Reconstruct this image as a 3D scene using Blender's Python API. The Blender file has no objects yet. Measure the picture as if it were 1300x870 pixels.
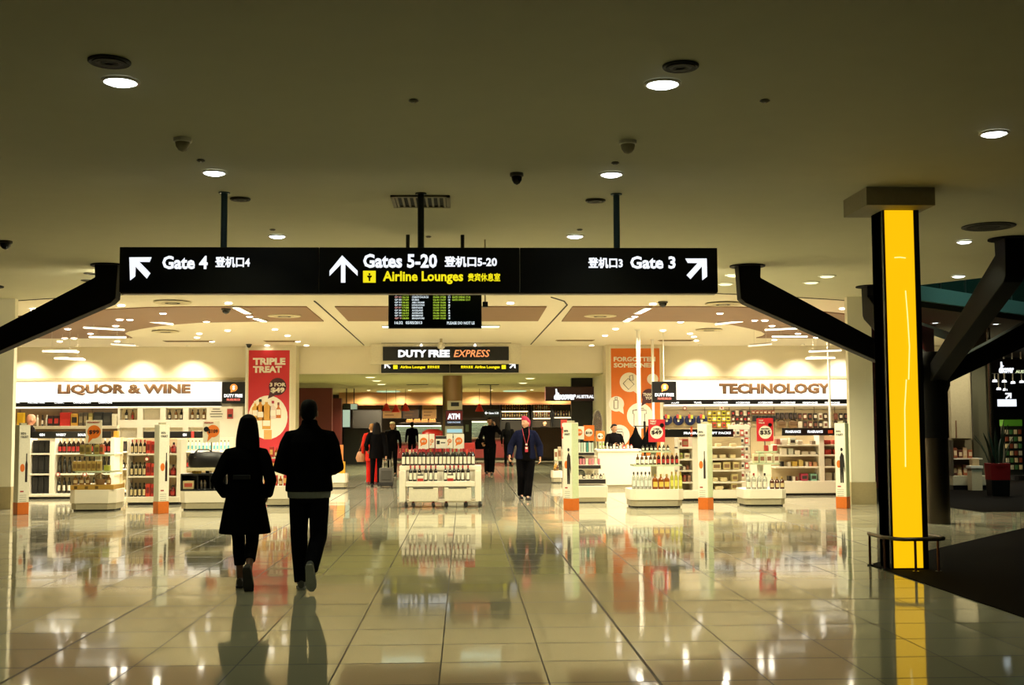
import bpy, bmesh, math, random
from math import sin, cos, pi, radians
from mathutils import Vector, Matrix
random.seed(7)
S = bpy.context.scene
COL = S.collection
D = bpy.data

# ------------------------------------------------------------------ camera
YAW, PITCH, ROLL, FPX = radians(2.33), radians(4.08), radians(-0.26), 1500.0
CAM = Vector((0, 0, 1.5))
FW = Vector((sin(YAW)*cos(PITCH), cos(YAW)*cos(PITCH), sin(PITCH)))
_r = Vector((cos(YAW), -sin(YAW), 0)); _u = _r.cross(FW)
RT = cos(ROLL)*_r + sin(ROLL)*_u
UP = -sin(ROLL)*_r + cos(ROLL)*_u
cd = D.cameras.new('camera'); cd.sensor_width = 36; cd.lens = FPX/1300*36; cd.clip_end = 300
cam = D.objects.new('camera', cd); COL.objects.link(cam)
cam.matrix_world = Matrix(((RT.x, UP.x, -FW.x, CAM.x), (RT.y, UP.y, -FW.y, CAM.y), (RT.z, UP.z, -FW.z, CAM.z), (0, 0, 0, 1)))
S.camera = cam
def ray(px, py): return FW + RT*((px-650)/FPX) - UP*((py-435)/FPX)
def at(px, py, Y):            # the point of the plane y=Y seen at a photo pixel
    d = ray(px, py); return CAM + d*(Y/d.y)
def onz(px, py, z):           # the point of the level z seen at a photo pixel
    d = ray(px, py); return CAM + d*((z-CAM.z)/d.z)
def X(px, Y, py=560): return at(px, py, Y).x
def Z(py, Y, px=650): return at(px, py, Y).z

# ------------------------------------------------------------------ world, exposure
w = D.worlds.new('world'); S.world = w; w.use_nodes = True
w.node_tree.nodes['Background'].inputs[0].default_value = (0.80, 0.92, 0.62, 1)
w.node_tree.nodes['Background'].inputs[1].default_value = 0.012
S.view_settings.view_transform = 'Standard'; S.view_settings.look = 'None'
S.view_settings.gamma = 1; S.view_settings.use_curve_mapping = False
S.view_settings.exposure = 0.0
try:
    S.cycles.use_denoising = True; S.cycles.max_bounces = 8; S.cycles.sample_clamp_indirect = 6; S.cycles.caustics_refractive = False; S.cycles.caustics_reflective = False
except Exception: pass
WARM = (1.0, 0.90, 0.68); COOL = (0.88, 0.96, 1.0); OLIVE = (0.96, 1.0, 0.66)
P_SHOP = 410.0        # each shop downlight, watts
P_WASH = 330.0        # wall washers
P_FRONT = 560.0; P_HALL = 85.0        # hall downlights
P_PASS = 1000.0        # passage and food court downlights

def lamp(name, loc, power, color, size=2.4, blend=0.5, target=None, parent=None, radius=0.06):
    l = D.lights.new(name, 'SPOT'); l.energy = power; l.color = color; l.spot_size = size; l.spot_blend = blend; l.shadow_soft_size = radius
    o = D.objects.new(name, l); COL.objects.link(o)
    o.location = loc
    if target is not None:
        o.rotation_euler = (Vector(target)-Vector(loc)).to_track_quat('-Z', 'Y').to_euler()
    if parent is not None:
        o.parent = parent; o.location = Vector(loc)-parent.location
    return o

# ------------------------------------------------------------------ materials
def hx(s):
    s = s.lstrip('#'); v = [int(s[i:i+2], 16)/255 for i in (0, 2, 4)]
    return tuple((c/12.92 if c <= .04045 else ((c+.055)/1.055)**2.4) for c in v)
_M = {}
def mat(col, rough=.5, metal=0, emit=0, trans=0, noise=.06, scale=30, coat=0, spec=.5):
    key = (col, rough, metal, emit, trans, noise, scale, coat, spec)
    if key in _M: return _M[key]
    m = D.materials.new('m_'+str(len(_M))); m.use_nodes = True
    nt = m.node_tree; b = nt.nodes['Principled BSDF']
    c = hx(col) if isinstance(col, str) else col
    b.inputs['Roughness'].default_value = rough; b.inputs['Metallic'].default_value = metal
    b.inputs['Specular IOR Level'].default_value = spec; b.inputs['Transmission Weight'].default_value = trans; b.inputs['Coat Weight'].default_value = coat
    if noise and not emit:
        t = nt.nodes.new('ShaderNodeTexCoord'); n = nt.nodes.new('ShaderNodeTexNoise'); n.inputs['Scale'].default_value = scale; n.inputs['Detail'].default_value = 3
        r = nt.nodes.new('ShaderNodeValToRGB')
        r.color_ramp.elements[0].color = (*[max(0, v*(1-noise*2)) for v in c], 1); r.color_ramp.elements[1].color = (*[min(1, v*(1+noise*2)) for v in c], 1)
        nt.links.new(t.outputs['Object'], n.inputs['Vector']); nt.links.new(n.outputs['Fac'], r.inputs[0]); nt.links.new(r.outputs[0], b.inputs['Base Color'])
    else:
        b.inputs['Base Color'].default_value = (*c, 1)
    if emit:
        b.inputs['Emission Color'].default_value = (*c, 1); b.inputs['Emission Strength'].default_value = emit
        b.inputs['Base Color'].default_value = (*[v*.5 for v in c], 1)
    _M[key] = m
    return m
WHITE = mat('#e9e4d6', .35, noise=.02); WHITE2 = mat('#efeadd', .5, noise=.02); BLACK = mat('#0b0b0a', .35); STEEL = mat('#8d8a82', .3, 1, noise=.03, scale=8)
LETTER = mat('#f4f8ff', emit=1.05); YEL = mat('#f5e51a', emit=1.0); REDP = mat('#c8202a', .45); ORANGE = mat('#d9701e', .5); CREAM = mat('#d9cfb2', .6)
DARKCLOTH = mat('#080707', .9, noise=.2, scale=60, spec=.04); GLASSY = mat('#e6efe2', .06, trans=.85, noise=0)

# ------------------------------------------------------------------ mesh building
class MB:
    def __init__(s): s.v = []; s.f = []; s.m = []
    def add(s, vs, fs, m=0):
        b = len(s.v); s.v += [tuple(p) for p in vs]; s.f += [tuple(i+b for i in f) for f in fs]; s.m += [m]*len(fs); return s
    def box(s, x0, x1, y0, y1, z0, z1, m=0, M=None):
        vs = [(x, y, z) for z in (z0, z1) for y in (y0, y1) for x in (x0, x1)]
        if M is not None: vs = [M @ Vector(p) for p in vs]
        return s.add(vs, [(0, 2, 3, 1), (4, 5, 7, 6), (0, 1, 5, 4), (2, 6, 7, 3), (0, 4, 6, 2), (1, 3, 7, 5)], m)
    def prism(s, poly, axis, a, b, m=0):      # poly of (u,v); axis 'y': (x,z) pulled along y; 'z': (x,y); 'x': (y,z)
        def P(u, v, t): return {'y': (u, t, v), 'z': (u, v, t), 'x': (t, u, v)}[axis]
        n = len(poly); vs = [P(u, v, a) for u, v in poly]+[P(u, v, b) for u, v in poly]
        return s.add(vs, [tuple(range(n)), tuple(range(2*n-1, n-1, -1))]+[(i, n+i, n+(i+1) % n, (i+1) % n) for i in range(n)], m)
    def tube(s, pts, r, n=8, m=0, cap=True):
        pts = [Vector(p) for p in pts]; rs = r if isinstance(r, (list, tuple)) else [r]*len(pts)
        vs = []; ref = None
        for i, p in enumerate(pts):
            t = (pts[min(i+1, len(pts)-1)]-pts[max(i-1, 0)]).normalized()
            if ref is None: ref = Vector((1, 0, 0)) if abs(t.x) < .8 else Vector((0, 1, 0))
            u = (ref-t*ref.dot(t)).normalized(); v = t.cross(u); ref = u
            q = rs[i] if isinstance(rs[i], tuple) else (rs[i], rs[i])
            vs += [p+u*(q[0]*cos(2*pi*k/n))+v*(q[1]*sin(2*pi*k/n)) for k in range(n)]
        fs = [(i*n+k, i*n+(k+1) % n, (i+1)*n+(k+1) % n, (i+1)*n+k) for i in range(len(pts)-1) for k in range(n)]
        if cap: fs += [tuple(range(n-1, -1, -1)), tuple((len(pts)-1)*n+k for k in range(n))]
        return s.add(vs, fs, m)
    def lathe(s, prof, n=16, c=(0, 0, 0), m=0, sx=1, sy=1, cap=True):
        vs = [(c[0]+sx*r*cos(2*pi*k/n), c[1]+sy*r*sin(2*pi*k/n), c[2]+z) for r, z in prof for k in range(n)]
        L = len(prof); fs = [(i*n+k, i*n+(k+1) % n, (i+1)*n+(k+1) % n, (i+1)*n+k) for i in range(L-1) for k in range(n)]
        if cap: fs += [tuple(range(n-1, -1, -1)), tuple((L-1)*n+k for k in range(n))]
        return s.add(vs, fs, m)
    def loft(s, rings, n=24, m=0, pw=1.0):      # ring: (cx, cy, z, rx, ry)
        def sp(v): return math.copysign(abs(v)**pw, v)
        vs = [(cx+rx*sp(cos(2*pi*k/n)), cy+ry*sp(sin(2*pi*k/n)), z) for cx, cy, z, rx, ry in rings for k in range(n)]
        L = len(rings); fs = [(i*n+k, i*n+(k+1) % n, (i+1)*n+(k+1) % n, (i+1)*n+k) for i in range(L-1) for k in range(n)]
        fs += [tuple(range(n-1, -1, -1)), tuple((L-1)*n+k for k in range(n))]
        return s.add(vs, fs, m)
    def ball(s, c, r, n=12, m=0):
        r = r if isinstance(r, (tuple, list)) else (r, r, r); k2 = max(6, n//2)
        prof = [(sin(pi*i/k2), -cos(pi*i/k2)) for i in range(k2+1)]; prof[0] = (.02, -1); prof[-1] = (.02, 1)
        vs = [(c[0]+r[0]*q*cos(2*pi*k/n), c[1]+r[1]*q*sin(2*pi*k/n), c[2]+r[2]*z) for q, z in prof for k in range(n)]
        L = len(prof); fs = [(i*n+k, i*n+(k+1) % n, (i+1)*n+(k+1) % n, (i+1)*n+k) for i in range(L-1) for k in range(n)]
        fs += [tuple(range(n-1, -1, -1)), tuple((L-1)*n+k for k in range(n))]
        return s.add(vs, fs, m)
    def mesh(s, name, mats, bevel=0, smooth=False):
        me = D.meshes.new(name); me.from_pydata(s.v, [], s.f)
        for x in (mats if isinstance(mats, (list, tuple)) else [mats]): me.materials.append(x)
        me.polygons.foreach_set('material_index', s.m)
        bm = bmesh.new(); bm.from_mesh(me)
        bmesh.ops.recalc_face_normals(bm, faces=bm.faces)
        if bevel: bmesh.ops.bevel(bm, geom=[e for e in bm.edges if len(e.link_faces) == 2 and e.calc_face_angle(0) > .5], offset=bevel, segments=2, affect='EDGES', profile=.5)
        bm.to_mesh(me); bm.free()
        if smooth:
            me.polygons.foreach_set('use_smooth', [True]*len(me.polygons)); me.set_sharp_from_angle(angle=radians(40))
        return me
    def build(s, name, mats, parent=None, bevel=0, smooth=False, loc=None):
        return obj(name, s.mesh(name, mats, bevel, smooth), parent, loc)
def obj(name, me, parent=None, loc=None, rz=0):
    o = D.objects.new(name, me); COL.objects.link(o)
    if parent is not None: o.parent = parent
    if loc is not None: o.location = loc
    if rz: o.rotation_euler.z = rz
    return o
def tag(o, label, cat, group=None):
    o['label'] = label; o['category'] = cat
    if group: o['group'] = group
    return o
def thing(name, label, cat, loc=(0, 0, 0), rz=0, group=None):
    o = obj(name, None, None, loc, rz); o.empty_display_size = .1
    return tag(o, label, cat, group)
def struct(name, mb, mats, **k):
    o = mb.build(name, mats, **k); o['kind'] = 'structure'; return o
def local(parent, p): return Vector(p)-parent.location
ORD = 'first second third fourth fifth sixth seventh eighth ninth tenth eleventh twelfth thirteenth fourteenth fifteenth sixteenth seventeenth eighteenth nineteenth twentieth twenty-first twenty-second twenty-third twenty-fourth twenty-fifth'.split()

# lettering: text turned into a mesh and fitted to a rectangle that faces the viewer (or any direction by rz)
_T = {}
def text_mesh(body, bold, shear, font_mat):
    key = (body, bold, shear, font_mat.name)
    if key in _T: return _T[key]
    c = D.curves.new('t', 'FONT'); c.body = body; c.size = 1; c.resolution_u = 2; c.shear = shear
    c.bevel_depth = bold; c.bevel_resolution = 0; c.extrude = 0.0
    o = D.objects.new('t', c); COL.objects.link(o)
    dg = bpy.context.evaluated_depsgraph_get(); me = D.meshes.new_from_object(o.evaluated_get(dg))
    D.objects.remove(o); D.curves.remove(c)
    xs = [v.co.x for v in me.vertices]; ys = [v.co.y for v in me.vertices]
    x0, x1, y0, y1 = min(xs), max(xs), min(ys), max(ys)
    for v in me.vertices: v.co = ((v.co.x-x0)/(x1-x0)-.5, v.co.z, (v.co.y-y0)/(y1-y0)-.5)
    me.materials.clear(); me.materials.append(font_mat)
    _T[key] = me; return me
def text(parent, body, p0, p1, m, bold=.03, shear=0, name='lettering', off=.006):
    """p0 = lower left, p1 = upper right of the lettering's box, world points on one upright plane"""
    me = text_mesh(body, bold, shear, m); p0 = Vector(p0); p1 = Vector(p1); c = (p0+p1)/2; d = p1-p0; d.z = 0
    o = obj(name, me, parent); w = d.length; ang = math.atan2(d.y, d.x)
    n = Vector((sin(ang), -cos(ang), 0))
    base = Vector((0, 0, 0)); p = parent
    while p is not None: base += p.location; p = p.parent
    o.location = c+n*off-base; o.rotation_euler.z = ang; o.scale = (w, .12, p1.z-p0.z)
    return o
def textpx(parent, body, x0, y0, x1, y1, Y, m, **k):     # photo box on the plane y=Y
    return text(parent, body, (at(x0, y1, Y).x, Y, at(x0, y1, Y).z), (at(x1, y0, Y).x, Y, at(x1, y0, Y).z), m, **k)
def textlocal(parent, body, x0, z0, x1, z1, m, y=-.004, bold=.04, shear=0, name='lettering'):
    o = obj(name, text_mesh(body, bold, shear, m), parent, ((x0+x1)/2, y, (z0+z1)/2)); o.scale = (x1-x0, .08, z1-z0); return o
def disc(mb, c, rx, rz, y0, y1, n=28, m=0):
    mb.prism([(c[0]+rx*cos(2*pi*k/n), c[1]+rz*sin(2*pi*k/n)) for k in range(n)], 'y', y0, y1, m)
# ================================================================== THE SHELL
HC, SC, PC, WY = 3.96, 3.965, 3.14, 36.2      # hall, shop, passage ceilings; back wall of the shops
def arc(x): return 20.8+.0325*(x+.5)**2

def floor_material():
    m = D.materials.new('polished_tile'); m.use_nodes = True; nt = m.node_tree; N = nt.nodes; L = nt.links; b = N['Principled BSDF']
    def mth(op, a, c=None, v=None):
        n = N.new('ShaderNodeMath'); n.operation = op
        for i, q in enumerate((a, c)):
            if q is None: continue
            if isinstance(q, (int, float)): n.inputs[i].default_value = q
            else: L.new(q, n.inputs[i])
        return n.outputs[0]
    g = N.new('ShaderNodeNewGeometry'); s = N.new('ShaderNodeSeparateXYZ'); L.new(g.outputs['Position'], s.inputs[0])
    TX, TY = .647, .638
    u = mth('DIVIDE', mth('ADD', s.outputs[0], .15+TX*100), TX); v = mth('DIVIDE', mth('SUBTRACT', s.outputs[1], 10.23-TY*100), TY)
    def joint(c, half): f = mth('FRACT', c); return mth('LESS_THAN', mth('MINIMUM', f, mth('SUBTRACT', 1, f)), half)
    u6 = mth('DIVIDE', mth('ADD', s.outputs[0], 2.74+TX*600), TX*6); v6 = mth('DIVIDE', mth('SUBTRACT', s.outputs[1], 10.23-TY*600), TY*6)
    thin = mth('MAXIMUM', joint(u, .0080), joint(v, .015)); thick = mth('MAXIMUM', joint(u6, .0026), joint(v6, .0040))
    cell = N.new('ShaderNodeCombineXYZ'); L.new(mth('FLOOR', u), cell.inputs[0]); L.new(mth('FLOOR', v), cell.inputs[1])
    wn = N.new('ShaderNodeTexWhiteNoise'); L.new(cell.outputs[0], wn.inputs['Vector'])
    no = N.new('ShaderNodeTexNoise'); no.inputs['Scale'].default_value = 55; no.inputs['Detail'].default_value = 4; L.new(g.outputs['Position'], no.inputs['Vector'])
    r = N.new('ShaderNodeValToRGB'); c0 = hx('#a29e86'); c1 = hx('#b5b098')
    r.color_ramp.elements[0].color = (*c0, 1); r.color_ramp.elements[1].color = (*c1, 1)
    L.new(mth('ADD', mth('MULTIPLY', wn.outputs['Value'], .55), mth('MULTIPLY', no.outputs['Fac'], .45)), r.inputs[0])
    mx = N.new('ShaderNodeMixRGB'); mx.inputs[2].default_value = (*hx('#1d1a10'), 1); L.new(thin, mx.inputs[0]); L.new(r.outputs[0], mx.inputs[1])
    m2 = N.new('ShaderNodeMixRGB'); m2.inputs[2].default_value = (*hx('#15130e'), 1); L.new(thick, m2.inputs[0]); L.new(mx.outputs[0], m2.inputs[1])
    L.new(m2.outputs[0], b.inputs['Base Color'])
    b.inputs['Specular IOR Level'].default_value = .5
    L.new(mth('ADD', .058, mth('MULTIPLY', mth('MAXIMUM', thin, thick), .4)), b.inputs['Roughness'])
    # every tile is laid a hair out of level, so the reflections break from tile to tile
    vs = N.new('ShaderNodeVectorMath'); vs.operation = 'SUBTRACT'; vs.inputs[1].default_value = (.5, .5, .5); L.new(wn.outputs['Color'], vs.inputs[0])
    vm = N.new('ShaderNodeVectorMath'); vm.operation = 'MULTIPLY'; vm.inputs[1].default_value = (.004, .006, 0); L.new(vs.outputs[0], vm.inputs[0])
    n2 = N.new('ShaderNodeTexNoise'); n2.inputs['Scale'].default_value = 7; L.new(g.outputs['Position'], n2.inputs['Vector'])
    v3 = N.new('ShaderNodeVectorMath'); v3.operation = 'SUBTRACT'; v3.inputs[1].default_value = (.5, .5, .5); L.new(n2.outputs['Color'], v3.inputs[0])
    v4 = N.new('ShaderNodeVectorMath'); v4.operation = 'MULTIPLY'; v4.inputs[1].default_value = (.002, .005, 0); L.new(v3.outputs[0], v4.inputs[0])
    va = N.new('ShaderNodeVectorMath'); L.new(g.outputs['Normal'], va.inputs[0]); L.new(vm.outputs[0], va.inputs[1])
    vb = N.new('ShaderNodeVectorMath'); L.new(va.outputs[0], vb.inputs[0]); L.new(v4.outputs[0], vb.inputs[1])
    vn = N.new('ShaderNodeVectorMath'); vn.operation = 'NORMALIZE'; L.new(vb.outputs[0], vn.inputs[0]); L.new(vn.outputs[0], b.inputs['Normal'])
    return m
struct('floor', MB().box(-22, 26, -5, 66, -.2, 0), floor_material())
CARPET = mat('#0d0907', .95, noise=.35, scale=220)
CARPET.node_tree.nodes['Principled BSDF'].inputs['Specular IOR Level'].default_value = .08
tag(MB().prism([(4.34, 2), (10.5, 2), (14, 8), (14, 17.5), (8.55, 17.5), (7.95, 16.75), (4.34, 12.66)], 'z', .001, .009).build('carpet', CARPET), 'dark brown carpet with a pointed corner under the yellow light column', 'carpet')
tag(MB().prism([(8.9, 20.1), (20, 20.1), (20, 38.9), (16.5, 38.9), (16, 35), (11.3, 27.2), (8.6, 23.2)], 'z', .001, .009).build('carpet', CARPET), 'dark carpet in front of the souvenir shop, under the potted plant', 'carpet')

PAINT_H = mat('#cfcbae', .8, noise=.02, scale=3); PAINT_S = mat('#efe5cc', .75, noise=.015, scale=3)
xs = [-20+i*.5 for i in range(57)]      # -20 .. 8
edge = [(x, arc(x) if -10 < x else arc(-10)) for x in xs if x <= 7.97]
struct('ceiling', MB().prism([(-20, -5), (22, -5), (22, -1), (7.97, 20.5)]+[p for p in reversed(edge)], 'z', HC, HC+.3), PAINT_H)
struct('ceiling_shop', MB().prism(edge+[(8.0, 24), (16, 37), (-20, 37)], 'z', SC, SC+.3), PAINT_S)
t = MB()
for (x0, y0), (x1, y1) in zip(edge[:-1], edge[1:]): t.add([(x0, y0-.02, HC-.012), (x1, y1-.02, HC-.012), (x1, y1+.02, HC-.012), (x0, y0+.02, HC-.012), (x0, y0-.02, HC+.002), (x1, y1-.02, HC+.002), (x1, y1+.02, HC+.002), (x0, y0+.02, HC+.002)], [(0, 1, 2, 3), (0, 1, 5, 4), (3, 2, 6, 7), (4, 5, 6, 7)])
struct('trim_1', t, mat('#3a3122', .6))
for i, sg in ((2, [(399, 382), (404, 386), (462, 438)]), (3, [(700, 377), (716, 382), (720, 387), (674, 437)])):
    p = [onz(a, b, SC) for a, b in sg]; p[0].z = p[1].z = p[-1].z = SC
    for q in p: q.z = SC-.004
    struct('trim_%d' % i, MB().tube(p, .017, 6), mat('#3a3122', .6))
# brown recessed panels with the pale rounded lobes left out of them
BROWN = mat('#8a6848', .6, noise=.03, scale=4)
def flat_panel(n, px, m=BROWN, drop=.02):
    p = [onz(a, b, SC-drop) for a, b in px]
    struct('ceiling_panel_%d' % n, MB().prism([(q.x, q.y) for q in p], 'z', SC-drop, SC+.01), m)
flat_panel(1, [(14, 403), (60, 399), (100, 396), (145, 393), (190, 391), (231, 390.3), (290, 390), (389, 390), (411, 408.5), (330, 408.5), (253, 410), (225, 412), (200, 414.5), (178, 418), (164, 421), (158, 423.5), (161, 426.5), (168, 429.5), (90, 430), (20, 430)])
flat_panel(2, [(1090, 401), (1060, 398), (1009, 393), (960, 391), (915, 390.3), (880, 390), (727, 390), (713, 408.5), (880, 408.5), (905, 410), (930, 413), (950, 417), (966, 421), (972, 424.5), (968, 427.5), (960, 429.5), (1040, 430), (1090, 430)])
flat_panel(3, [(425, 390), (694, 390), (683, 408), (442, 408)])

# back walls of the two shops and the bulkhead over the passage
WALLP = mat('#eee4cb', .7, noise=.015, scale=2)
PX0, PX1 = X(377, WY), X(770, WY)
struct('wall_left', MB().box(-20, PX0, WY, WY+.3, 0, SC), WALLP)
struct('wall_right', MB().box(PX1, 15.5, WY, WY+.3, 0, SC), WALLP)
struct('wall_bulkhead', MB().box(PX0, PX1, WY, WY+.5, PC, SC), WALLP)
struct('wall_left_side', MB().box(-17.2, -16.9, 24, WY, 0, SC), WALLP)
struct('trim_4', MB().box(-16.9, X(311, WY), WY-.05, WY, Z(482, WY)-.0, Z(478.5, WY)), mat('#c3b48c', .6), bevel=.008)
struct('trim_5', MB().box(X(842, WY), 15.3, WY-.05, WY, Z(482, WY), Z(478.5, WY)), mat('#c3b48c', .6), bevel=.008)
# storefront piers with tan plinths
TAN = mat('#a2936c', .5); PIER = mat('#ddd5b8', .6, noise=.02, scale=4)
lx = X(15, 22.6); rx0, rx1 = X(1079.5, 22.3), X(1110, 22.3)
o = MB().box(lx-1.6, lx, 22.6, 22.75, 0, SC).build('wall_left_pier', PIER); o['kind'] = 'structure'
struct('baseboard_left', MB().box(lx-1.61, lx+.012, 22.585, 22.765, 0, .42), TAN)
struct('wall_right_pier', MB().box(rx0, rx1, 22.3, 22.45, 0, SC), PIER)
struct('baseboard_right', MB().box(rx0-.012, rx1+.012, 22.285, 22.465, 0, .42), TAN)
# diagonal dark red wall from the right pier, the void with the mezzanine beyond the ceiling edge
DRED = mat('#5e1f1b', .55, noise=.08)
A, B = Vector((rx1, 22.5, 0)), Vector((11.05, 27.3, 0)); n = Vector((B.y-A.y, A.x-B.x, 0)).normalized()*.12
struct('wall_right_diagonal', MB().prism([(A.x, A.y), (B.x, B.y), (B.x-n.x, B.y-n.y), (A.x-n.x, A.y-n.y)], 'z', 0, 3.75), DRED)
struct('baseboard_right_diagonal', MB().prism([(A.x+.02, A.y), (B.x+.02, B.y), (B.x, B.y), (A.x, A.y)], 'z', 0, .28), mat('#141210', .5))
TEAL = mat('#6f9a90', .6, noise=.05)
F0, F1 = at(1150, 366, 21.6), at(1420, 405, 28.5)
def strip(P, Q, z0, z1, th): 
    d = (Q-P); d.z = 0; k = Vector((-d.y, d.x, 0)).normalized()*th
    return MB().prism([(P.x, P.y), (Q.x, Q.y), (Q.x+k.x, Q.y+k.y), (P.x+k.x, P.y+k.y)], 'z', z0, z1)
struct('wall_mezzanine', strip(F0, F1, 3.86, 4.14, .5), TEAL)
bal = thing('balustrade', 'green glass balustrade with slim posts on top of the teal mezzanine edge', 'balustrade', (F0.x, F0.y, 4.141))
dv = (F1-F0); dv.z = 0; ln = dv.length; dv.normalize(); ang = math.atan2(dv.y, dv.x); bal.rotation_euler.z = ang
MB().box(0, ln, .03, .045, 0, 1.0).build('glass', mat('#2b4a3f', .1, trans=.35, noise=0), bal)
for k in range(9): MB().box(k*1.05+.3, k*1.05+.34, .0, .05, 0, 1.0).build('post', mat('#44564e', .4, .4), bal)
struct('wall_void', MB().box(6, 26, 33, 33.3, 4.3, 9), mat('#20302b', .8)); struct('ceiling_void', MB().box(6, 26, 18, 33, 8.7, 9), mat('#1b2622', .8))
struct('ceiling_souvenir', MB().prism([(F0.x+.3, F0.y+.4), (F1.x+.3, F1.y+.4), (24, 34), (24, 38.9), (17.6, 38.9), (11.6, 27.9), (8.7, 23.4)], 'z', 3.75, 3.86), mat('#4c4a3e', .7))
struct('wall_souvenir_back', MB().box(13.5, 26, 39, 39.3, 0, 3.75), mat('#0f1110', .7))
struct('wall_hall_left', MB().box(-20.3, -20, -5, 24, 0, HC), mat('#6d654e', .8)); struct('wall_hall_right', MB().box(21.9, 22.2, -5, 40, 0, 9), mat('#4b4a40', .8))
struct('wall_hall_back', MB().box(-20, 22, -5.3, -5, 0, HC), mat('#57523f', .8))

# the passage and the food court behind it
struct('ceiling_passage', MB().box(-11, 12, WY+.3, 60, PC, PC+.2), mat('#b3ad7c', .8, noise=.02))
struct('wall_passage_red', MB().box(X(350, 44), X(421, 44), 44, 44.3, 0, Z(492, 44)), DRED)
struct('wall_passage_step', MB().box(X(415, 46), X(433, 46), 46, 46.4, 0, Z(505, 46)), DRED)
struct('wall_food_back', MB().box(-11, 12, 59.6, 60, 0, PC), mat('#2c2018', .7)); struct('wall_food_left', MB().box(-11.3, -11, 44, 60, 0, PC), mat('#2c2018', .7)); struct('wall_food_right', MB().box(12, 12.3, WY, 60, 0, PC), mat('#2c2018', .7))
struct('wall_food_bulkhead', MB().box(X(430, 56), 12, 56, 56.3, Z(512.5, 56), PC), mat('#c29a66', .45, .0, noise=.08, scale=1.2))
struct('trim_6', MB().box(X(430, 55.9), 12, 55.8, 56.0, Z(514, 56), Z(512, 56)), mat('#8a5a38', .5))
struct('wall_passage_right', MB().box(PX1, PX1+.25, WY, 40.2, 0, PC), WALLP)
# ================================================================== LIGHT FITTINGS
TRIM = mat('#dcd6c4', .4)
def downlight(px, py, z, r, label, group, power, color, disc_emit, size=2.3, drop=0, lcol=None):
    p = onz(px, py, z); p.z = z-drop
    t = thing('downlight', label, 'ceiling light', p, 0, group)
    MB().lathe([(r*1.0, -.004), (r*1.22, -.004), (r*1.22, -.014), (r*1.05, -.02), (r*1.0, -.012)], 24, cap=False).build('trim_ring', TRIM, t, smooth=True)
    MB().lathe([(r*.98, -.006), (r*.94, -.02), (r*.7, -.032), (.001, -.038)], 24).build('diffuser', mat(color, emit=disc_emit), t, smooth=True)
    if power: lamp('light', (p.x, p.y, p.z-.05), power, lcol or color, size, .6, None, t, r*.8)
    return t
HALL = [(153, 102, .11, 'largest round hall downlight, beside a dark ceiling speaker at upper left'), (841, 105, .11, 'round hall downlight just below the dark speaker, high at right of centre'),
        (272, 218, .10, 'round hall downlight just above the steel-blue rod over the Gate 4 panel'), (776, 220, .10, 'round hall downlight just above the rod over the Gate 3 panel'),
        (352, 299, .10, 'hall downlight close above the sign between the Gate 4 rod and the vent'), (730, 299, .10, 'hall downlight close above the sign between the centre rod and Gate 3 rod'),
        (1262, 168, .10, 'slanting oval hall downlight at the far upper right'), (1224, 306, .09, 'hall downlight beside the large dark oval ceiling ring behind the yellow column'),
        (1217, 350, .10, 'flat bright hall downlight above the teal mezzanine edge')]
for px, py, r, lab in HALL: downlight(px, py, HC, r, lab, 'hall downlights', P_HALL, COOL, 9 if py < 320 else 5, 2.0, 0, OLIVE)
for px, py, lab in ((1050, 350, 'dim hall downlight nearest the yellow column, between it and the Gate 3 panel'), (1030, 358, 'dim hall downlight lying behind the one nearest the yellow column'), (932, 349, 'dim hall downlight next to the top of the right tree arm'), (921, 360, 'dim hall downlight close to the right end of the long sign')):
    downlight(px, py, HC, .12, lab, 'hall downlights', 300, (.85, .88, .6), 1.3, 2.3, 0, (1, .92, .62))
for i, (px, py) in enumerate(((117, 347), (113, 356))):
    p = onz(px, py, HC); t = thing('downlight', ['unlit downlight beside the top of the left tree arm', 'unlit downlight behind the first one by the left tree arm'][i], 'ceiling light', p, 0, 'unlit downlights')
    MB().lathe([(.08, -.002), (.13, -.002), (.13, -.012), (.10, -.018)], 20, cap=False).build('trim_ring', mat('#2a261b', .5), t); MB().lathe([(.001, -.004), (.085, -.004)], 20).build('diffuser', mat('#16140e', .6), t)
for i, x in enumerate((-5.2, -2.7, -.5, 1.7, 3.3)):      # a row above the shopfront, behind the long sign
    t = thing('downlight', f'{ORD[i]} downlight from the left in the row hidden behind the long black sign', 'ceiling light', (x, 18.3, HC), 0, 'downlights behind the sign')
    MB().lathe([(.1, -.004), (.122, -.004), (.122, -.014), (.105, -.02), (.1, -.012)], 24, cap=False).build('trim_ring', TRIM, t, smooth=True); MB().lathe([(.001, -.006), (.1, -.006)], 24).build('diffuser', mat(COOL, emit=7), t)
    lamp('light', (x, 18.3, HC-.03), P_FRONT*(.55 if x > 3 else 1), (1, .92, .62), 2.3, .7, ((-8.2, 22.5, .8) if x < -5 else (7.0, 22.3, .8) if x > 3 else (x, 20.2, 0)), t, .08)
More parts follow.
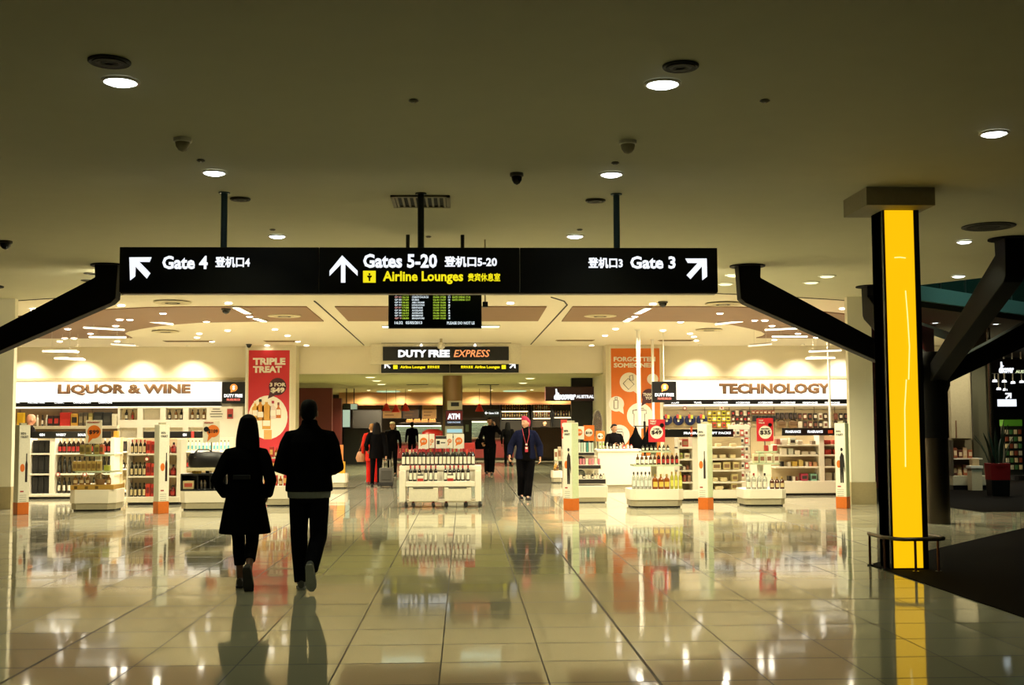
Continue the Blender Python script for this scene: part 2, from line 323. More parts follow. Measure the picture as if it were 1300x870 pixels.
# shop downlights: which side, counted across the ceiling
LS = [(44, 392), (154, 387), (152, 404), (165, 405), (207, 397), (147, 412), (115, 422), (86, 416), (82, 428), (94, 428), (76, 433), (149, 433), (262, 407.6), (253, 423), (250, 428), (269, 433), (289, 419), (290, 384), (317, 401), (349, 417.5), (365, 425.5), (378, 433), (389, 438), (339, 438)]
RS = [(914, 397), (958, 406), (971, 405), (980, 412), (1013, 422), (1036, 427), (864, 408), (876, 423), (881, 427), (884, 432), (983, 431), (1070, 391), (829, 385), (781.5, 417), (768, 425.5), (751, 438), (648, 384), (806, 401), (841.5, 419)]
NEARL = {(165, 405), (971, 405), (154, 387), (1036, 427), (82, 428), (94, 428), (958, 406), (152, 404), (44, 392)}
def near_to(px, py):
    return 'over the brown ceiling panel' if 391 < py < 429 and (px < 165 or px > 965) else ('near the wall' if py > 426 else ('at the ceiling front edge' if py < 393 else 'on the pale ceiling lobe'))
for side, L in (('liquor', LS), ('technology', RS)):
    for i, (px, py) in enumerate(sorted(L)):
        downlight(px, py, SC, .078, f'{ORD[i]} downlight from the left on the {side} side, {near_to(px, py)}', 'shop downlights', (P_SHOP if py < 428 else 0), (1, .93, .8), 16 if (px, py) in NEARL else 10, 2.8, .02 if near_to(px, py).startswith('over') else 0, WARM)
# wall washers over the signs
for side, L in (('liquor', (36, 106, 181, 245)), ('technology', (884, 957, 1012, 1066))):
    for i, px in enumerate(L):
        x = X(px, WY, 450); t = thing('wall_washer', f'{ORD[i]} small wall washer from the left above the {side} sign', 'ceiling light', (x, WY-.62, SC), 0, 'wall washers')
        MB().lathe([(.05, -.002), (.07, -.002), (.07, -.02), (.05, -.02)], 16, cap=False).build('trim_ring', TRIM, t); MB().lathe([(.001, -.004), (.05, -.004)], 16).build('diffuser', mat(WARM, emit=6), t)
        lamp('light', (x, WY-.62, SC-.03), P_WASH, (1, .88, .62), 1.95, 1.0, (x, WY-.45, 2.2), t, .05)
# long slots let into the ceiling
for side, L in (('Gate 4', [((299, 390), (315, 398)), ((324, 404), (336, 408))]), ('Gate 3', [((823, 391), (809, 398)), ((802, 403.5), (794, 408))])):
    for i, (a, b) in enumerate(L):
        a = onz(*a, SC-.025); b = onz(*b, SC-.025); t = thing('slot_light', f'{["nearer", "farther"][i]} short bright slot light in the brown ceiling panel below {side}', 'ceiling light', (a+b)/2, 0, 'ceiling slot lights')
        d = (b-a); h = d.length/2; d.normalize(); M = Matrix.Rotation(math.atan2(d.y, d.x), 4, 'Z')
        MB().box(-h, h, -.09, .09, -.012, .004, 0, M).build('frame', TRIM, t); MB().box(-h+.03, h-.03, -.06, .06, -.018, -.008, 0, M).build('diffuser', mat((1, .95, .82), emit=4), t)
for i, (x0, x1) in enumerate(((-2.0, -.95), (-.12, .88))):       # two fluorescent lines over the aisle
    t = thing('batten_light', ['left fluorescent batten on the aisle ceiling behind the flight screen', 'right fluorescent batten on the aisle ceiling beside the flight screen'][i], 'ceiling light', ((x0+x1)/2, 28.6, SC), 0, 'fluorescent battens'); h_ = (x1-x0)/2
    MB().box(-h_, h_, -.07, .07, -.03, 0).build('housing', TRIM, t, bevel=.006); MB().tube([(-h_+.03, 0, -.035), (h_-.03, 0, -.035)], .022, 8).build('tube', mat((.78, 1, .78), emit=5), t)
# thin suspended tubes
SUSP = [((121, 401), (136, 402), 27.5), ((180, 407), (220, 412), 27.5), ((106, 416), (158, 419), 28), ((113, 428), (160, 428.5), 29.5), ((141, 437), (172, 439), 30), ((54, 446), (100, 447), 30), ((69, 455), (108, 457), 31),
        ((943, 408), (908, 412), 27.5), ((1014, 417), (971, 419), 28), ((1025, 427.5), (980, 427.5), 29.5), ((980, 437), (950, 439.5), 30), ((1068, 445), (1027, 446.5), 30), ((1060, 454.6), (1023, 455.4), 31)]
for i, (a, b, Y) in enumerate(SUSP):
    a = at(*a, Y); b = at(*b, Y); c = (a+b)/2; side = 'liquor' if i < 7 else 'technology'
    t = thing('tube_light', f'{ORD[i if i < 7 else i-7]} suspended tube light counting down from the ceiling on the {side} side', 'ceiling light', c, 0, 'suspended tube lights')
    MB().tube([a-c, b-c], .022, 8).build('tube', mat((1, .93, .75), emit=2.2 if i not in (4, 10) else 1.0), t)
    MB().tube([a-c+(b-a)*.05+Vector((0, 0, .028)), b-c-(b-a)*.05+Vector((0, 0, .028))], .02, 6).build('housing', TRIM, t)
    for f in (.25, .75):
        q = a+(b-a)*f; MB().tube([q-c+Vector((0, 0, .04)), Vector((q.x-c.x, q.y-c.y, SC-c.z))], .003, 5).build('cable', TRIM, t)
# speakers, diffusers, detectors on the ceilings
def ceiling_disc(px, py, z, r, col, label, name='ceiling_speaker', cat='speaker', rings=3, group=None):
    p = onz(px, py, z); t = thing(name, label, cat, p, 0, group)
    m = mat(col, .6)
    MB().lathe([(.001, -.002), (r, -.002), (r, -.012), (r*.94, -.02), (r*.86, -.014), (.001, -.014)], 28).build('plate', m, t, smooth=True)
    for k in range(rings):
        q = r*(.25+.2*k); MB().lathe([(q, -.012), (q+.03*r/.2, -.012), (q+.03*r/.2, -.022), (q, -.022)], 24, cap=False).build('ring', mat('#1d1b14', .7) if k % 2 == 0 else m, t)
ceiling_disc(139, 77, HC, .14, '#2a281d', 'dark round ceiling speaker just behind the largest hall downlight', group='hall ceiling speakers')
ceiling_disc(864, 83, HC, .125, '#2a281d', 'dark round ceiling speaker beside the high downlight right of centre', group='hall ceiling speakers')
ceiling_disc(305, 252, HC, .11, '#4c4630', 'round ceiling speaker to the right of the Gate 4 rod', group='hall ceiling speakers')
ceiling_disc(756, 254, HC, .11, '#4c4630', 'round ceiling speaker to the left of the Gate 3 rod', group='hall ceiling speakers')
ceiling_disc(1255, 287, HC, .32, '#2c2a20', 'large dark round air ring in the ceiling near the forward tree arm', 'air_diffuser', 'vent')
for (px, py, r, lab) in ((361, 401, .36, 'pale round air diffuser in the brown panel below the Gate 4 slots'), (219, 384, .36, 'pale round air diffuser at the front of the liquor ceiling'), (210, 421, .34, 'pale round air diffuser on the liquor side ceiling lobe'),
                         (762, 401, .36, 'pale round air diffuser in the brown panel near the Gate 3 slots'), (918, 386, .36, 'pale round air diffuser beside the right tree arm tip'), (900, 419, .34, 'pale round air diffuser on the technology side lobe')):
    ceiling_disc(px, py, SC-.02, r, '#d5c8a4', lab, 'air_diffuser', 'vent', 2, 'shop air diffusers')
for (px, py, w, lab) in ((240, 433, .7, 'thin brown ceiling grille near the liquor wall'), (358, 433, .5, 'thin brown ceiling grille in front of the red banner'), (730, 432, .55, 'thin brown ceiling grille left of the orange banner'), (858, 432, .5, 'thin brown ceiling grille above the square logo sign')):
    p = onz(px, py, SC); t = thing('ceiling_grille', lab, 'vent', p, 0, 'shop ceiling grilles')
    MB().box(-w, w, -.16, .16, -.014, 0).build('frame', mat('#a98f62', .6), t, bevel=.004)
    for k in range(5): MB().box(-w+.04, w-.04, -.13+k*.06, -.10+k*.06, -.022, -.012).build('slat', mat('#6a5433', .6), t)
def dome(px, py, z, r, lab, name='security_camera', cat='camera', col='#191713', grp=None):
    p = onz(px, py, z); t = thing(name, lab, cat, p, 0, grp)
    MB().lathe([(r*1.1, 0), (r*1.1, -.03), (r*.9, -.035)], 18).build('base', TRIM if col != '#191713' else mat('#3b3626', .5), t, smooth=True); MB().lathe([(r*.9, -.03), (r*.8, -.07), (r*.5, -.1), (.002, -.115)], 18).build('dome', mat(col, .2), t, smooth=True)
dome(287, 392, SC-.02, .09, 'dark dome camera at the head of the slot light below Gate 4', grp='dome cameras'); dome(841.5, 383, SC, .09, 'dark dome camera just below the end of the Gate 3 panel', grp='dome cameras')
dome(656, 220, HC, .06, 'small dome camera alone mid-ceiling between the two rear hall downlights', grp='dome cameras')
dome(316, 437, SC, .08, 'dark dome camera directly above the red banner', grp='dome cameras'); dome(812, 438.5, SC, .08, 'dark dome camera directly above the orange banner', grp='dome cameras')
dome(7, 306, HC, .08, 'dark dome camera at the far left of the hall ceiling', grp='dome cameras')
dome(232, 176, HC, .07, 'smoke detector above and left of the Gate 4 rod', 'smoke_detector', 'detector', '#a89f80', 'smoke detectors'); dome(797, 179, HC, .07, 'smoke detector above and right of the Gate 3 rod', 'smoke_detector', 'detector', '#a89f80', 'smoke detectors')
for px, py, lab in ((525, 127, 'tiny sprinkler high on the hall ceiling left of centre'), (971, 127, 'tiny sprinkler high on the hall ceiling right of centre'), (544, 300, 'tiny sprinkler just above the sign beside the centre rod'), (255, 203, 'tiny sprinkler behind the downlight over the Gate 4 rod'), (781, 206, 'tiny sprinkler behind the downlight over the Gate 3 rod'), (346, 291, 'tiny sprinkler behind the left downlight close to the sign'), (736, 291, 'tiny sprinkler behind the right downlight close to the sign')):
    p = onz(px, py, HC); t = thing('sprinkler', lab, 'sprinkler', p, 0, 'ceiling sprinklers'); MB().lathe([(.03, 0), (.04, -.008), (.02, -.02)], 12).build('plate', mat('#544d36', .5), t); MB().lathe([(.012, -.015), (.010, -.022)], 10).build('head', STEEL, t)
# air grille beside the middle rod
a, b = onz(500, 262, HC), onz(571, 248, HC); cx, cy = (a.x+b.x)/2, (a.y+b.y)/2
t = thing('air_grille', 'square louvred air grille in the ceiling behind the middle sign rod', 'vent', (cx, cy, HC)); hw, hd = abs(b.x-a.x)/2, abs(b.y-a.y)/2
f = MB(); f.box(-hw, hw, -hd, -hd+.05, -.02, 0); f.box(-hw, hw, hd-.05, hd, -.02, 0); f.box(-hw, -hw+.04, -hd, hd, -.02, 0); f.box(hw-.04, hw, -hd, hd, -.02, 0); f.build('frame', mat('#7a7152', .5), t)
MB().box(-hw, hw, -hd, hd, -.004, -.002).build('duct', mat('#0f0e0a', .8), t)
for k in range(9): x = -hw+.06+k*(2*hw-.12)/8; MB().box(x-.012, x+.012, -hd+.05, hd-.05, -.018, -.004).build('louvre', mat('#7a7152', .5), t)
# passage: round light rafts and small downlights
for px, py, lab in ((470, 478.5, 'left round passage light near the bulkhead'), (478, 483, 'second round passage light on the left, behind the first'), (572, 477.5, 'round passage light just in front of the steel column'), (673, 480, 'right round passage light near the bulkhead'), (664, 486, 'round passage light behind the right one'), (484, 487.5, 'farther round passage light on the left')):
    downlight(px, py, PC, .16, lab, 'passage downlights', P_PASS, (1, .95, .58), 2.2, 2.5)
for px, py, lab in ((530, 488.3, 'thin dark slot vent in the passage ceiling left of the steel column'), (620, 488.3, 'thin dark slot vent in the passage ceiling right of the steel column')):
    p = onz(px, py, PC); t = thing('slot_vent', lab, 'vent', p); MB().box(-.42, .42, -.12, .12, -.012, 0).build('frame', mat('#3b3a26', .6), t); MB().box(-.40, .40, -.03, .03, -.02, -.010).build('blade', mat('#14130d', .6), t)
for px, py, lab in ((497, 500, 'pale green round light raft hanging at the food court, left'), (650, 500, 'pale green round light raft hanging at the food court, right')):
    p = onz(px, py, PC-.06); t = thing('light_raft', lab, 'ceiling light', (p.x, 53.5, PC-.058), 0, 'green light rafts'); MB().lathe([(.001, .0), (.5, 0), (.55, .03), (.5, .05), (.001, .05)], 28).build('disc', mat((.55, .8, .6), emit=.55), t, smooth=True)
    MB().tube([(0, 0, .04), (0, 0, .055)], .05, 10).build('stem', TRIM, t)
for k, x in enumerate((-4.6, -3.0, -1.2, .6, 2.6, 4.4)):
    t = thing('food_court_light', f'{ORD[k]} small warm downlight from the left in front of the food court bulkhead', 'ceiling light', (x, 55.2, PC), 0, 'food court downlights')
    MB().lathe([(.001, -.004), (.07, -.004)], 14).build('diffuser', mat((1, .8, .5), emit=4), t); MB().lathe([(.07, 0), (.1, -.01)], 14, cap=False).build('trim_ring', TRIM, t)
    lamp('light', (x, 55.2, PC-.05), P_PASS*.35, (1, .78, .45), 2.4, 1.0, (x, 55.6, 1.8), t)

for i, (x, y) in enumerate(((10.4, 25.6), (11.9, 25.9), (13.2, 29.5))):  # fill lights added to brighten the cupboard area, no such fittings known
    o = thing('downlight', f'{ORD[i]} downlight from the left over the pale cupboard beside the souvenir shop', 'ceiling light', (x, y, 3.75), 0, 'souvenir downlights'); MB().lathe([(.08, -.002), (.11, -.002), (.11, -.014), (.08, -.014)], 18, cap=False).build('trim_ring', TRIM, o); MB().lathe([(.001, -.006), (.08, -.006)], 18).build('diffuser', mat(COOL, emit=4), o)
    lamp('light', (x, y, 3.71), 190, (1, .92, .66), 2.3, .6, None, o, .07)
for k, x in enumerate((-4.2, -2.4, -.6, 1.2, 3.0, 4.8)):  # extra row added to lift the dark food counters, shaped like ceiling fittings
    o = thing('counter_fill_light', f'{ORD[k]} warm downlight from the left above the food counters', 'ceiling light', (x, 52.3, PC), 0, 'counter lights'); MB().lathe([(.08, -.002), (.11, -.002), (.11, -.014), (.08, -.014)], 16, cap=False).build('trim_ring', TRIM, o); MB().lathe([(.08, -.006), (.06, -.02), (.001, -.024)], 16).build('diffuser', mat((1, .85, .6), emit=5), o)
    lamp('light', (x, 52.3, PC-.06), 850, (1, .84, .52), 2.5, .7, (x, 53.4, 0), o, .07)
o = thing('void_fill_light', 'cool floodlight high in the void above the teal mezzanine', 'ceiling light', (11.0, 20.5, 8.7)); MB().box(-.3, .3, -.2, .2, -.12, 0).build('housing', STEEL, o, bevel=.02); MB().box(-.26, .26, -.16, .16, -.128, -.119).build('diffuser', mat(COOL, emit=6), o)  # unseen light added so the teal edge shows up
lamp('light', (11.0, 20.5, 8.55), 700, (.62, 1, .9), 1.6, .8, (11, 24.5, 3.9), o, .15)
# ================================================================== HANGING SIGNS, COLUMNS, BANNERS
INK = mat('#090908', .3, noise=.0); FRAME = mat('#3a2018', .4)
def poly_sign(parent, pts, Y, m, name='arrow', th=.012):
    q = [at(a, b, Y) for a, b in pts]; base = Vector((0, 0, 0)); p = parent
    while p is not None: base += p.location; p = p.parent
    return MB().prism([(v.x-base.x, v.z-base.z) for v in q], 'y', Y-th-base.y, Y-.001-base.y).build(name, m, parent)
SY = 12.26
x0, x1 = at(151.4, 343, SY).x, at(911, 343, SY).x; zt = at(530, 314.3, SY).z; zb = at(530, 372.8, SY).z
sg = thing('wayfinding_sign', 'long black hanging sign pointing to Gate 4, Gates 5-20 and Gate 3', 'sign', ((x0+x1)/2, SY, zb))
L = lambda p: Vector(p)-sg.location
xa, xb = at(405, 343, SY).x, at(660, 343, SY).x
for a, b in ((x0, xa-.003), (xa+.003, xb-.003), (xb+.003, x1)): MB().box(a-sg.location.x, b-sg.location.x, 0, .16, .012, zt-zb).build('panel', INK, sg, bevel=.004)
MB().box(x0-sg.location.x+.01, x1-sg.location.x-.01, .012, .15, .0, .014).build('bottom_rail', FRAME, sg)
for px, py, c in ((282.5, 241, '#3c5560'), (534, 241, '#1b201c'), (784, 243, '#35505c')):
    x = at(px, 280, SY).x-sg.location.x; r = MB().tube([(x, .08, zt-zb-.01), (x, .08, HC-zb)], .034, 14).build('rod', mat(c, .45, .3), sg, smooth=True); MB().lathe([(.06, HC-zb-.012), (.06, HC-zb)], 16, (x, .08, 0)).build('flange', mat(c, .45, .3), r, smooth=True)
def ar(corners): poly_sign(sg, corners, SY, LETTER)
ar([(164.5, 327), (192.5, 326.8), (190, 332.8), (177, 332.6), (191, 347), (186.5, 353.8), (172.2, 338.5), (171.8, 351), (165.5, 356)])
ar([(434.5, 324.5), (454, 344), (454, 350.5), (438.5, 335.5), (438.5, 359), (433, 359), (433, 335.5), (418.5, 350.5), (418.5, 344)])
ar([(897, 328.5), (897.5, 351.5), (891.5, 356), (891, 338.2), (876.5, 354.5), (871.5, 349.5), (885.5, 334.2), (873, 334), (870, 328.5)])
ar_t = [('Gate 4', 206, 325, 264, 342), ('登机口4', 273, 326, 317.5, 340), ('Gates 5-20', 461, 322.5, 555, 340.5), ('登机口5-20', 564, 325.5, 631, 339.5), ('登机口3', 746.5, 327, 790.5, 341), ('Gate 3', 800, 325.5, 857.5, 341.5)]
for s, a, b, c, d in ar_t: textpx(sg, s, a, b, c, d, SY, LETTER, bold=.035)
textpx(sg, 'Airline Lounges', 486, 344.5, 588, 361, SY, YEL, bold=.03); textpx(sg, '贵宾休息室', 594, 347, 635, 357.5, SY, YEL, bold=.025)
pic = poly_sign(sg, [(461, 344), (477, 344), (477, 359), (461, 359)], SY, YEL, 'pictogram', .008)
for pts in ([(468, 347), (470.2, 347), (470.2, 349.5), (468, 349.5)], [(466.2, 350), (472.2, 350), (472.2, 351.6), (470.3, 353), (470, 357), (468.2, 357), (468, 353), (466.2, 351.5)]): poly_sign(sg, pts, SY-.008, INK, 'figure', .004)

# flight information screen behind the sign
FY = 15.0
fx0, fx1 = at(493, 395, FY).x, at(611.5, 395, FY).x; fb, ft = at(550, 417, FY).z, at(550, 344, FY).z
fs = thing('flight_screen', 'flight departures screen hanging behind the long black sign', 'screen', ((fx0+fx1)/2, FY, fb))
MB().box(fx0-fs.location.x, fx1-fs.location.x, 0, .09, 0, ft-fb).build('bezel', mat('#0d0e10', .3), fs, bevel=.008)
MB().box(fx0-fs.location.x+.02, fx1-fs.location.x-.02, -.004, .002, .02, ft-fb-.02).build('display', mat('#0d1a1c', .2, noise=0), fs)
for x in (-.35, .35): MB().tube([(x, .05, ft-fb), (x, .05, HC-fb)], .025, 10).build('hanger', mat('#2a2c2a', .4, .5), fs, smooth=True)
SW = mat((.85, .95, 1), emit=.85); SG = mat((.50, .72, .06), emit=.8); SR = mat((.9, .45, .4), emit=.7)
CITY = ['SINGAPORE', 'BRISBANE', 'AUCKLAND', 'AUCKLAND', 'DENPASAR', 'HONG KONG', 'ABU DHABI', 'DUBAI', 'CHRISTCHURCH', 'KUALA LUMPUR', 'DOHA', 'PERTH', 'SYDNEY', 'CAIRNS']
for i in range(12):
    y = 404.3-i*3.35
    if y < 352: break
    c = CITY[i]; rw = [('QF %d' % (9+i*7), 501, 509.5, SW if i % 4 else SR), ('%02d:%02d' % (18-i % 3, (i*17) % 60), 510.5, 519, SG), (c, 523, 523+1.75*len(c), SW), ('%02d:%02d' % (17-i % 3, (i*23) % 60), 550, 557.5, SG), ('%02d:%02d' % (17-i % 4, (i*31) % 60), 559, 566, SG), (str(3+i), 569, 571.5, SW)]
    if i > 6: rw.append(('GATE OPENS 17:%02d' % (10+i), 574, 597, SG))
    for s, a, b, m in rw: textpx(fs, s, a, y-1.15, b, y+1.15, FY-.004, m, bold=.03, off=.004)
textpx(fs, '16:32', 501, 408, 511.5, 411.8, FY-.004, SW, bold=.03); textpx(fs, '05/05/2013', 515, 408, 536, 411.8, FY-.004, SW, bold=.03); textpx(fs, 'PLEASE DO NOT LE', 567.5, 408.4, 602.5, 412.2, FY-.004, SW, bold=.03)

# yellow light column with its rail and ceiling box
QY = 12.2; bx0, bx1 = at(1129, 600, QY).x, at(1170, 400, QY).x; by1 = QY+.34
yc = thing('light_column', 'square black column with a glowing yellow panel and a steel rail', 'light column', ((bx0+bx1)/2, QY, 0))
hw = (bx1-bx0)/2
b = MB(); b.box(-hw, -hw+.022, 0, .34, 0, 3.77); b.box(hw-.056, hw, 0, .34, 0, 3.77); b.box(-hw, hw, .05, .34, 0, 3.77); b.box(-hw, hw, 0, .06, 0, .02); b.build('housing', mat('#14100e', .35), yc)
pn = MB().box(-hw+.022, hw-.056, .012, .055, .02, 3.77).build('light_panel', mat((1.0, .555, .003), emit=1.0), yc)
FIL = mat((1, .86, .35), emit=1.15)
for pts in ([(1136, 327), (1143, 326.5), (1150, 327.5)], [(1150, 369), (1152.5, 400), (1155, 440), (1154, 482)], [(1151, 482), (1149, 520), (1150, 593)]):
    MB().tube([at(a, c, QY)-yc.location+Vector((0, .008, 0)) for a, c in pts], .0055, 6).build('filament', FIL, pn)
rp = [(-.27, .46), (-.27, .06), (-.19, -.16), (-.14, -.2), (.24, -.2), (.30, -.14), (.30, .46)]
MB().tube([(a, c, .335) for a, c in rp], .021, 10).build('rail', mat('#7b6f60', .3, .9), yc, smooth=True)
for a, c in ((-.25, .05), (-.02, -.2), (.215, -.2), (.30, .44), (-.27, .44)):
    p = MB().tube([(a, c, 0), (a, c, .33)], .014, 8).build('rail_post', mat('#7a5348', .35, .7), yc, smooth=True); MB().lathe([(.032, .001), (.032, .014)], 12, (a, c, 0)).build('foot_plate', STEEL, p)
c0 = onz(1113, 239, HC)
MB().box(4.16, 4.88, 11.92, 12.66, 3.77, HC).build('trim_7', mat('#9b9378', .7)); D.objects['trim_7']['kind'] = 'structure'

# the two black steel trees
TREE = mat('#080707', .6, spec=.12); SHEATH = mat('#6e655a', .28, 1, noise=.05, scale=3)
def tree(tx, ty, label):
    t = thing('steel_tree_column', label, 'column', (tx, ty, 0))
    MB().lathe([(.185, 0), (.185, 1.31)], 28).build('steel_sheath', SHEATH, t, smooth=True)
    MB().lathe([(.2, 1.3), (.2, 2.0), (.24, 2.1), (.24, 2.5), (.16, 2.62)], 24).build('head', TREE, t, smooth=True)
    prof = [(-.0, 2.06), (-.876, 2.46), (-2.93, 3.37), (-3.0, 3.44), (-3.03, HC-.01), (-2.68, HC-.01), (-2.69, 3.756), (-.876, 2.78), (0, 2.33)]
    for k, s in ((0, 1), (1, .93), (2, 1), (3, .93)):
        M = Matrix.Rotation(pi/2*k, 4, 'Z'); mb = MB().prism([(u*s, v) for u, v in prof], 'y', -.13, .13); mb.v = [tuple(M @ Vector(p)) for p in mb.v]
        arm = mb.build('arm', TREE, t, bevel=.012)
        fl = MB().lathe([(.27, HC-.02), (.27, HC-.001)], 24, tuple(M @ Vector((-2.86*s, 0, 0)))).build('ceiling_flange', TREE, arm, smooth=True)
    return t
tree(7.22, 17.9, 'black four-armed steel tree column with a metal sheath, behind the yellow light column')
tree(-8.2, 17.9, 'black four-armed steel tree column at the far left, half out of the picture')

# banners
def banner(name, label, px0, py0, px1, py1, Y, col):
    c = at((px0+px1)/2, py1, Y); t = thing(name, label, 'banner', (c.x, Y, c.z)); a, b = at(px0, py0, Y), at(px1, py1, Y)
    fr = MB().box(a.x-.06-c.x, b.x+.06-c.x, .002, .07, -.05, a.z-c.z+.06).build('frame', mat('#e2dabf', .5), t, bevel=.006)
    MB().box(a.x-c.x, b.x-c.x, -.006, .004, 0, a.z-c.z).build('print', col, t)
    return t
def bubble(parent, cx, cy, r, Y, m, tail, name='speech_bubble', y=.006, ry=None):
    c = at(cx, cy, Y); k = r*Y/FPX; base = parent.location; k2 = (ry or r)*Y/FPX
    mb = MB(); disc(mb, (c.x-base.x, c.z-base.z), k, k2, Y-y-.004-base.y, Y-y-base.y)
    if tail: q = [at(a, b, Y) for a, b in tail]; mb.prism([(v.x-base.x, v.z-base.z) for v in q], 'y', Y-y-.0045-base.y, Y-y-base.y)
    return mb.build(name, m, parent)
BY = WY-.75
struct('wall_left_column', MB().box(X(310.5, WY-.7), X(375, WY-.7), WY-.7, WY, 0, SC), mat('#d9cfb0', .6))
struct('wall_right_column', MB().box(X(770, WY-.7), X(842.5, WY-.7), WY-.7, WY, 0, SC), mat('#d9cfb0', .6))
PW = mat('#f2ead8', .5, noise=.01); PRED = mat('#c71f2b', .5, noise=.02, scale=3); PMAR = mat('#431418', .5, noise=.02); PORG = mat('#dd7015', .5, noise=.05, scale=2)
tb = banner('banner', 'tall red TRIPLE TREAT banner on the left shop column', 316, 445, 366.5, 592, WY-.71, PRED); TY = WY-.716
textpx(tb, 'TRIPLE', 321, 454.5, 362.5, 463.5, TY, PW, bold=.06); textpx(tb, 'TREAT', 321, 464.8, 358, 473.5, TY, PW, bold=.06)
bubble(tb, 352.5, 491, 11, TY, PMAR, [(343, 496), (350, 502), (340, 506.5)]); textpx(tb, '3 FOR', 342.5, 486, 363, 491, TY-.012, PW, bold=.05); textpx(tb, '$49', 343.5, 492, 361.5, 499.5, TY-.012, PW, bold=.06)
bubble(tb, 340.2, 530, 24.5, TY, PW, None, 'round_panel', .002, 27.5)
for cx, y0, y1, w, c, cap in ((324, 509, 532, 4, '#d8a441', '#e8dcc0'), (330.5, 507, 534, 4.5, '#c98a28', '#211c18'), (346.5, 509, 532, 4, '#e6d3c6', '#a31f36'), (353.5, 511, 531, 3.2, '#c06a1e', '#7d2a16'), (338.3, 507, 545, 5.4, '#d29a3a', '#efe6d2')):
    k = poly_sign(tb, [(cx-w, y1), (cx-w, y0+9), (cx-w*.35, y0+6), (cx-w*.35, y0+2), (cx+w*.35, y0+2), (cx+w*.35, y0+6), (cx+w, y0+9), (cx+w, y1)], TY-.006, mat(c, .5), 'printed_bottle', .003)
    poly_sign(tb, [(cx-w*.4, y0+3.5), (cx-w*.4, y0), (cx+w*.4, y0), (cx+w*.4, y0+3.5)], TY-.007, mat(cap, .5), 'printed_cap', .003); poly_sign(tb, [(cx-w*.85, y1-4), (cx-w*.85, y1-11), (cx+w*.85, y1-11), (cx+w*.85, y1-4)], TY-.008, PW, 'printed_label', .003)
poly_sign(tb, [(335, 558), (335, 546), (345, 546), (345, 558)], TY-.006, mat('#d9a85a', .5), 'printed_box', .003)
ob = banner('banner', 'tall orange FORGOTTEN SOMEONE banner on the right shop column', 775.5, 442.5, 839, 592, WY-.71, PORG)
textpx(ob, 'FORGOTTEN', 779, 453, 832, 459.3, TY, PW, bold=.05); textpx(ob, 'SOMEONE?', 779, 460.8, 828, 467, TY, PW, bold=.05)
LINE = mat('#3a2f22', .6)
for cx, cy, r, tl in ((799, 485.5, 12.5, [(803, 496), (811, 492), (812, 502.5)]), (828.5, 481.5, 7.2, [(829, 487), (834, 485), (834, 491.5)]), (782.5, 513, 9.8, [(784, 521), (791, 517), (792, 526)]), (812.2, 528, 16.5, None), (786, 553, 13.5, None)):
    bubble(ob, cx, cy, r, TY, PW, tl)
bubble(ob, 823.8, 503, 9.2, TY-.006, PMAR, [(816, 507), (822, 511), (814, 516)]); textpx(ob, 'THANK', 816.3, 499, 832, 503, TY-.018, PW, bold=.05); textpx(ob, 'YOU', 819, 503.6, 829.5, 507.5, TY-.018, PW, bold=.05)
def outline(parent, pts, Y):
    q = [at(a, b, Y)-parent.location for a, b in pts]; MB().tube(q+[q[0]], .010, 5).build('drawn_outline', LINE, parent)
outline(ob, [(791, 487), (797.5, 480.5), (805, 488), (798, 494.5)], TY-.012); outline(ob, [(799, 478), (803, 476), (804, 483), (800, 483)], TY-.012)
outline(ob, [(779.5, 519), (779.5, 508.5), (784.5, 508.5), (784.5, 519)], TY-.012); outline(ob, [(781, 508), (781, 504.5), (783.5, 504.5), (783.5, 508)], TY-.012)
outline(ob, [(803.5, 521), (820.5, 521), (820.5, 525.5), (818.5, 525.5), (818.5, 541), (805, 541), (805, 525.5), (803.5, 525.5)], TY-.012); outline(ob, [(806, 521), (811, 519), (817, 518.5), (818, 521)], TY-.012)
outline(ob, [(780, 562), (780, 549), (791, 549), (791, 562)], TY-.012); outline(ob, [(783, 545), (790, 545), (790, 548.5), (783, 548.5)], TY-.012)

# department signs on the back walls: lit fascia, brown letters, black category strip
BRN = mat('#745334', .7, noise=.1, scale=8); FASCIA = mat((1, .97, .90), emit=.92)
def department(word, lx0, lx1, ly0, ly1, fx0, fx1, cats, label):
    c = at((fx0+fx1)/2, 514, WY); t = thing('department_sign', label, 'sign', (c.x, WY-.12, c.z)); a, b = X(fx0, WY)-c.x, X(fx1, WY)-c.x
    z = lambda py: Z(py, WY)-c.z
    MB().box(a, b, 0, .12, z(508.5), z(484)).build('fascia', FASCIA, t); MB().box(a, b, -.06, .12, z(514.5), z(508.7)).build('strip', INK, t, bevel=.004); MB().box(a, b, -.1, .12, z(516.6), z(514.5)).build('light_ledge', mat((1, .96, .86), emit=.9), t)
    textpx(t, word, lx0, ly0, lx1, ly1, WY-.12, BRN, bold=.06, off=.03)
    for s, p, q in cats: textpx(t, s, p, 510.2, q, 512.6, WY-.18, LETTER, bold=.04)
department('LIQUOR & WINE', 73.5, 242.5, 487.5, 502.5, -10, 281, [('LIQUEUR', 5, 25.5), ('FORTIFIED WINE', 35.5, 57), ('COGNAC', 69, 81.5), ('CHARDONNAY', 93, 116), ('CHAMPAGNE', 125, 142.5)], 'long lit white LIQUOR & WINE sign over the wall shelves')
department('TECHNOLOGY', 912.5, 1054.5, 486.5, 500.5, 843, 1098, [('AUDIO', 852, 862), ('TRAVEL', 881, 891), ('ACCESSORIES', 905.5, 924), ('ACCESSORIES', 934, 952), ('ACCESSORIES', 962, 981), ('ACCESSORIES', 991, 1009.5), ('HEADPHONES', 1019, 1038), ('HEADPHONES', 1047, 1066), ('TRAVEL', 1075, 1085)], 'long lit white TECHNOLOGY sign over the wall of hanging packs')
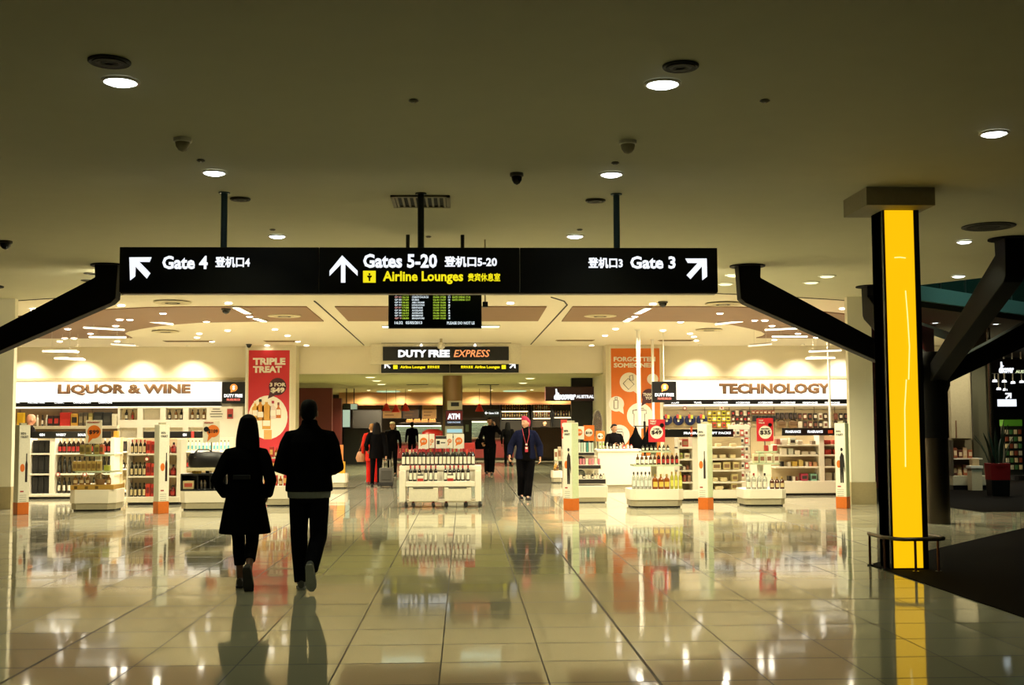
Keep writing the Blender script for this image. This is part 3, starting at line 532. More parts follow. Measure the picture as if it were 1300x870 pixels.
LOGO = mat((.95, .32, .06), emit=.9)
def logo_sign(x0, y0, x1, y1, Y, label):
    c = at((x0+x1)/2, y1, Y); t = thing('logo_sign', label, 'sign', (c.x, Y, c.z)); a, b = at(x0, y1, Y)-c, at(x1, y0, Y)-c
    MB().box(a.x, b.x, 0, .12, 0, b.z).build('box', INK, t, bevel=.006); cx, h, w = (x0+x1)/2+.5, y1-y0, x1-x0
    bubble(t, cx, y0+h*.27, h*.17, Y, LOGO, [(cx-3.6, y0+h*.30), (cx, y0+h*.43), (cx-4, y0+h*.5)], 'emblem', 0); textpx(t, 'S', cx-1.6, y0+h*.17, cx+1.6, y0+h*.37, Y-.01, LETTER, bold=.06)
    textpx(t, 'DUTY FREE', x0+w*.1, y0+h*.56, x1-w*.1, y0+h*.72, Y, LETTER, bold=.06); textpx(t, '免税商店', x0+w*.2, y0+h*.76, x1-w*.2, y0+h*.88, Y, mat((.9, .2, .15), emit=.9), bold=.03)
    return t
lg = logo_sign(281.5, 485, 311, 512.5, WY-.3, 'square black duty free sign with an orange bubble beside the red banner'); MB().box(-.3, .3, .12, .3, .2, .4).build('bracket', INK, lg)
lg = logo_sign(828.5, 484.5, 858.5, 511, 31, 'square black duty free sign with an orange bubble hanging before the orange banner')
MB().tube([(.0, .06, at(843, 484.5, 31).z-lg.location.z), (0, .06, SC-lg.location.z)], .012, 8).build('hanger', TRIM, lg)

# DUTY FREE EXPRESS box and the lounge sign on the bulkhead
EY = WY-1.6
c = at(566, 462, EY); t = thing('duty_free_sign', 'black DUTY FREE EXPRESS light box over the shop passage', 'sign', (c.x, EY, c.z)); q = lambda a, b: at(a, b, EY)-c
MB().box(q(470, 462).x, q(662, 462).x, .05, .25, 0, q(566, 437).z).build('backing', mat('#e6dec4', .5), t); MB().box(q(486, 458).x, q(646, 458).x, 0, .06, q(566, 457.8).z, q(566, 440.2).z).build('box', INK, t, bevel=.008)
textpx(t, 'DUTY FREE', 505.5, 444.3, 571, 454, EY, LETTER, bold=.055); textpx(t, 'EXPRESS', 576, 444.3, 622, 453.5, EY, mat((1.0, .33, .12), emit=1.0), bold=.012, shear=.25)
for a, b in ((535, 440.5), (603, 440.5)): p = q(a, b); MB().tube([p+Vector((0, .05, .06)), p+Vector((0, -.12, .08)), p+Vector((0, -.16, .03))], [.014, .014, .05], 8).build('sign_spot', mat((1, .95, .85), emit=1.2), t)
MB().box(q(484, 435.6).x, q(649, 435.6).x, .06, .1, q(566, 435.8).z, q(566, 434.8).z).build('track', mat('#6a5c40', .5), t)
MB().tube([(0, .15, q(566, 437).z), (0, .15, SC-c.z)], .03, 8).build('hanger', TRIM, t)
GY = WY-.14
c = at(571, 473.4, GY); t = thing('lounge_sign', 'narrow black Airline Lounges sign under the duty free light box', 'sign', (c.x, GY, c.z)); q = lambda a, b: at(a, b, GY)-c
MB().box(q(484, 473).x, q(571, 473).x-.01, 0, .14, 0, q(571, 459).z).build('panel', INK, t); MB().box(q(571, 473).x+.01, q(658.5, 473).x, 0, .14, 0, q(571, 459).z).build('panel', INK, t)
poly_sign(t, [(488, 461.5), (497, 461.5), (496, 463), (492, 463), (496, 466.8), (494.5, 468), (490, 464), (490, 467), (488, 468)], GY, LETTER); poly_sign(t, [(654.5, 461.5), (645.5, 461.5), (646.5, 463), (650.5, 463), (646.5, 466.8), (648, 468), (652.5, 464), (652.5, 467), (654.5, 468)], GY, LETTER)
textpx(t, 'Airline Lounges', 508, 464.2, 540, 469, GY, YEL, bold=.04); textpx(t, '贵宾休息室', 542.5, 464.2, 558, 468, GY, YEL, bold=.03); textpx(t, 'Airline Lounges', 602.5, 464.2, 634.5, 469, GY, YEL, bold=.04); textpx(t, '贵宾休息室', 585, 464.2, 600.5, 468, GY, YEL, bold=.03)
for a in (502, 639.5): poly_sign(t, [(a-2.7, 463.6), (a+2.7, 463.6), (a+2.7, 468.6), (a-2.7, 468.6)], GY, YEL, 'pictogram')
# a short pole with a camera that drops from the ceiling in front of it
p = at(560, 440, 33); t = thing('ceiling_camera', 'white camera on a thin ceiling pole below the flight screen', 'camera', (p.x, 33, p.z)); MB().tube([(0, 0, .1), (0, 0, SC-p.z)], .035, 8).build('pole', mat('#b8ac8a', .5), t); MB().lathe([(.03, .12), (.1, .08), (.11, 0), (.09, -.05), (.002, -.1)], 16).build('housing', TRIM, t, smooth=True)
p = at(616, 387, 15.4); t = thing('bracket_camera', 'small dark box camera beside the flight screen', 'camera', (p.x, 15.4, p.z)); MB().box(-.035, .035, -.05, .05, -.035, .035).build('body', mat('#15171f', .4), t, bevel=.006); MB().tube([(0, .02, .03), (0, .02, HC-p.z)], .01, 6).build('stem', mat('#b8ac8a', .5), t)
# white poles up to the ceiling
for px, pb, pt, Y, r, lab in ((811, 600, 424, 30.0, .05, 'white floor-to-ceiling pole in front of the orange banner'), (829, 600, 435, 33.4, .04, 'thinner white pole behind the first, at the edge of the orange banner'), (1053, 600, 430, 32, .035, 'slim white pole crossing the last letter of the TECHNOLOGY sign'), (312.5, 600, 436, 35.0, .03, 'slim white pole at the edge of the red banner')):
    x = at(px, 500, Y).x; t = thing('ceiling_pole', lab, 'pole', (x, Y, 0)); MB().tube([(0, 0, 0), (0, 0, SC)], r, 14).build('shaft', WHITE, t, smooth=True); MB().lathe([(r*2, 0), (r*2, .012), (r*1.2, .02)], 16).build('base', WHITE, t, smooth=True); MB().lathe([(r*1.2, SC-.03), (r*1.9, SC-.005)], 16).build('flange', WHITE, t, smooth=True)
# ================================================================== PRODUCT PROTOTYPES
CAPG = mat('#b99a4a', .35, .6); CAPR = mat('#a31a22', .4); CAPK = mat('#141212', .4); CAPW = mat('#e8e2d2', .4)
LABW = mat('#e6dfcc', .6); LABC = mat('#cdb98a', .6); LABR = mat('#a8261f', .5); LABK = mat('#181412', .5)
def glass(c, k=.0): return mat(c, .12, noise=0, coat=.6) if not k else mat(c, .08, trans=k, noise=0)
PROF = {
 'wine': [(.001, 0), (.035, 0), (.0375, .006), (.0375, .185), (.034, .205), (.018, .235), (.0135, .25), (.0135, .30), (.0145, .302), (.0145, .31), (.001, .31)],
 'whisky': [(.001, 0), (.038, 0), (.041, .006), (.041, .16), (.036, .185), (.017, .21), (.0145, .225), (.0145, .265), (.001, .265)],
 'flask': [(.001, 0), (.046, 0), (.05, .008), (.05, .15), (.046, .17), (.02, .195), (.016, .205), (.016, .25), (.001, .25)],
 'slim': [(.001, 0), (.028, 0), (.031, .006), (.031, .19), (.026, .21), (.013, .24), (.013, .29), (.001, .29)],
 'squat': [(.001, 0), (.052, 0), (.056, .01), (.054, .12), (.04, .15), (.02, .165), (.018, .21), (.001, .21)],
 'perfume': [(.001, 0), (.028, 0), (.03, .004), (.03, .07), (.012, .078), (.012, .1), (.001, .1)]}
_P = {}
def bottle_meshes(kind, gc, capm, labm, k):
    key = (kind, gc, capm.name, labm.name if labm else '', k)
    if key in _P: return _P[key]
    pr = PROF[kind]; H = pr[-1][1]; g = glass(gc, k)
    body = MB().lathe(pr, 14); cap = MB(); lab = MB()
    rn = pr[-2][0]; zc = H*(.82 if kind == 'wine' else .86)
    cap.lathe([(rn+.0015, zc), (rn+.0025, zc+.004), (rn+.0025, H), (rn-.002, H+.005), (.001, H+.005)], 12)
    r = max(q for q, z in pr); z0, z1 = {'wine': (.03, .165), 'whisky': (.035, .125), 'flask': (.04, .125), 'slim': (.05, .15), 'squat': (.03, .1), 'perfume': (.02, .05)}[kind]
    A = [radians(-90-48+96*i/10) for i in range(11)]
    lab.add([((r+.0014)*cos(a), (r+.0014)*sin(a), z) for z in (z0, z1) for a in A], [(i, i+1, 12+i, 11+i) for i in range(10)])
    allm = MB().lathe(pr, 14, m=0)
    for src, i in ((cap, 1), (lab, 2)):
        allm.add(src.v, src.f, i)
    res = dict(body=body.mesh('bottle', g, smooth=True), cap=cap.mesh('cap', capm, smooth=True), label=lab.mesh('label', labm or LABW, smooth=True), whole=allm.mesh('bottle', [g, capm, labm or LABW], smooth=True))
    _P[key] = res; return res
def bottle(loc, label, kind='wine', gc='#140d0c', cap=CAPR, lab=LABW, k=0, group=None, parts=False, s=1.0, name=None, capname='cap'):
    me = bottle_meshes(kind, gc, cap, lab, k)
    o = obj(name or {'wine': 'wine_bottle', 'perfume': 'perfume_bottle'}.get(kind, 'spirits_bottle'), me['body'] if parts else me['whole'], None, loc, random.uniform(-.15, .15)); o.scale = (s, s, s)
    tag(o, label, 'bottle', group)
    if parts:
        obj(capname, me['cap'], o); obj('label', me['label'], o)
    return o
def bottles(xs, y, z, desc, where, group=None, **k):
    n = len(xs)
    for i, x in enumerate(xs): bottle((x, y+random.uniform(-.008, .008), z+.001), f'{ORD[i]} {desc} from the left, {where}', group=group or desc+' '+where, **k)
_C = {}
def carton(loc, w, d, h, col, label, group=None, name='carton', band=None, rz=0, cat='box', lid=False):
    key = (round(w, 3), round(d, 3), round(h, 3), col, band, lid)
    if key not in _C:
        b = MB().box(-w/2, w/2, -d/2, d/2, 0, h); 
        c = b.mesh('carton', mat(col, .5, noise=.05), bevel=min(.006, w*.06)); f = None
        if band: f = MB().box(-w*.36, w*.36, -d/2-.0025, -d/2+.001, h*.25, h*.72).mesh('print', mat(band, .5))
        l = MB().box(-w/2-.003, w/2+.003, -d/2-.003, d/2+.003, h*.72, h+.003).mesh('lid', mat(col, .5), bevel=.004) if lid else None
        _C[key] = (c, f, l)
    c, f, l = _C[key]; o = tag(obj(name, c, None, loc, rz), label, cat, group)
    if f: obj('print', f, o)
    if l: obj('lid', l, o)
    return o
def spread_x(a, b, n, Y): 
    A, B = X(a, Y), X(b, Y); return [A+(B-A)*i/max(1, n-1) for i in range(n)]

# ================================================================== SHOP FIXTURES
FIX = mat('#e6decb', .45, noise=.015); BACKP = mat('#c9b893', .6, noise=.02); KICK = mat('#1a1712', .6); GREYB = mat('#a89f84', .5)
def gondola(name, label, px0, px1, Y, ybase, shelves, ytop, ups=(), header=None, depth=.5, back=True, words=()):
    """px0..px1 wide, standing at y=Y; shelves: photo heights of the shelf boards"""
    a, b = X(px0, Y), X(px1, Y); c = (a+b)/2; t = thing(name, label, 'shelving', (c, Y, 0)); w = (b-a)/2; z = lambda p: Z(p, Y, (px0+px1)/2)
    MB().box(-w, w, 0, depth, .05, z(ybase)).build('base', FIX, t, bevel=.01); MB().box(-w+.03, w-.03, .04, depth-.02, 0, .055).build('plinth', KICK, t)
    if back: MB().box(-w, w, depth-.03, depth, z(ybase), z(ytop)).build('back_panel', BACKP, t)
    for p in shelves: MB().box(-w, w, .06, depth-.02, z(p)-.035, z(p)).build('shelf', FIX, t, bevel=.005)
    for u in ups:
        x0, x1 = X(u[0], Y)-c, X(u[1], Y)-c; up = MB().box(x0, x1, .02, depth, z(ybase)-.01, z(u[2] if len(u) > 2 else ytop)).build('upright', FIX, t, bevel=.004)
    if header:
        x0, x1, y0, y1 = header; h = MB().box(X(x0, Y)-c, X(x1, Y)-c, -.02, .03, z(y1), z(y0)).build('header', INK, t, bevel=.004)
        for s, p, q in words: textpx(h, s, p, (y0+y1)/2-1.7, q, (y0+y1)/2+1.7, Y-.02, LETTER, bold=.05)
    return t, z
def pedestal(label, px0, px1, Y, yb, tiers, chamfer=.12, depth=.75, col=FIX):
    """low white plinth with chamfered corners and glass tiers on a middle post"""
    a, b = X(px0, Y, 640), X(px1, Y, 640); c = (a+b)/2; w = (b-a)/2; t = thing('display_stand', label, 'display stand', (c, Y, 0)); z = lambda p: Z(p, Y, (px0+px1)/2)
    def oct(w, y0, y1, k): return [(-w+k, y0), (w-k, y0), (w, y0+k), (w, y1-k), (w-k, y1), (-w+k, y1), (-w, y1-k), (-w, y0+k)]
    H = z(yb); MB().prism(oct(w, 0, depth, chamfer), 'z', .14, H).build('plinth_body', col, t, bevel=.008); MB().prism(oct(w-.02, .02, depth-.02, chamfer), 'z', .03, .14).build('kick_band', GREYB, t); MB().prism(oct(w-.05, .05, depth-.05, chamfer), 'z', 0, .03).build('foot', KICK, t)
    top = H
    for (q0, q1, py, dy) in tiers:
        zz = z(py); x0, x1 = X(q0, Y)-c, X(q1, Y)-c
        MB().prism([(x0+.04, dy), (x1-.04, dy), (x1, dy+.04), (x1, depth-dy), (x0, depth-dy), (x0, dy+.04)], 'z', zz-.03, zz).build('glass_tier', mat('#b9c3a0', .15, noise=.02), t, bevel=.003); top = max(top, zz)
    MB().box(-.05, .05, depth/2-.04, depth/2+.04, H, top-.03).build('post', FIX, t)
    return t, z
def promo(label, x0, y0, x1, y1, Y, board, shape, shapecol, big, small, ybot, bubble_tail=True, txtcol=None, group=None, yr=None):
    c = at((x0+x1)/2, y1, Y); t = thing('promotional_sign', label, 'sign', (c.x, Y, c.z), 0, group); a, b = at(x0, y1, Y)-c, at(x1, y0, Y)-c
    MB().box(a.x, b.x, 0, .02, 0, b.z).build('board', board, t, bevel=.003); zb = at((x0+x1)/2, ybot, yr or Y).z-c.z+.001
    MB().tube([(0, .01, zb), (0, .01, .01)], .012, 8).build('stem', STEEL, t); MB().box(-.028, .028, -.02, .035, zb, zb+.012).build('foot', STEEL, t)
    cx, cy, r = shape; bubble(t, cx, cy, r, Y, shapecol, [(cx-r*.75, cy+r*.55), (cx-r*.1, cy+r*.9), (cx-r*.95, cy+r*1.75)] if bubble_tail else None, 'speech_bubble' if bubble_tail else 'round_panel', 0)
    textpx(t, big, cx-r*.8, cy-r*.3, cx+r*.8, cy+r*.42, Y-.006, txtcol or mat('#2a120c', .6), bold=.035)
    for s, p, q, u, v, m in small: textpx(t, s, p, q, u, v, Y-.004, m, bold=.04)
    return t

# ---- entrance totems
def totem(px, Y, rz, hgt, label, pic):
    p = at(px, 600, Y); t = thing('promotional_totem', label, 'totem', (p.x, Y, 0), radians(rz)); s = .098
    MB().box(-s, s, -s, s, .21, hgt).build('body', mat('#dcd8bf', .45, noise=.02), t, bevel=.006); MB().box(-s-.003, s+.003, -s-.003, s+.003, 0, .21).build('orange_base', mat('#cf6a1c', .45), t, bevel=.005)
    MB().box(-.05, .05, -.05, .05, hgt, hgt+.035).build('cap', mat('#b3ab8e', .5), t, bevel=.004)
    sd = MB().box(s, s+.003, -s+.01, s-.01, .22, hgt-.02).build('side_print', mat('#cfd9b0' if rz < 0 else '#c9c3a8', .5), t)
    f = MB().box(-s+.008, s-.008, -s-.003, -s, .22, hgt-.01).build('front_print', mat('#ece7d6', .5), t)
    textlocal(t, 'SHOP &', -.07, hgt-.17, .02, hgt-.13, INK, -s-.005); textlocal(t, 'COLLECT', -.07, hgt-.23, .06, hgt-.19, INK, -s-.005)
    bb = MB(); disc(bb, (-.03, hgt*.52), .04, .07, -s-.005, -s-.003); bb.build('speech_bubble', PORG, t)
    if pic == 'bottle': MB().prism([(.02, hgt*.36), (.06, hgt*.36), (.06, hgt*.56), (.048, hgt*.6), (.048, hgt*.68), (.032, hgt*.68), (.032, hgt*.6), (.02, hgt*.56)], 'y', -s-.007, -s-.003).build('printed_bottle', mat('#22100f', .5), t)
    else:
        g = MB(); g.prism([(-.005, hgt*.3), (.02, hgt*.3), (.022, hgt*.45), (.03, hgt*.3), (.055, hgt*.3), (.06, hgt*.5), (.075, hgt*.42), (.082, hgt*.46), (.065, hgt*.62), (.04, hgt*.645), (.035, hgt*.66), (.015, hgt*.645), (-.01, hgt*.6), (-.012, hgt*.5)], 'y', -s-.007, -s-.003); disc(g, (.026, hgt*.69), .022, .032, -s-.007, -s-.003); g.build('printed_figure', mat('#1c1512', .5), t)
    MB().box(-.06, .0, -s-.006, -s-.003, hgt*.25, hgt*.265).build('red_print', LABR, t)
    for k in range(4): MB().box(-.07, .05, -s-.005, -s-.003, .23+.035*k, .236+.035*k).build('small_print', mat('#7c7664', .6), t)
for a in ((27.5, 21.3, 42, 1.57, 'white totem with orange base at the left pier of the shop', 'bottle'), (205, 21.3, 40, 1.57, 'white totem with orange base and bottle print before the wine shelves', 'bottle'), (725, 21.3, -44, 1.57, 'white totem with orange base beside the cosmetics tiers', 'figure'), (895.5, 21.3, -40, 1.54, 'white totem with orange base between the two spirit stands', 'bottle'), (1069.5, 21.3, -36, 1.54, 'white totem with orange base and printed figure by the right pier', 'figure')): totem(*a)

# ---- liquor wall: brown bay with gifts, white wall of lit niches
t = thing('wall_shelf', 'brown wall bay with a long white shelf of gift boxes under the LIQUOR sign', 'shelving', (X(83, WY), WY-.6, Z(541, WY, 83)))
q = lambda px, py: at(px, py, WY-.6)-t.location
MB().box(q(-20, 541).x, q(148.5, 541).x, .52, .6, q(80, 620).z, q(80, 517).z).build('back_panel', mat('#7d6443', .6, noise=.05, scale=3), t)
MB().box(q(-20, 541).x, q(148.5, 541).x, 0, .52, -.09, .0).build('shelf', FIX, t, bevel=.006)
for px in (17, 70, 110): MB().box(q(px, 541).x-.01, q(px, 541).x+.01, .50, .525, 0, q(80, 517).z).build('seam', mat('#5f4a30', .6), t)
GY2 = WY-.35; gz = t.location.z
def wallgift(x0, x1, ytop, col, label, band=None): carton(((X(x0, GY2, 538)+X(x1, GY2, 538))/2, GY2, gz+.001), X(x1, GY2)-X(x0, GY2), .18, Z(ytop, GY2, 80)-gz, col, label, 'gifts on the long wall shelf', 'gift_box', band)
wallgift(23, 30.5, 524, '#e0b021', 'yellow gift box at the far left of the long wall shelf')
for i, (x, c, cp) in enumerate(((40.5, '#231917', CAPK), (47, '#e8e4d8', CAPW), (53.5, '#2a1d18', CAPK), (59, '#e8e4d8', CAPW))): bottle((X(x, GY2), GY2, gz+.001), ['dark white-labelled bottle beside the yellow gift box', 'white bottle between two dark ones on the long wall shelf', 'dark bottle between two white ones on the long wall shelf', 'white bottle beside the dark gift set on the wall shelf'][i], 'slim', c, cp, LABW, group='bottles on the long wall shelf', s=1.12)
for a in ((61.5, 68.5, 528, '#2b1413', 'first dark red gift set on the long wall shelf', '#b0302a'), (69.3, 76.2, 528, '#2b1413', 'second dark red gift set on the long wall shelf, against the red box', '#b0302a'), (77, 90, 524, '#b3241c', 'big red gift box on the long wall shelf', None), (91, 100, 525.5, '#b98b34', 'gold gift box with a dark mark on the wall shelf', '#2a2018'), (101, 106.3, 524.5, '#4a4033', 'tall grey-brown tin beside the gold gift box', '#8a7c60'), (107, 112, 524, '#4a4033', 'second tall grey-brown tin beside the gold gift box', '#8a7c60'),
          (113, 118.5, 525, '#7e7440', 'olive gold carton on the long wall shelf', '#c9b878'), (120, 130.5, 523.5, '#20201e', 'first wide black gift box on the long wall shelf', '#3a3a36'), (131.5, 141.5, 524, '#232220', 'second wide black gift box on the long wall shelf', '#3a3a36'), (143, 147.8, 526, '#e3dcc6', 'white gift box at the end of the long wall shelf', None)): wallgift(*a)
t = thing('niche_wall', 'white display wall with lit bottle niches beside the brown bay', 'shelving', (X(218, WY), WY-.32, Z(560, WY, 218))); q = lambda px, py: at(px, py, WY-.32)-t.location
NX = [(151.7, 174), (181, 203), (210, 232), (239, 262)]; NYS = [(518.5, 533), (543, 556.5)]
fr = MB(); xs_ = [149]+[v for n in NX for v in n]+[308]
for i in range(0, len(xs_), 2): fr.box(q(xs_[i], 550).x, q(xs_[i+1], 550).x, 0, .3, q(218, 620).z, q(218, 516.8).z)
for a, b in NX:
    for y0, y1 in ((516.8, 518.5), (533, 543), (556.5, 620)): fr.box(q(a, 550).x, q(b, 550).x, 0, .3, q(218, y1).z, q(218, y0).z)
fr.build('panel', mat('#efe9da', .5, noise=.01), t)
for a, b in NX:
    for j, (y0, y1) in enumerate(NYS): MB().box(q(a, 550).x, q(b, 550).x, .22, .24, q(218, y1).z, q(218, y0).z).build('niche_back', mat('#d8c49a' if j == 0 and a != 181 else '#e6dcc4', .6), t)
NYY = WY-.2
for n_, xs2 in (('first', (160, 168)), ('third', (215, 223, 229.8)), ('fourth', (244, 251, 258.5))):
    for i, x in enumerate(xs2): bottle((X(x, NYY), NYY, Z(533, WY-.32, 218)+.001), f'{ORD[i]} bottle from the left in the {n_} lit wall niche', 'whisky', '#1c1210' if (i+len(n_)) % 2 else '#7a4a1c', CAPK, LABR if x == 168 else LABW, group='bottles in the wall niches', s=1.12)
o = thing('text_panel', 'white panel with four short lines of print on the liquor wall', 'sign', (X(277, WY), WY-.33, Z(532, WY, 277))); MB().box(-.22, .22, 0, .01, 0, .36).build('board', WHITE, o)
for k, wd in enumerate((.11, .15, .19, .17)): MB().box(-wd, wd, -.003, .0, .28-.075*k, .305-.075*k).build('print_line', mat('#54493a', .6), o)
o = thing('poster', 'small red poster on the liquor wall just left of the red banner', 'poster', (X(294.5, WY), WY-.34, Z(532, WY, 294))); MB().box(-.09, .09, 0, .012, 0, .3).build('sheet', mat('#a8382c', .5), o); MB().box(-.06, .06, -.003, 0, .05, .14).build('print', LABK, o)

# ---- liquor gondola under the black header
YA = 25.8
ga, z = gondola('shelf_unit', 'white liquor shelf unit with a black WHISKY and BOURBON header', 33, 148, YA, 627, (575.5, 601.5), 556, ((33, 38), (63, 69.5), (140, 145)), (41, 141, 548, 556.5), words=(('GIN', 50, 57), ('WHISKY', 71, 84), ('BOURBON', 99, 117)))
for r, (py, hh, nm) in enumerate(((575.5, 557.5, 'top'), (601.5, 577.5, 'middle'), (627, 604, 'bottom'))):
    for i in range(3):
        x = X(43+7.6*i, YA); carton((x, YA+.22, z(py)+.001), .118, .2, z(hh)-z(py)-.03, '#0f0e0e', f'{ORD[i]} black carton from the left on the {nm} shelf below GIN', 'black cartons in the liquor shelf unit', 'carton', '#1f1d1c')
bottles(spread_x(73, 136, 12, YA), YA+.18, z(575.5), 'red-labelled whisky bottle', 'top shelf under the WHISKY header', kind='whisky', gc='#2a1208', cap=CAPW, lab=LABR, s=1.12)
bottles(spread_x(73, 136, 11, YA), YA+.18, z(601.5), 'dark whisky bottle', 'middle shelf under the WHISKY header', kind='slim', gc='#141311', cap=CAPK, lab=mat('#3d3a30', .5), s=1.2)
bottles(spread_x(73, 136, 11, YA), YA+.18, z(627), 'white-labelled dark bottle', 'bottom shelf under the WHISKY header', kind='slim', gc='#120e0d', cap=CAPK, lab=LABW, s=1.15)
carton((X(143, YA-.02), YA+.25, z(556)+.002), .09, .12, .14, '#c08a2c', 'small orange-gold box on top of the right upright of the liquor unit', None, 'gift_box')
YB2 = 27.4
gb, z = gondola('shelf_unit', 'white wall unit with a black header behind the wine shelves', 146, 292, YB2, 622, (573, 595), 556, ((146, 149), (228, 232)), (182, 257, 548, 556.5), words=(('GIN', 232, 237),))
MB().box(X(243, YB2)-gb.location.x, X(246.5, YB2)-gb.location.x, -.03, -.02, z(556.5), z(548)).build('red_tab', LABR, gb)
for i in range(4): carton((X(151.5+4.6*i, YB2), YB2+.2, z(573)+.001), .068, .12, .23, '#131110', f'{ORD[i]} black carton on the upper shelf of the unit behind the wine', 'black cartons behind the wine', 'carton', '#3a2c26')
for i in range(3): bottle((X(153.5+7*i, YB2), YB2+.2, z(595)+.001), f'{ORD[i]} squat black bottle on the middle shelf behind the wine', 'squat', '#0f0d0c', CAPK, LABW, group='squat black bottles', s=.95)
for i in range(2): carton((X(154.5+8.5*i, YB2), YB2+.2, z(622)+.001), .13, .12, .22, '#b7a882', f'{ORD[i]} beige gift pack of glasses on the lowest shelf behind the wine', 'beige gift packs', 'gift_box', '#5a4c38')
bottles(spread_x(237, 288, 12, YB2), YB2+.2, z(573), 'clear blue-labelled bottle', 'top shelf behind the black display case', kind='slim', gc='#c8d6d2', cap=CAPK, lab=mat('#4fa0a8', .5), s=.82)
bottles(spread_x(237, 288, 8, YB2), YB2+.2, z(595), 'red-labelled bottle', 'middle shelf behind the black display case', kind='whisky', gc='#3a1512', cap=CAPK, lab=LABR, s=1.0)
# ---- wine gondola in front
YB = 23.6
gw, z = gondola('shelf_unit', 'low white shelf unit of wine bottles and red cartons behind the bottle totem', 161, 229.5, YB, 631, (576, 604.5), 557.5, ((224.5, 230), (161, 162.2)), depth=.45)
for r, (py, nm) in enumerate(((576, 'top'), (604.5, 'middle'), (631, 'bottom'))):
    bottles(spread_x(166, 182, 4, YB), YB+.12, z(py), 'black wine bottle', f'{nm} shelf behind the bottle totem', kind='wine', gc='#0f0b0b', cap=CAPK if r else CAPR, lab=LABC, parts=True, s=.86, capname='capsule')
    for i, x in enumerate((187, 193.5, 200)): carton((X(x, YB), YB+.15, z(py)+.001), .085, .12, (.25, .24, .22)[i], '#b02a1e' if (i+r) % 2 else '#c23a26', f'{ORD[i]} red bottle carton on the {nm} shelf behind the bottle totem', 'red cartons in the wine unit', 'carton', '#701510')
    for i, x in enumerate((211, 218.5)): bottle((X(x, YB), YB+.15, z(py)+.001), f'{ORD[i]} dark red bottle on the {nm} shelf, just right of the totem', 'squat', '#6e1a16', CAPK, LABR, group='dark red bottles right of the totem', s=1.0)
o = thing('price_bubble', 'small round red and white price tag hanging on the wine unit', 'price tag', (X(185.7, YB-.02), YB+.046, z(583))); m_ = MB(); disc(m_, (0, 0), .045, .045, -.004, .004); m_.build('ring', CAPR, o); m_ = MB(); disc(m_, (0, 0), .03, .03, -.007, -.003); m_.build('centre', LABW, o); MB().box(-.004, .004, 0, .013, .03, z(576.5)-z(583)).build('clip', STEEL, o)
for i, (x, y) in enumerate(((74, 602.5), (108, 602.5))):
    o = thing('price_bubble', ['round red and white price tag at the left of the bottom whisky shelf', 'round red and white price tag behind the 99 dollar stand'][i], 'price tag', (X(x, YA), YA+.03, Z(y, YA, x)), 0, 'price tags'); m_ = MB(); disc(m_, (0, 0), .045, .045, -.004, .004); m_.build('ring', CAPR, o); m_ = MB(); disc(m_, (0, 0), .03, .03, -.007, -.003); m_.build('centre', LABW, o)
# ---- $99 stand
Y9 = 21.95
s9, z = pedestal('white plinth stand of gold whisky boxes with a 99 dollar sign', 86, 145.5, Y9, 622, ((101, 135, 577.5, .24), (92.5, 141, 598.5, .1)))
tr = MB().box(X(90, Y9)-s9.location.x, X(145, Y9)-s9.location.x, .02, .7, z(622), z(616)).build('gold_tray', mat('#b08a3c', .45), s9, bevel=.006)
for i, x in enumerate((97, 110.5, 123.5)): MB().box(X(x-2, Y9)-s9.location.x, X(x+2, Y9)-s9.location.x, .014, .022, z(621), z(617.5)).build('tray_print', mat('#5c4416', .5), tr)
for i, x in enumerate((105.5, 113, 124, 130)): carton((X(x, Y9+.34), Y9+.34, z(577.5)+.001), .085 if i < 3 else .06, .1, z(565)-z(577.5), ['#8d7a3a', '#8d7a3a', '#9c8944', '#a8552a'][i], f'{ORD[i]} gold whisky box on the top tier below the 99 dollar sign', 'whisky boxes on the top tier', 'gift_box', '#5d4e22')
for i, x in enumerate((96.5, 102, 107.5, 114.5, 120.5, 127)): carton((X(x, Y9+.2), Y9+.2, z(598.5)+.001), .074, .1, z(586)-z(598.5), ['#a98c48', '#b09450'][i % 2], f'{ORD[i]} pale gold whisky box on the second tier below the 99 dollar sign', 'whisky boxes on the second tier', 'gift_box', '#7a5c2a')
carton((X(137, Y9+.2), Y9+.2, z(598.5)+.001), .1, .1, z(591.5)-z(598.5), '#a5a83a', 'lime green flat box at the end of the second tier below the 99 dollar sign', None, 'gift_box')
for i, x in enumerate((97, 105, 113, 139)): bottle((X(x, Y9+.25), Y9+.25, z(616)+.001), f'{ORD[i]} squat amber bottle on the gold tray of the 99 dollar stand', 'squat', '#7d5326', CAPG, LABC, group='squat amber bottles on the gold tray', parts=True, s=.8)
o = thing('basket', 'brown wicker basket of miniatures on the gold tray', 'basket', (X(128, Y9+.1), Y9+.12, z(616)+.001)); MB().lathe([(.07, 0), (.095, .1), (.09, .1), (.066, .005)], 18).build('bowl', mat('#7a5a34', .7, noise=.2, scale=90), o, smooth=True); MB().tube([(-.09, 0, .095), (-.07, 0, .17), (0, 0, .2), (.07, 0, .17), (.09, 0, .095)], .008, 6).build('handle', mat('#6a4c2a', .7), o)
promo('cream sign with an orange bubble reading ninety-nine dollars', 108.5, 533.5, 129.5, 563.5, Y9+.43, mat('#e2d9c0', .5), (119.5, 548.5, 8.3), PORG, '$99', [('EXTRAORDINARY', 111, 535.5, 127, 537.5, LABR)], 577.5, yr=Y9)

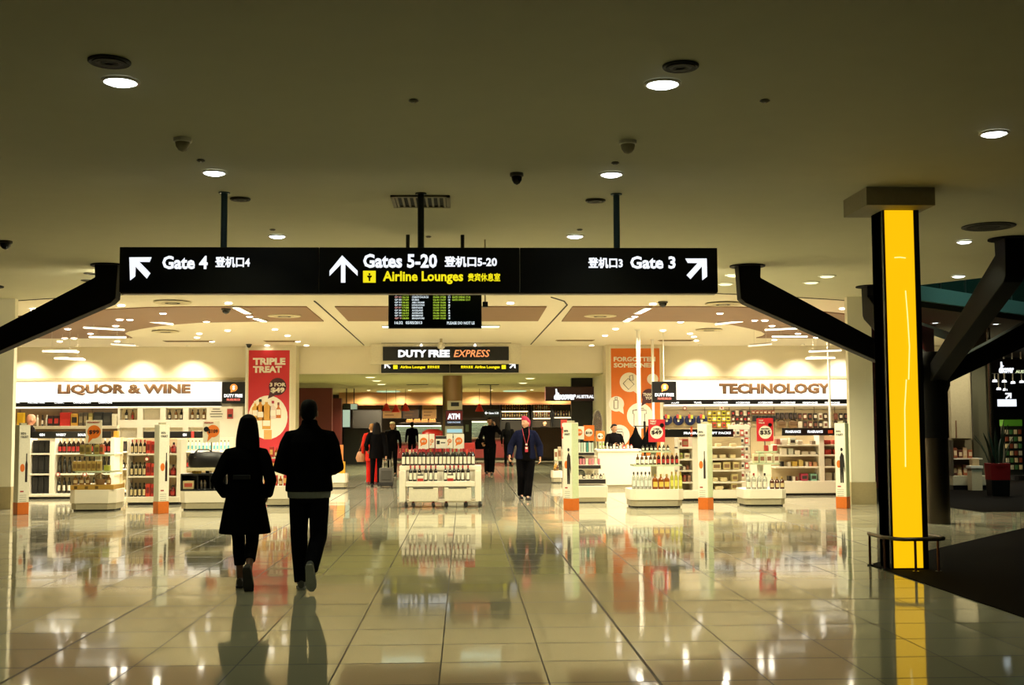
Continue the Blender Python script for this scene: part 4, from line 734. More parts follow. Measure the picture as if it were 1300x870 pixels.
# ---- black case display with the $109 sign
YC = 21.95
sc_, z = pedestal('white plinth carrying a black display case and a 109 dollar sign', 227, 294, YC, 624, (), .1)
t = thing('display_case', 'black open display case on the white plinth beside the woman', 'display case', (X(260, YC+.3), YC+.12, z(624)+.002)); q = lambda px, py: at(px, 612, YC+.12)-t.location
b = MB(); b.box(q(229, 0).x, q(288, 0).x, .0, .5, 0, .03); b.box(q(229, 0).x, q(288, 0).x, .44, .5, 0, z(602)-z(624)); b.box(q(229, 0).x, q(288, 0).x, 0, .5, z(604)-z(624), z(602)-z(624))
for x in (229, 250, 266, 286): b.box(q(x, 0).x, q(x+1.6, 0).x, 0, .5, 0, z(602)-z(624))
b.build('cabinet', mat('#0d0c0b', .35), t, bevel=.004); MB().box(q(236, 0).x, q(280, 0).x, .02, .45, z(598.5)-z(624), z(594.5)-z(624)).build('shelf', mat('#c3b893', .5), t, bevel=.004)
MB().box(q(258, 0).x, q(262, 0).x, .2, .3, z(602)-z(624), z(598.5)-z(624)).build('riser', mat('#0d0c0b', .35), t)
o = tag(MB().loft([(0, 0, .0, .30, .13), (0, 0, .04, .33, .14), (0, 0, .2, .33, .13), (0, 0, .27, .30, .10), (0, 0, .295, .24, .05)], 24, pw=.6).build('leather_bag', mat('#100d0c', .35), None, smooth=True, loc=(X(262, YC+.3), YC+.33, z(594.5)+.003)), 'black rounded leather bag on the shelf of the black display case', 'bag'); MB().tube([(-.22, -.06, .26), (-.14, -.07, .33), (.05, -.07, .33), (.14, -.06, .26)], .012, 6).build('handle', mat('#0c0a0a', .4), o); MB().lathe([(.02, 0), (.02, .008)], 12, (-.18, -.13, .18)).build('badge', STEEL, o)
for i, x in enumerate((246, 250, 254)): carton((X(x, YC+.2), YC+.22, z(602)+.003), .05, .05, .045, '#c9a33c', f'{ORD[i]} little gold box from the left under the shelf of the display case', 'little gold boxes', 'gift_box')
carton((X(240, YC+.2), YC+.25, z(624)+.034), .2, .12, .15, '#b9a878', 'beige and red box inside the left opening of the display case', None, 'gift_box', '#a8402c')
for i, x in enumerate((256.5, 261, 273, 278)):
    o = thing('watch', f'{ORD[i]} silver watch from the left on a cushion inside the display case', 'watch', (X(x, YC+.2), YC+.22, z(624)+.033), 0, 'watches in the display case'); MB().box(-.022, .022, -.02, .02, 0, .1).build('stand', mat('#26211c', .6), o, bevel=.006); f_ = MB(); disc(f_, (0, .11), .024, .024, -.03, -.016); f_.build('dial', STEEL, o, smooth=True); MB().box(-.011, .011, -.024, -.016, .05, .16).build('strap', mat('#5c4a32', .6), o)
promo('cream sign with an orange bubble and black dot reading one hundred nine dollars', 257.5, 534.5, 279, 562, YC+.66, mat('#e2d9c0', .5), (270.5, 547.5, 7.8), PORG, '$109', [('PREMIUM', 259.5, 536, 271, 538, LABR)], 624, yr=YC)
bubble(D.objects['promotional_sign.001'], 262, 545.2, 3.3, YC+.65, INK, None, 'black_dot', 0)
# ---- red and gold tiers seen between the couple
YG = 22.9
sg_, z = pedestal('white plinth of red and gold gift bottles between the two walkers', 334, 392, YG, 617, ((338, 388, 598, .12), (342, 384, 581, .25)), .08)
for r, (py, a, b, n, dy) in enumerate(((617, 338, 388, 9, .1), (598, 341, 385, 8, .22), (581, 345, 381, 7, .34))):
    for i, x in enumerate(spread_x(a, b, n, YG+dy)):
        if (i+r) % 2: bottle((x, YG+dy, z(py)+.001), f'{ORD[i]} amber bottle place on {["lowest", "middle", "top"][r]} tier between the couple', 'flask', '#8a4a14', CAPR, LABC, group='amber bottles between the couple', parts=True, s=.72)
        else: carton((x, YG+dy, z(py)+.001), .074, .09, .2, '#a8261c', f'{ORD[i]} red and gold carton place on {["lowest", "middle", "top"][r]} tier between the couple', 'red cartons between the couple', 'gift_box', '#d6a85a')
YY = 29.4
s_, z = pedestal('small white plinth with yellow boxes beside the man', 416, 440, YY, 601.5, (), .05, .5)
carton((X(433.5, YY+.2), YY+.2, z(601.5)+.001), .19, .19, .29, '#d19a1e', 'tall yellow box at the edge of the small plinth beside the man', None, 'carton'); carton((X(424, YY+.2), YY+.2, z(601.5)+.001), .16, .19, .16, '#c26a26', 'lower orange box beside the tall yellow one', None, 'carton')
o = thing('poster_stand', 'narrow orange poster stand behind the yellow boxes', 'poster', (X(430, 31), 31, 0)); MB().box(-.12, .12, 0, .03, .55, 1.05).build('board', mat('#cf7a3a', .5), o); MB().tube([(0, .02, 0), (0, .02, .56)], .015, 8).build('stem', STEEL, o); MB().lathe([(.1, 0), (.1, .012)], 14, (0, .02, 0)).build('foot', STEEL, o)

# ---- wine trolley in the middle
YT = 22.15
c = at(559.3, 645, YT); t = thing('wine_trolley', 'white wheeled trolley stacked with red-capped wine in the shop aisle', 'trolley', (c.x, YT, 0)); q = lambda px: X(px, YT, 600)-c.x; z = lambda p: Z(p, YT, 559)
for a, b_ in ((506.5, 515), (603, 611)): MB().box(q(a), q(b_), .02, .5, .115, z(598)-.001).build('side_panel', FIX, t, bevel=.008)
MB().box(q(506), q(611.5), .3, .78, z(598), z(592)).build('upper_deck', FIX, t, bevel=.008); MB().box(q(515), q(603), .0, .36, z(618), z(611.5)).build('lower_deck', FIX, t, bevel=.008); MB().box(q(515), q(603), .34, .37, z(611.5), z(598)).build('riser', FIX, t)
MB().box(q(512), q(607), .1, .7, .1, .125).build('underframe', FIX, t)
for a, b_ in ((519, 556), (564, 598.5)):
    dr = MB().box(q(a), q(b_), .02, .34, .12, z(619)).build('drawer', mat('#ddd5bf', .5), t, bevel=.008); MB().box(q(a+5.5), q(b_-6), .012, .03, z(620.7), z(619.4)).build('slot', KICK, dr)
for px, y in ((515.5, .0), (524.5, .06), (550, .06), (566.5, .06), (591.5, .06), (609.5, .0)):
    wh = MB().lathe([(.012, -.02), (.045, -.02), (.05, -.011), (.05, .011), (.045, .02), (.012, .02)], 14); M = Matrix.Translation((q(px), y+.06, .042)) @ Matrix.Rotation(pi/2, 4, 'X') @ Matrix.Rotation(.5, 4, 'X' if y else 'Y'); M = Matrix.Translation((q(px), y+.04, .051)) @ Matrix.Rotation(.4, 4, 'Z') @ Matrix.Rotation(pi/2, 4, 'Y')
    wh.v = [tuple(M @ Vector(p)) for p in wh.v]; ca = wh.build('caster', mat('#1d1a17', .5), t, smooth=True); MB().box(q(px)-.02, q(px)+.02, y+.02, y+.06, .085, .12).build('fork', mat('#8a3a34' if y else '#55504a', .4, .4), ca)
bottles(spread_x(512.5, 600.5, 18, YT+.42), YT+.42, z(592), 'red-capped white-labelled wine bottle', 'upper deck of the trolley', 'wine on the upper deck', kind='wine', gc='#120c0d', cap=CAPR, lab=LABW, parts=True, capname='capsule')
for i, x in enumerate(spread_x(516, 598, 9, YT+.56)): bottle((x, YT+.58, z(592)+.001), f'{ORD[i]} wine bottle from the left in the row behind on the upper deck', 'wine', '#120c0d', CAPG if i % 3 == 0 else CAPR, LABW, group='rear wine bottles on the trolley', parts=True, capname='capsule')
for s_, xs2 in (('left', (521.2, 526.7, 532.8, 540.5, 547, 553)), ('right', (565.4, 571.4, 576.4, 581.9, 587.4, 594.2))):
    for i, px in enumerate(xs2): bottle((X(px, YT+.2), YT+.2, z(611.5)+.001), f'{ORD[i]} wine bottle of the {s_} set of six on the lower deck', 'wine', '#120c0d', CAPR, LABW, group='wine on the lower deck', parts=True, s=.93, capname='capsule')
for i, px in enumerate((533.8, 571.7)):
    o = thing('price_card', ['red and white price card before the left six wine bottles', 'red and white price card before the right six wine bottles'][i], 'price card', (X(px, YT+.06), YT+.06, z(611.5)), 0, 'price cards on the trolley'); MB().box(-.055, .055, 0, .008, .002, .13).build('card', LABW, o); MB().box(-.055, .055, -.003, .001, .002, .055).build('red_print', LABR, o); MB().box(-.055, .055, -.003, .001, .11, .13).build('dark_print', LABK, o)
YP = YT+.68
for i, (x0, y0, x1, y1, kind, lab) in enumerate(((531.3, 551.5, 544.2, 570.5, 'o', 'white card with an orange bubble at the left on the trolley'), (545, 551, 551.5, 569, 'o', 'narrow card with an orange bubble left of the centre card on the trolley'), (553, 553.5, 566.7, 569.5, 'k', 'white and black printed card in the middle of the trolley'), (567, 551, 574.5, 569, 'o', 'narrow card with an orange bubble right of the centre card on the trolley'), (575.8, 551, 589.2, 570.5, 'o', 'white card with an orange bubble at the right on the trolley'))):
    y_ = YP if i in (0, 4) else YP+.05
    c2 = at((x0+x1)/2, y1, y_); o = thing('promotional_card', lab, 'sign', (c2.x, y_, c2.z), 0, 'cards on the trolley'); a, b_ = at(x0, y1, y_)-c2, at(x1, y0, y_)-c2; MB().box(a.x, b_.x, 0, .012, 0, b_.z).build('board', WHITE, o)
    MB().tube([(0, .006, z(592)-c2.z), (0, .006, .005)], .008, 6).build('stem', STEEL, o)
    if kind == 'o':
        r = min(4.6, (x1-x0)*.36); bubble(o, (x0+x1)/2, y0+9, r, y_, PORG, [((x0+x1)/2-r*.7, y0+11.5), ((x0+x1)/2, y0+13), ((x0+x1)/2-r*.9, y0+15.5)], y=0); textpx(o, '$15', (x0+x1)/2-r*.6, y0+7.6, (x0+x1)/2+r*.6, y0+10.6, y_-.006, LABW, bold=.05)
    else:
        MB().box(a.x, b_.x, -.003, .001, b_.z-.06, b_.z-.005).build('black_band', LABK, o); MB().box(a.x+.02, a.x+.08, -.003, .001, .08, .15).build('black_print', LABK, o); MB().box(a.x+.1, b_.x-.02, -.003, .001, .1, .12).build('print_line', LABK, o)
carton((X(596, YP), YP+.03, z(592)+.001), .2, .12, z(563.5)-z(592), '#b3261c', 'red carton at the right end of the trolley behind the wine', None, 'carton', '#d04a38'); carton((X(524, YP), YP+.03, z(592)+.001), .16, .12, z(572)-z(592), '#cfc3a4', 'cream carton at the left end of the trolley behind the wine', None, 'carton', '#b3261c')
# ================================================================== RIGHT-HAND SHOP
# stand and tiers beside the passage
YS = 31.5
s_, z = pedestal('small white plinth holding a basket of golden soft toys near the staff member', 700.5, 714.5, YS, 598, ((704, 719, 584, .12),), .04, .42)
o = thing('toy_basket', 'basket of golden soft toys on the small plinth', 'basket', (X(706, YS), YS+.088, z(598)+.002)); o.scale = (.62, .62, .72); MB().lathe([(.10, 0), (.13, .07), (.125, .07), (.095, .006)], 16).build('bowl', mat('#8a6a3a', .7, noise=.2, scale=80), o, smooth=True)
for i, (x, y, h) in enumerate(((-.06, -.05, .10), (.05, -.05, .11), (0, .04, .14), (-.01, -.06, .17))):
    b = MB(); b.ball((x, y, h), (.05, .045, .05), 10); b.ball((x, y-.01, h+.065), .038, 10); b.ball((x-.03, y, h+.1), .015, 8); b.ball((x+.03, y, h+.1), .015, 8); b.build('soft_toy', mat('#c99a45' if i != 1 else '#6a3a24', .8), o, smooth=True)
for i, (x, c) in enumerate(((706.5, '#d8cfb6'), (711, '#b9a88a'), (715.5, '#d0c6ae'))): carton((X(x, YS), YS+.25, z(584)+.001), .085, .1, .28+.06*(i % 2), c, f'{ORD[i]} pale pack from the left on the tier above the toy basket', 'pale packs above the toys', 'carton', '#8a5a3a')
for x0, y0, x1, y1, c, lab in ((712, 533, 720, 544.5, '#a8301f', 'upper red notice behind the cosmetics totem'), (713, 545.5, 720.5, 557.5, '#b5402c', 'lower red and white notice behind the cosmetics totem')):
    Y_ = 33.1 if y0 < 540 else 32.4; c2 = at((x0+x1)/2, y1, Y_); o = thing('notice', lab, 'sign', (c2.x, Y_, c2.z)); a, b_ = at(x0, y1, Y_)-c2, at(x1, y0, Y_)-c2; MB().box(a.x, b_.x, 0, .015, 0, b_.z).build('board', mat(c, .5), o); MB().box(a.x*.6, b_.x*.6, -.003, 0, b_.z*.2, b_.z*.6).build('print', LABW, o); MB().tube([(0, .012, .01), (0, .012, -c2.z)], .01, 6).build('stem', STEEL, o); MB().lathe([(.07, -c2.z), (.07, -c2.z+.01)], 12, (0, .012, 0)).build('foot', STEEL, o)
# tiered cosmetics unit
YQ = 23.3
a, b_ = X(727, YQ), X(771, YQ); c = (a+b_)/2; w = (b_-a)/2; t = thing('display_stand', 'white three-tier cosmetics stand right of the middle totem', 'display stand', (c, YQ, 0)); z = lambda p: Z(p, YQ, 750); q = lambda px: X(px, YQ)-c
MB().box(-w, w, 0, .7, .1, z(617)).build('plinth_body', FIX, t, bevel=.012); MB().box(-w+.02, w-.02, .02, .68, .02, .1).build('kick_band', GREYB, t); MB().box(-w+.05, w-.05, .05, .65, 0, .02).build('foot', KICK, t)
for (p0, p1, yt, yb, d0) in ((729, 757.5, 575, 579.5, .3), (728, 764.5, 591, 596.5, .17), (728, 769.5, 608.5, 615, .04)):
    tr = MB().box(q(p0), q(p1), d0, .62, z(yb)-.0, z(yt)).build('tray', mat('#ded6c0', .5), t, bevel=.006); MB().box(q(p0+2), q(p1-1), d0-.006, d0+.002, z(yb)+.012, z(yt)-.004).build('tray_front', mat('#2a2320', .5), tr)
for p in (752, 751): MB().lathe([(.05, z(591 if p == 752 else 608.5)), (.10, z(582 if p == 752 else 599)), (.17, z(580 if p == 752 else 597))], 16, (q(p), .46, 0)).build('cone_support', mat('#cfc6ae', .4), t, smooth=True)
for i, x in enumerate(spread_x(731.5, 755, 8, YQ)): carton((x, YQ+.42, z(575)+.001), .038, .05, z(562.5)-z(575), ['#e4e3d8', '#3f8f86', '#e9e6da', '#bcd0bf'][i % 4], f'{ORD[i]} slim toiletry box from the left on the top cosmetics tier', 'toiletry boxes on the top tier', 'carton')
for i, x in enumerate(spread_x(731, 762, 9, YQ)): carton((x, YQ+.28, z(591)+.001), .042, .05, z(583)-z(591), ['#d98a94', '#e7dccb', '#d77a88'][i % 3], f'{ORD[i]} pink or cream box from the left on the middle cosmetics tier', 'boxes on the middle tier', 'carton')
for i, x in enumerate(spread_x(731, 767, 11, YQ)): bottle((x, YQ+.16, z(608.5)+.001), f'{ORD[i]} little lotion tube from the left on the bottom cosmetics tier', 'perfume', '#d9cdb4' if i % 3 else '#2a2422', CAPK, LABW, group='tubes on the bottom tier', name='lotion_tube', s=.95)
YE = YQ+.5
promo('white sign with an orange square behind the middle totem', 729.5, 541.5, 741.5, 558, YE, WHITE, (735, 549, 4.4), PORG, '$10', [], 575, False, LABW, yr=YQ); promo('orange sign with a white disc on the cosmetics tiers', 741, 540, 754.5, 560, YE+.04, PORG, (747.5, 549.5, 5), LABW, '$18', [], 575, False, yr=YQ); promo('small orange sign with a white disc beside the counter', 756.5, 547.5, 767.5, 560.5, 28.75, PORG, (762, 554, 3.8), LABW, '$1', [], 570.5, False, yr=28.4)
t = thing('side_rack', 'slim white rack of small packs tucked behind the middle totem', 'shelving', (X(720.5, 24.2), 24.2, 0)); MB().box(-.09, .09, 0, .3, 0, .08).build('base', FIX, t); MB().box(-.09, .09, .27, .3, .08, 1.25).build('back_panel', FIX, t)
for i, zz in enumerate((.4, .7, 1.0)): MB().box(-.09, .09, .02, .27, zz-.02, zz).build('shelf', FIX, t)
for i, zz in enumerate((.4, .7, 1.0)): carton((X(720.5, 24.2), 24.36, zz+.001), .13, .15, .2, ['#a88a5a', '#d6ccb4', '#7d5a44'][i], f'{["lowest", "middle", "topmost"][i]} pack in the slim rack behind the middle totem', 'packs in the slim rack', 'carton')
# white counter with bottles and a cashier behind it
YR = 28.4
a, b_ = X(759, YR), X(812, YR); c = (a+b_)/2; w = (b_-a)/2; t = thing('sales_counter', 'long white sales counter in front of the cashier', 'counter', (c, YR, 0)); z = lambda p: Z(p, YR, 785)
MB().box(-w, w, 0, .62, .09, z(573.5)).build('front', FIX, t, bevel=.01); MB().box(-w-.03, w+.03, -.03, .66, z(573.5), z(570.5)).build('worktop', WHITE, t, bevel=.008); MB().box(-w+.03, w-.03, .03, .6, 0, .09).build('plinth', GREYB, t)
CT = z(570.5)
for i, (px, k, c_, cp) in enumerate(((763, 'slim', '#7fa33a', CAPW), (767, 'slim', '#8fae4a', CAPW), (771.5, 'slim', '#c9c4b0', CAPK), (776, 'squat', '#151312', CAPK), (780.5, 'perfume', '#d8d0bc', CAPW), (784, 'squat', '#151312', CAPK), (788.5, 'perfume', '#e0d8c6', CAPK), (793, 'perfume', '#c9405a', CAPK), (798, 'squat', '#d6ccb8', CAPK), (802.5, 'perfume', '#e0a0a0', CAPR))):
    bottle((X(px, YR), YR+.15, CT+.001), f'{ORD[i]} cosmetics bottle from the left on the white sales counter', k, c_, cp, LABW, group='bottles on the sales counter', name='cosmetics_bottle', parts=True, s=.62 if k != 'perfume' else 1.1)
# dark stand behind the pole
t = thing('accessory_stand', 'black stand hung with dark bags behind the white pole', 'display stand', (X(816, 29.6), 29.6, 0)); MB().box(-.3, .3, -.15, .25, 0, .75).build('cabinet', FIX, t, bevel=.01); MB().tube([(.06, .05, .75), (.06, .05, 1.62)], .03, 8).build('post', INK, t); MB().tube([(-.22, .05, 1.5), (.26, .05, 1.5)], .015, 6).build('crossbar', INK, t)
for i, (x, zc, r) in enumerate(((-.17, 1.16, .17), (.16, 1.12, .19))): MB().loft([(x, .05, zc-r*1.5, r*.7, .09), (x, .05, zc-r*1.2, r, .11), (x, .05, zc, r, .1), (x, .05, zc+r*.9, r*.45, .05), (x, .05, 1.5, .012, .012)], 16).build('bag', DARKCLOTH, t, smooth=True)
# spirit stand with the $49 sign
Y1 = 21.75
t, z = pedestal('white plinth stand of spirits with a red 49 dollar sign', 800.5, 869, Y1, 621.5, ((806, 867.5, 590.5, .14), (816, 856, 573, .3)), .1, .8)
rw = [('clear spirits bottle', 'slim', '#dfe6dd', CAPK, mat('#cfd6cc', .5), .75, (805, 810, 815, 820, 825)), ('amber rum bottle', 'flask', '#8a4310', CAPG, mat('#d8b44a', .5), 0, (832, 839.5, 847)), ('yellow liqueur bottle', 'slim', '#c7c24a', CAPG, mat('#d8d25a', .5), .3, (853.5, 858.8, 864.3))]
for d, k, c_, cp, lb, tr, xs in rw:
    for i, px in enumerate(xs): bottle((X(px, Y1), Y1+.1, z(621.5)+.001), f'{ORD[i]} {d} from the left at the front of the 49 dollar stand', k, c_, cp, lb, tr, d+'s on the stand', True, s=1.08)
bottles(spread_x(812, 834, 5, Y1), Y1+.27, z(590.5), 'white-labelled cream liqueur bottle', 'upper tier of the 49 dollar stand', kind='whisky', gc='#5a3a22', cap=mat('#7a4a2a', .4), lab=LABW, parts=True, s=.72); bottles(spread_x(839, 862, 5, Y1), Y1+.27, z(590.5), 'dark red-labelled whisky bottle', 'upper tier of the 49 dollar stand', kind='whisky', gc='#3a0f0a', cap=CAPG, lab=LABR, parts=True, s=.78)
bottles(spread_x(820, 852, 7, Y1), Y1+.36, z(573), 'dark white-labelled miniature', 'top tier of the 49 dollar stand', kind='squat', gc='#181312', cap=CAPK, lab=LABW, s=.52)
promo('red sign with a white disc reading forty-nine dollars', 823.5, 532.5, 844, 561.5, Y1+.44, PRED, (833.5, 549, 8.2), LABW, '$49', [('TRIPLE', 825, 534, 833, 536.3, LABW), ('TREAT', 825, 537, 832.5, 539.3, LABW), ('3 FOR', 829.5, 543.8, 837.5, 546, INK)], 573, False, yr=Y1); bubble(D.objects[[o.name for o in S.objects if o.get('label', '').startswith('red sign with a white disc reading forty')][0]], 840.3, 540, 2.7, Y1+.43, INK, None, 'black_dot', 0)
# gondolas E and F
YEE = 23.6
ge, z = gondola('shelf_unit', 'white fragrance gift pack shelves behind the two spirit stands', 861, 947, YEE, 622.5, (567.5, 582.5, 597, 612), 556, ((861, 862.5), (879, 886, 553)), (840, 931, 545, 555), .45, words=(('FRAGRANCE GIFT PACKS', 868, 928),))
MB().box(X(876.5, YEE)-ge.location.x, X(879, YEE)-ge.location.x, -.03, -.02, z(554), z(541.5)).build('orange_tab', mat('#c8502a', .5), ge)
k = 0
for py, items in ((567.5, [(865.5, 4, 9, '#e8e1cf'), (871.5, 9, 11, '#a03a2c'), (914, 7, 4.5, '#d6c294'), (933, 8, 4.5, '#d6c294')]), (582.5, [(866, 4, 8, '#b4bd5a'), (873.5, 8, 7.5, '#e2d8b4'), (899, 4, 5, '#dccb9c'), (908, 9, 5, '#e0d2a8'), (919, 9, 5, '#e0d2a8'), (932, 8, 5, '#dccb9c')]),
                  (597, [(864.5, 4, 7, '#2a2522'), (869.5, 4, 5, '#d9cfb4'), (874, 3.5, 6, '#7d4a34'), (899, 8, 11, '#8f6a40'), (911, 13, 10, '#d9cc98'), (924, 11, 11, '#cdbb80'), (936, 9, 11, '#d3c48c')]), (612, [(864.5, 4, 8, '#d7cdb8'), (870, 4, 9, '#9c3a30'), (876, 4, 9, '#b98a70'), (908, 10, 5.5, '#dccb9c'), (920, 10, 5.5, '#dccb9c'), (934, 9, 10, '#cdbb80')]), (622.5, [(899, 9, 6, '#e0d6bc'), (914, 12, 5, '#dccb9c'), (933, 9, 9, '#d3c48c')])):
    nm = {567.5: 'top', 582.5: 'second', 597: 'third', 612: 'fourth', 622.5: 'lowest'}[py]
    for i, (px, w_, h_, c_) in enumerate(items): carton((X(px, YEE), YEE+.2, z(py)+.001), w_*YEE/FPX*.86, .16, h_*YEE/FPX*.9, c_, f'{ORD[i]} gift pack from the left on the {nm} fragrance gift shelf', 'fragrance gift packs', 'gift_box', '#8a6a4a' if h_ > 6 else None)
YF = 25.2
gf, z = gondola('shelf_unit', 'white fragrance shelves beside the right pier, black header lettered twice', 985, 1078, YF, 611, (564.5, 577.5, 592.5), 554, ((1040.5, 1046.5, 552), (1074, 1078)), (993, 1060, 543.5, 553), .45, words=(('FRAGRANCE', 997, 1016.5), ('FRAGRANCE', 1025, 1044.5)))
MB().box(X(1051, YF)-gf.location.x, X(1057, YF)-gf.location.x, -.026, -.02, z(550.5), z(546.5)).build('red_print', mat('#c8502a', .5), gf)
for py, items in ((564.5, [(990, 6, 8, '#9c5a4a'), (998, 8, 8, '#e6dfcd'), (1008.5, 9, 9, '#c9cbb4'), (1018, 7, 6, '#e6dfcd'), (1035, 6, 5, '#8a7a66'), (1053, 9, 6, '#b0382c'), (1063, 8, 6, '#c04a3a')]), (577.5, [(997, 8, 9, '#e6dfcd'), (1006, 7, 9, '#cfd0bc'), (1014, 8, 6, '#e9e3d2'), (1024, 10, 4.5, '#d9cfb6'), (1034, 8, 4, '#e6dfcd'), (1053, 10, 7, '#b0382c'), (1064, 8, 7, '#c04a3a')]),
                  (592.5, [(995, 4, 7, '#1d1917'), (1003.5, 4, 6, '#ddd4c0'), (1010.5, 7, 7, '#c9a94a'), (1018.5, 6, 9, '#d6be70'), (1026, 4, 6, '#e2dac6'), (1030.5, 4, 6, '#c9826a'), (1036.5, 6, 6, '#b48a60'), (1053, 10, 10, '#a39a80'), (1064, 8, 10, '#a39a80')]), (611, [(1004, 4, 7, '#1d1917'), (1009, 4, 6, '#e2dac6'), (1013, 3, 6, '#8a4a3a'), (1022.5, 10, 10, '#b03a52'), (1034.5, 9, 10, '#7fae98'), (1053, 10, 11, '#a39a80'), (1064, 8, 11, '#a39a80')])):
    nm = {564.5: 'top', 577.5: 'second', 592.5: 'third', 611: 'lowest'}[py]
    for i, (px, w_, h_, c_) in enumerate(items): carton((X(px, YF), YF+.2, z(py)+.001), w_*YF/FPX*.86, .16, h_*YF/FPX*.9, c_, f'{ORD[i]} fragrance box from the left on the {nm} shelf by the right pier', 'fragrance boxes', 'perfume_box', '#3a3530' if c_ in ('#7fae98', '#b03a52', '#c9cbb4') else None)
# spirit stand with the $35 sign
Y2 = 21.95
t, z = pedestal('white plinth stand of bottles with a red 35 dollar sign', 945.5, 1000, Y2, 621.5, ((959, 994, 588.5, .2), (966, 994, 573.5, .33)), .1, .8)
for i, px in enumerate((951, 958, 965, 972)): bottle((X(px, Y2), Y2+.12, z(621.5)+.001), f'{ORD[i]} clear bottle from the left at the front of the 35 dollar stand', 'whisky', '#dfe4d8', [CAPW, CAPR, CAPW, CAPK][i], LABW, .75, 'clear bottles on the stand', True, s=1.1)
bottles([X(p, Y2) for p in (981, 987.5, 994)], Y2+.12, z(621.5), 'dark amber whiskey bottle', 'front of the 35 dollar stand', kind='flask', gc='#4a1c08', cap=CAPG, lab=LABC, parts=True, s=.88)
for i, px in enumerate((963, 971, 980, 989.5)): carton((X(px, Y2), Y2+.27, z(588.5)+.001), .1, .1, z(577)-z(588.5), ['#c9c69a', '#b9c09a', '#dcd4b8', '#d9d0b4'][i], f'{ORD[i]} pale bottle carton from the left on the tier below the 35 dollar sign', 'pale cartons on the 35 dollar stand', 'carton', '#8a5a44')
for i, px in enumerate((979, 984.5, 990.5)): carton((X(px, Y2), Y2+.385, z(573.5)+.001), .07, .06, .11, ['#a8332a', '#e2dac6'][i % 2], f'{ORD[i]} small box from the left on the top tier of the 35 dollar stand', 'small boxes on the 35 dollar stand', 'carton')
promo('red sign with a white disc reading thirty-five dollars', 961, 531, 981.5, 560.5, Y2+.44, PRED, (971.5, 549, 8.4), LABW, '$35', [('TOP', 963, 533, 969, 535.2, LABW), ('VALUE', 963, 536, 970.5, 538.2, LABW), ('NOW ONLY', 966, 543.6, 976.5, 545.6, INK)], 573.5, False, yr=Y2); bubble(D.objects[[o.name for o in S.objects if o.get('label', '').startswith('red sign with a white disc reading thirty')][0]], 977.5, 539.5, 2.4, Y2+.43, INK, None, 'black_dot', 0)
# spinner of hanging packs between the gondolas
YH = 25.6; t = thing('hanging_rack', 'white rack of hanging packs between the gift shelves and the 35 dollar sign', 'shelving', (X(941, YH), YH, 0)); MB().box(-.24, .24, 0, .35, 0, .12).build('base', FIX, t, bevel=.01); MB().box(-.24, .24, .2, .23, .12, 1.52).build('back_panel', FIX, t, bevel=.004); z = lambda p: Z(p, YH, 941); c = t.location.x
for r, py in enumerate((546, 556, 566.5, 577, 588, 600)):
    MB().tube([(-.24, .19, z(py)), (.24, .19, z(py))], .008, 6).build('rail', STEEL, t)
    for i, px in enumerate((933, 938.5, 944, 949.5)):
        col = [('#e8e2d4', '#8a3a30'), ('#dcd4c0', '#3a3530'), ('#b5443a', '#e8e2d4')][(i+r*2) % 3]
        carton((X(px, YH), YH+.14, z(py+7.5)), .07, .04, .13, col[0], f'{ORD[i]} hanging pack from the left in the {ORD[r]} row of the white rack', 'packs on the white rack', 'hanging_pack', col[1], cat='pack')
# technology wall
YW = WY-.05
t = thing('peg_wall', 'beige pegboard wall of hanging packs under the TECHNOLOGY sign', 'shelving', (X(960, YW), YW, .5)); c = t.location
MB().box(X(843, YW)-c.x, X(1098, YW)-c.x, -.03, .04, 0, Z(517, YW, 960)-.5).build('pegboard', mat('#bda983', .65, noise=.06, scale=40), t)
for px in (895, 926, 952, 983, 1009, 1034, 1060): MB().box(X(px, YW)-c.x-.012, X(px, YW)-c.x+.012, -.045, -.03, 0, Z(517, YW, 960)-.5).build('seam', mat('#7a6848', .6), t)
for py in (520, 528, 535, 542): MB().box(X(843, YW)-c.x, X(1098, YW)-c.x, -.05, -.03, Z(py, YW, 960)-.51, Z(py, YW, 960)-.5).build('rail', STEEL, t)
def pack(px, py, w_, h_, col, label, band=None, group='packs on the technology wall', name='hanging_pack', d=.06): carton((X(px, YW), YW-.05-d/2-.004, Z(py+h_/2, YW, px)), w_*YW/FPX*.9, d, h_*YW/FPX*.93, col, label, group, name, band, cat='pack')
for i, px in enumerate((845.5, 860.3, 875, 889.8)):      # travel pillows
    o = thing('travel_pillow', f'{ORD[i]} navy travel pillow from the left on the technology wall', 'travel pillow', (X(px, YW), YW-.19, Z(533.5, YW, px)), 0, 'navy travel pillows')
    MB().tube([(.11*cos(q_), -.02*sin(q_), .105*sin(q_)) for q_ in [radians(110+d*17) for d in range(19)]], [.03]+[.062]*17+[.03], 10).build('cushion', mat('#1a2350', .8), o, smooth=True)
    MB().box(-.075, .0, -.09, -.07, .05, .17).build('red_and_white_flap', mat('#c84a44', .6), o, bevel=.006); MB().box(.0, .075, -.09, -.07, .04, .15).build('tag_card', mat('#c9cf4a', .6), o, bevel=.004); MB().lathe([(.03, -.03), (.03, .03)], 10, (-.02, -.09, -.03)).build('badge', WHITE, o); MB().tube([(0, -.02, .1), (0, 0, .22), (0, .158, .24)], .008, 6).build('hook', STEEL, o)
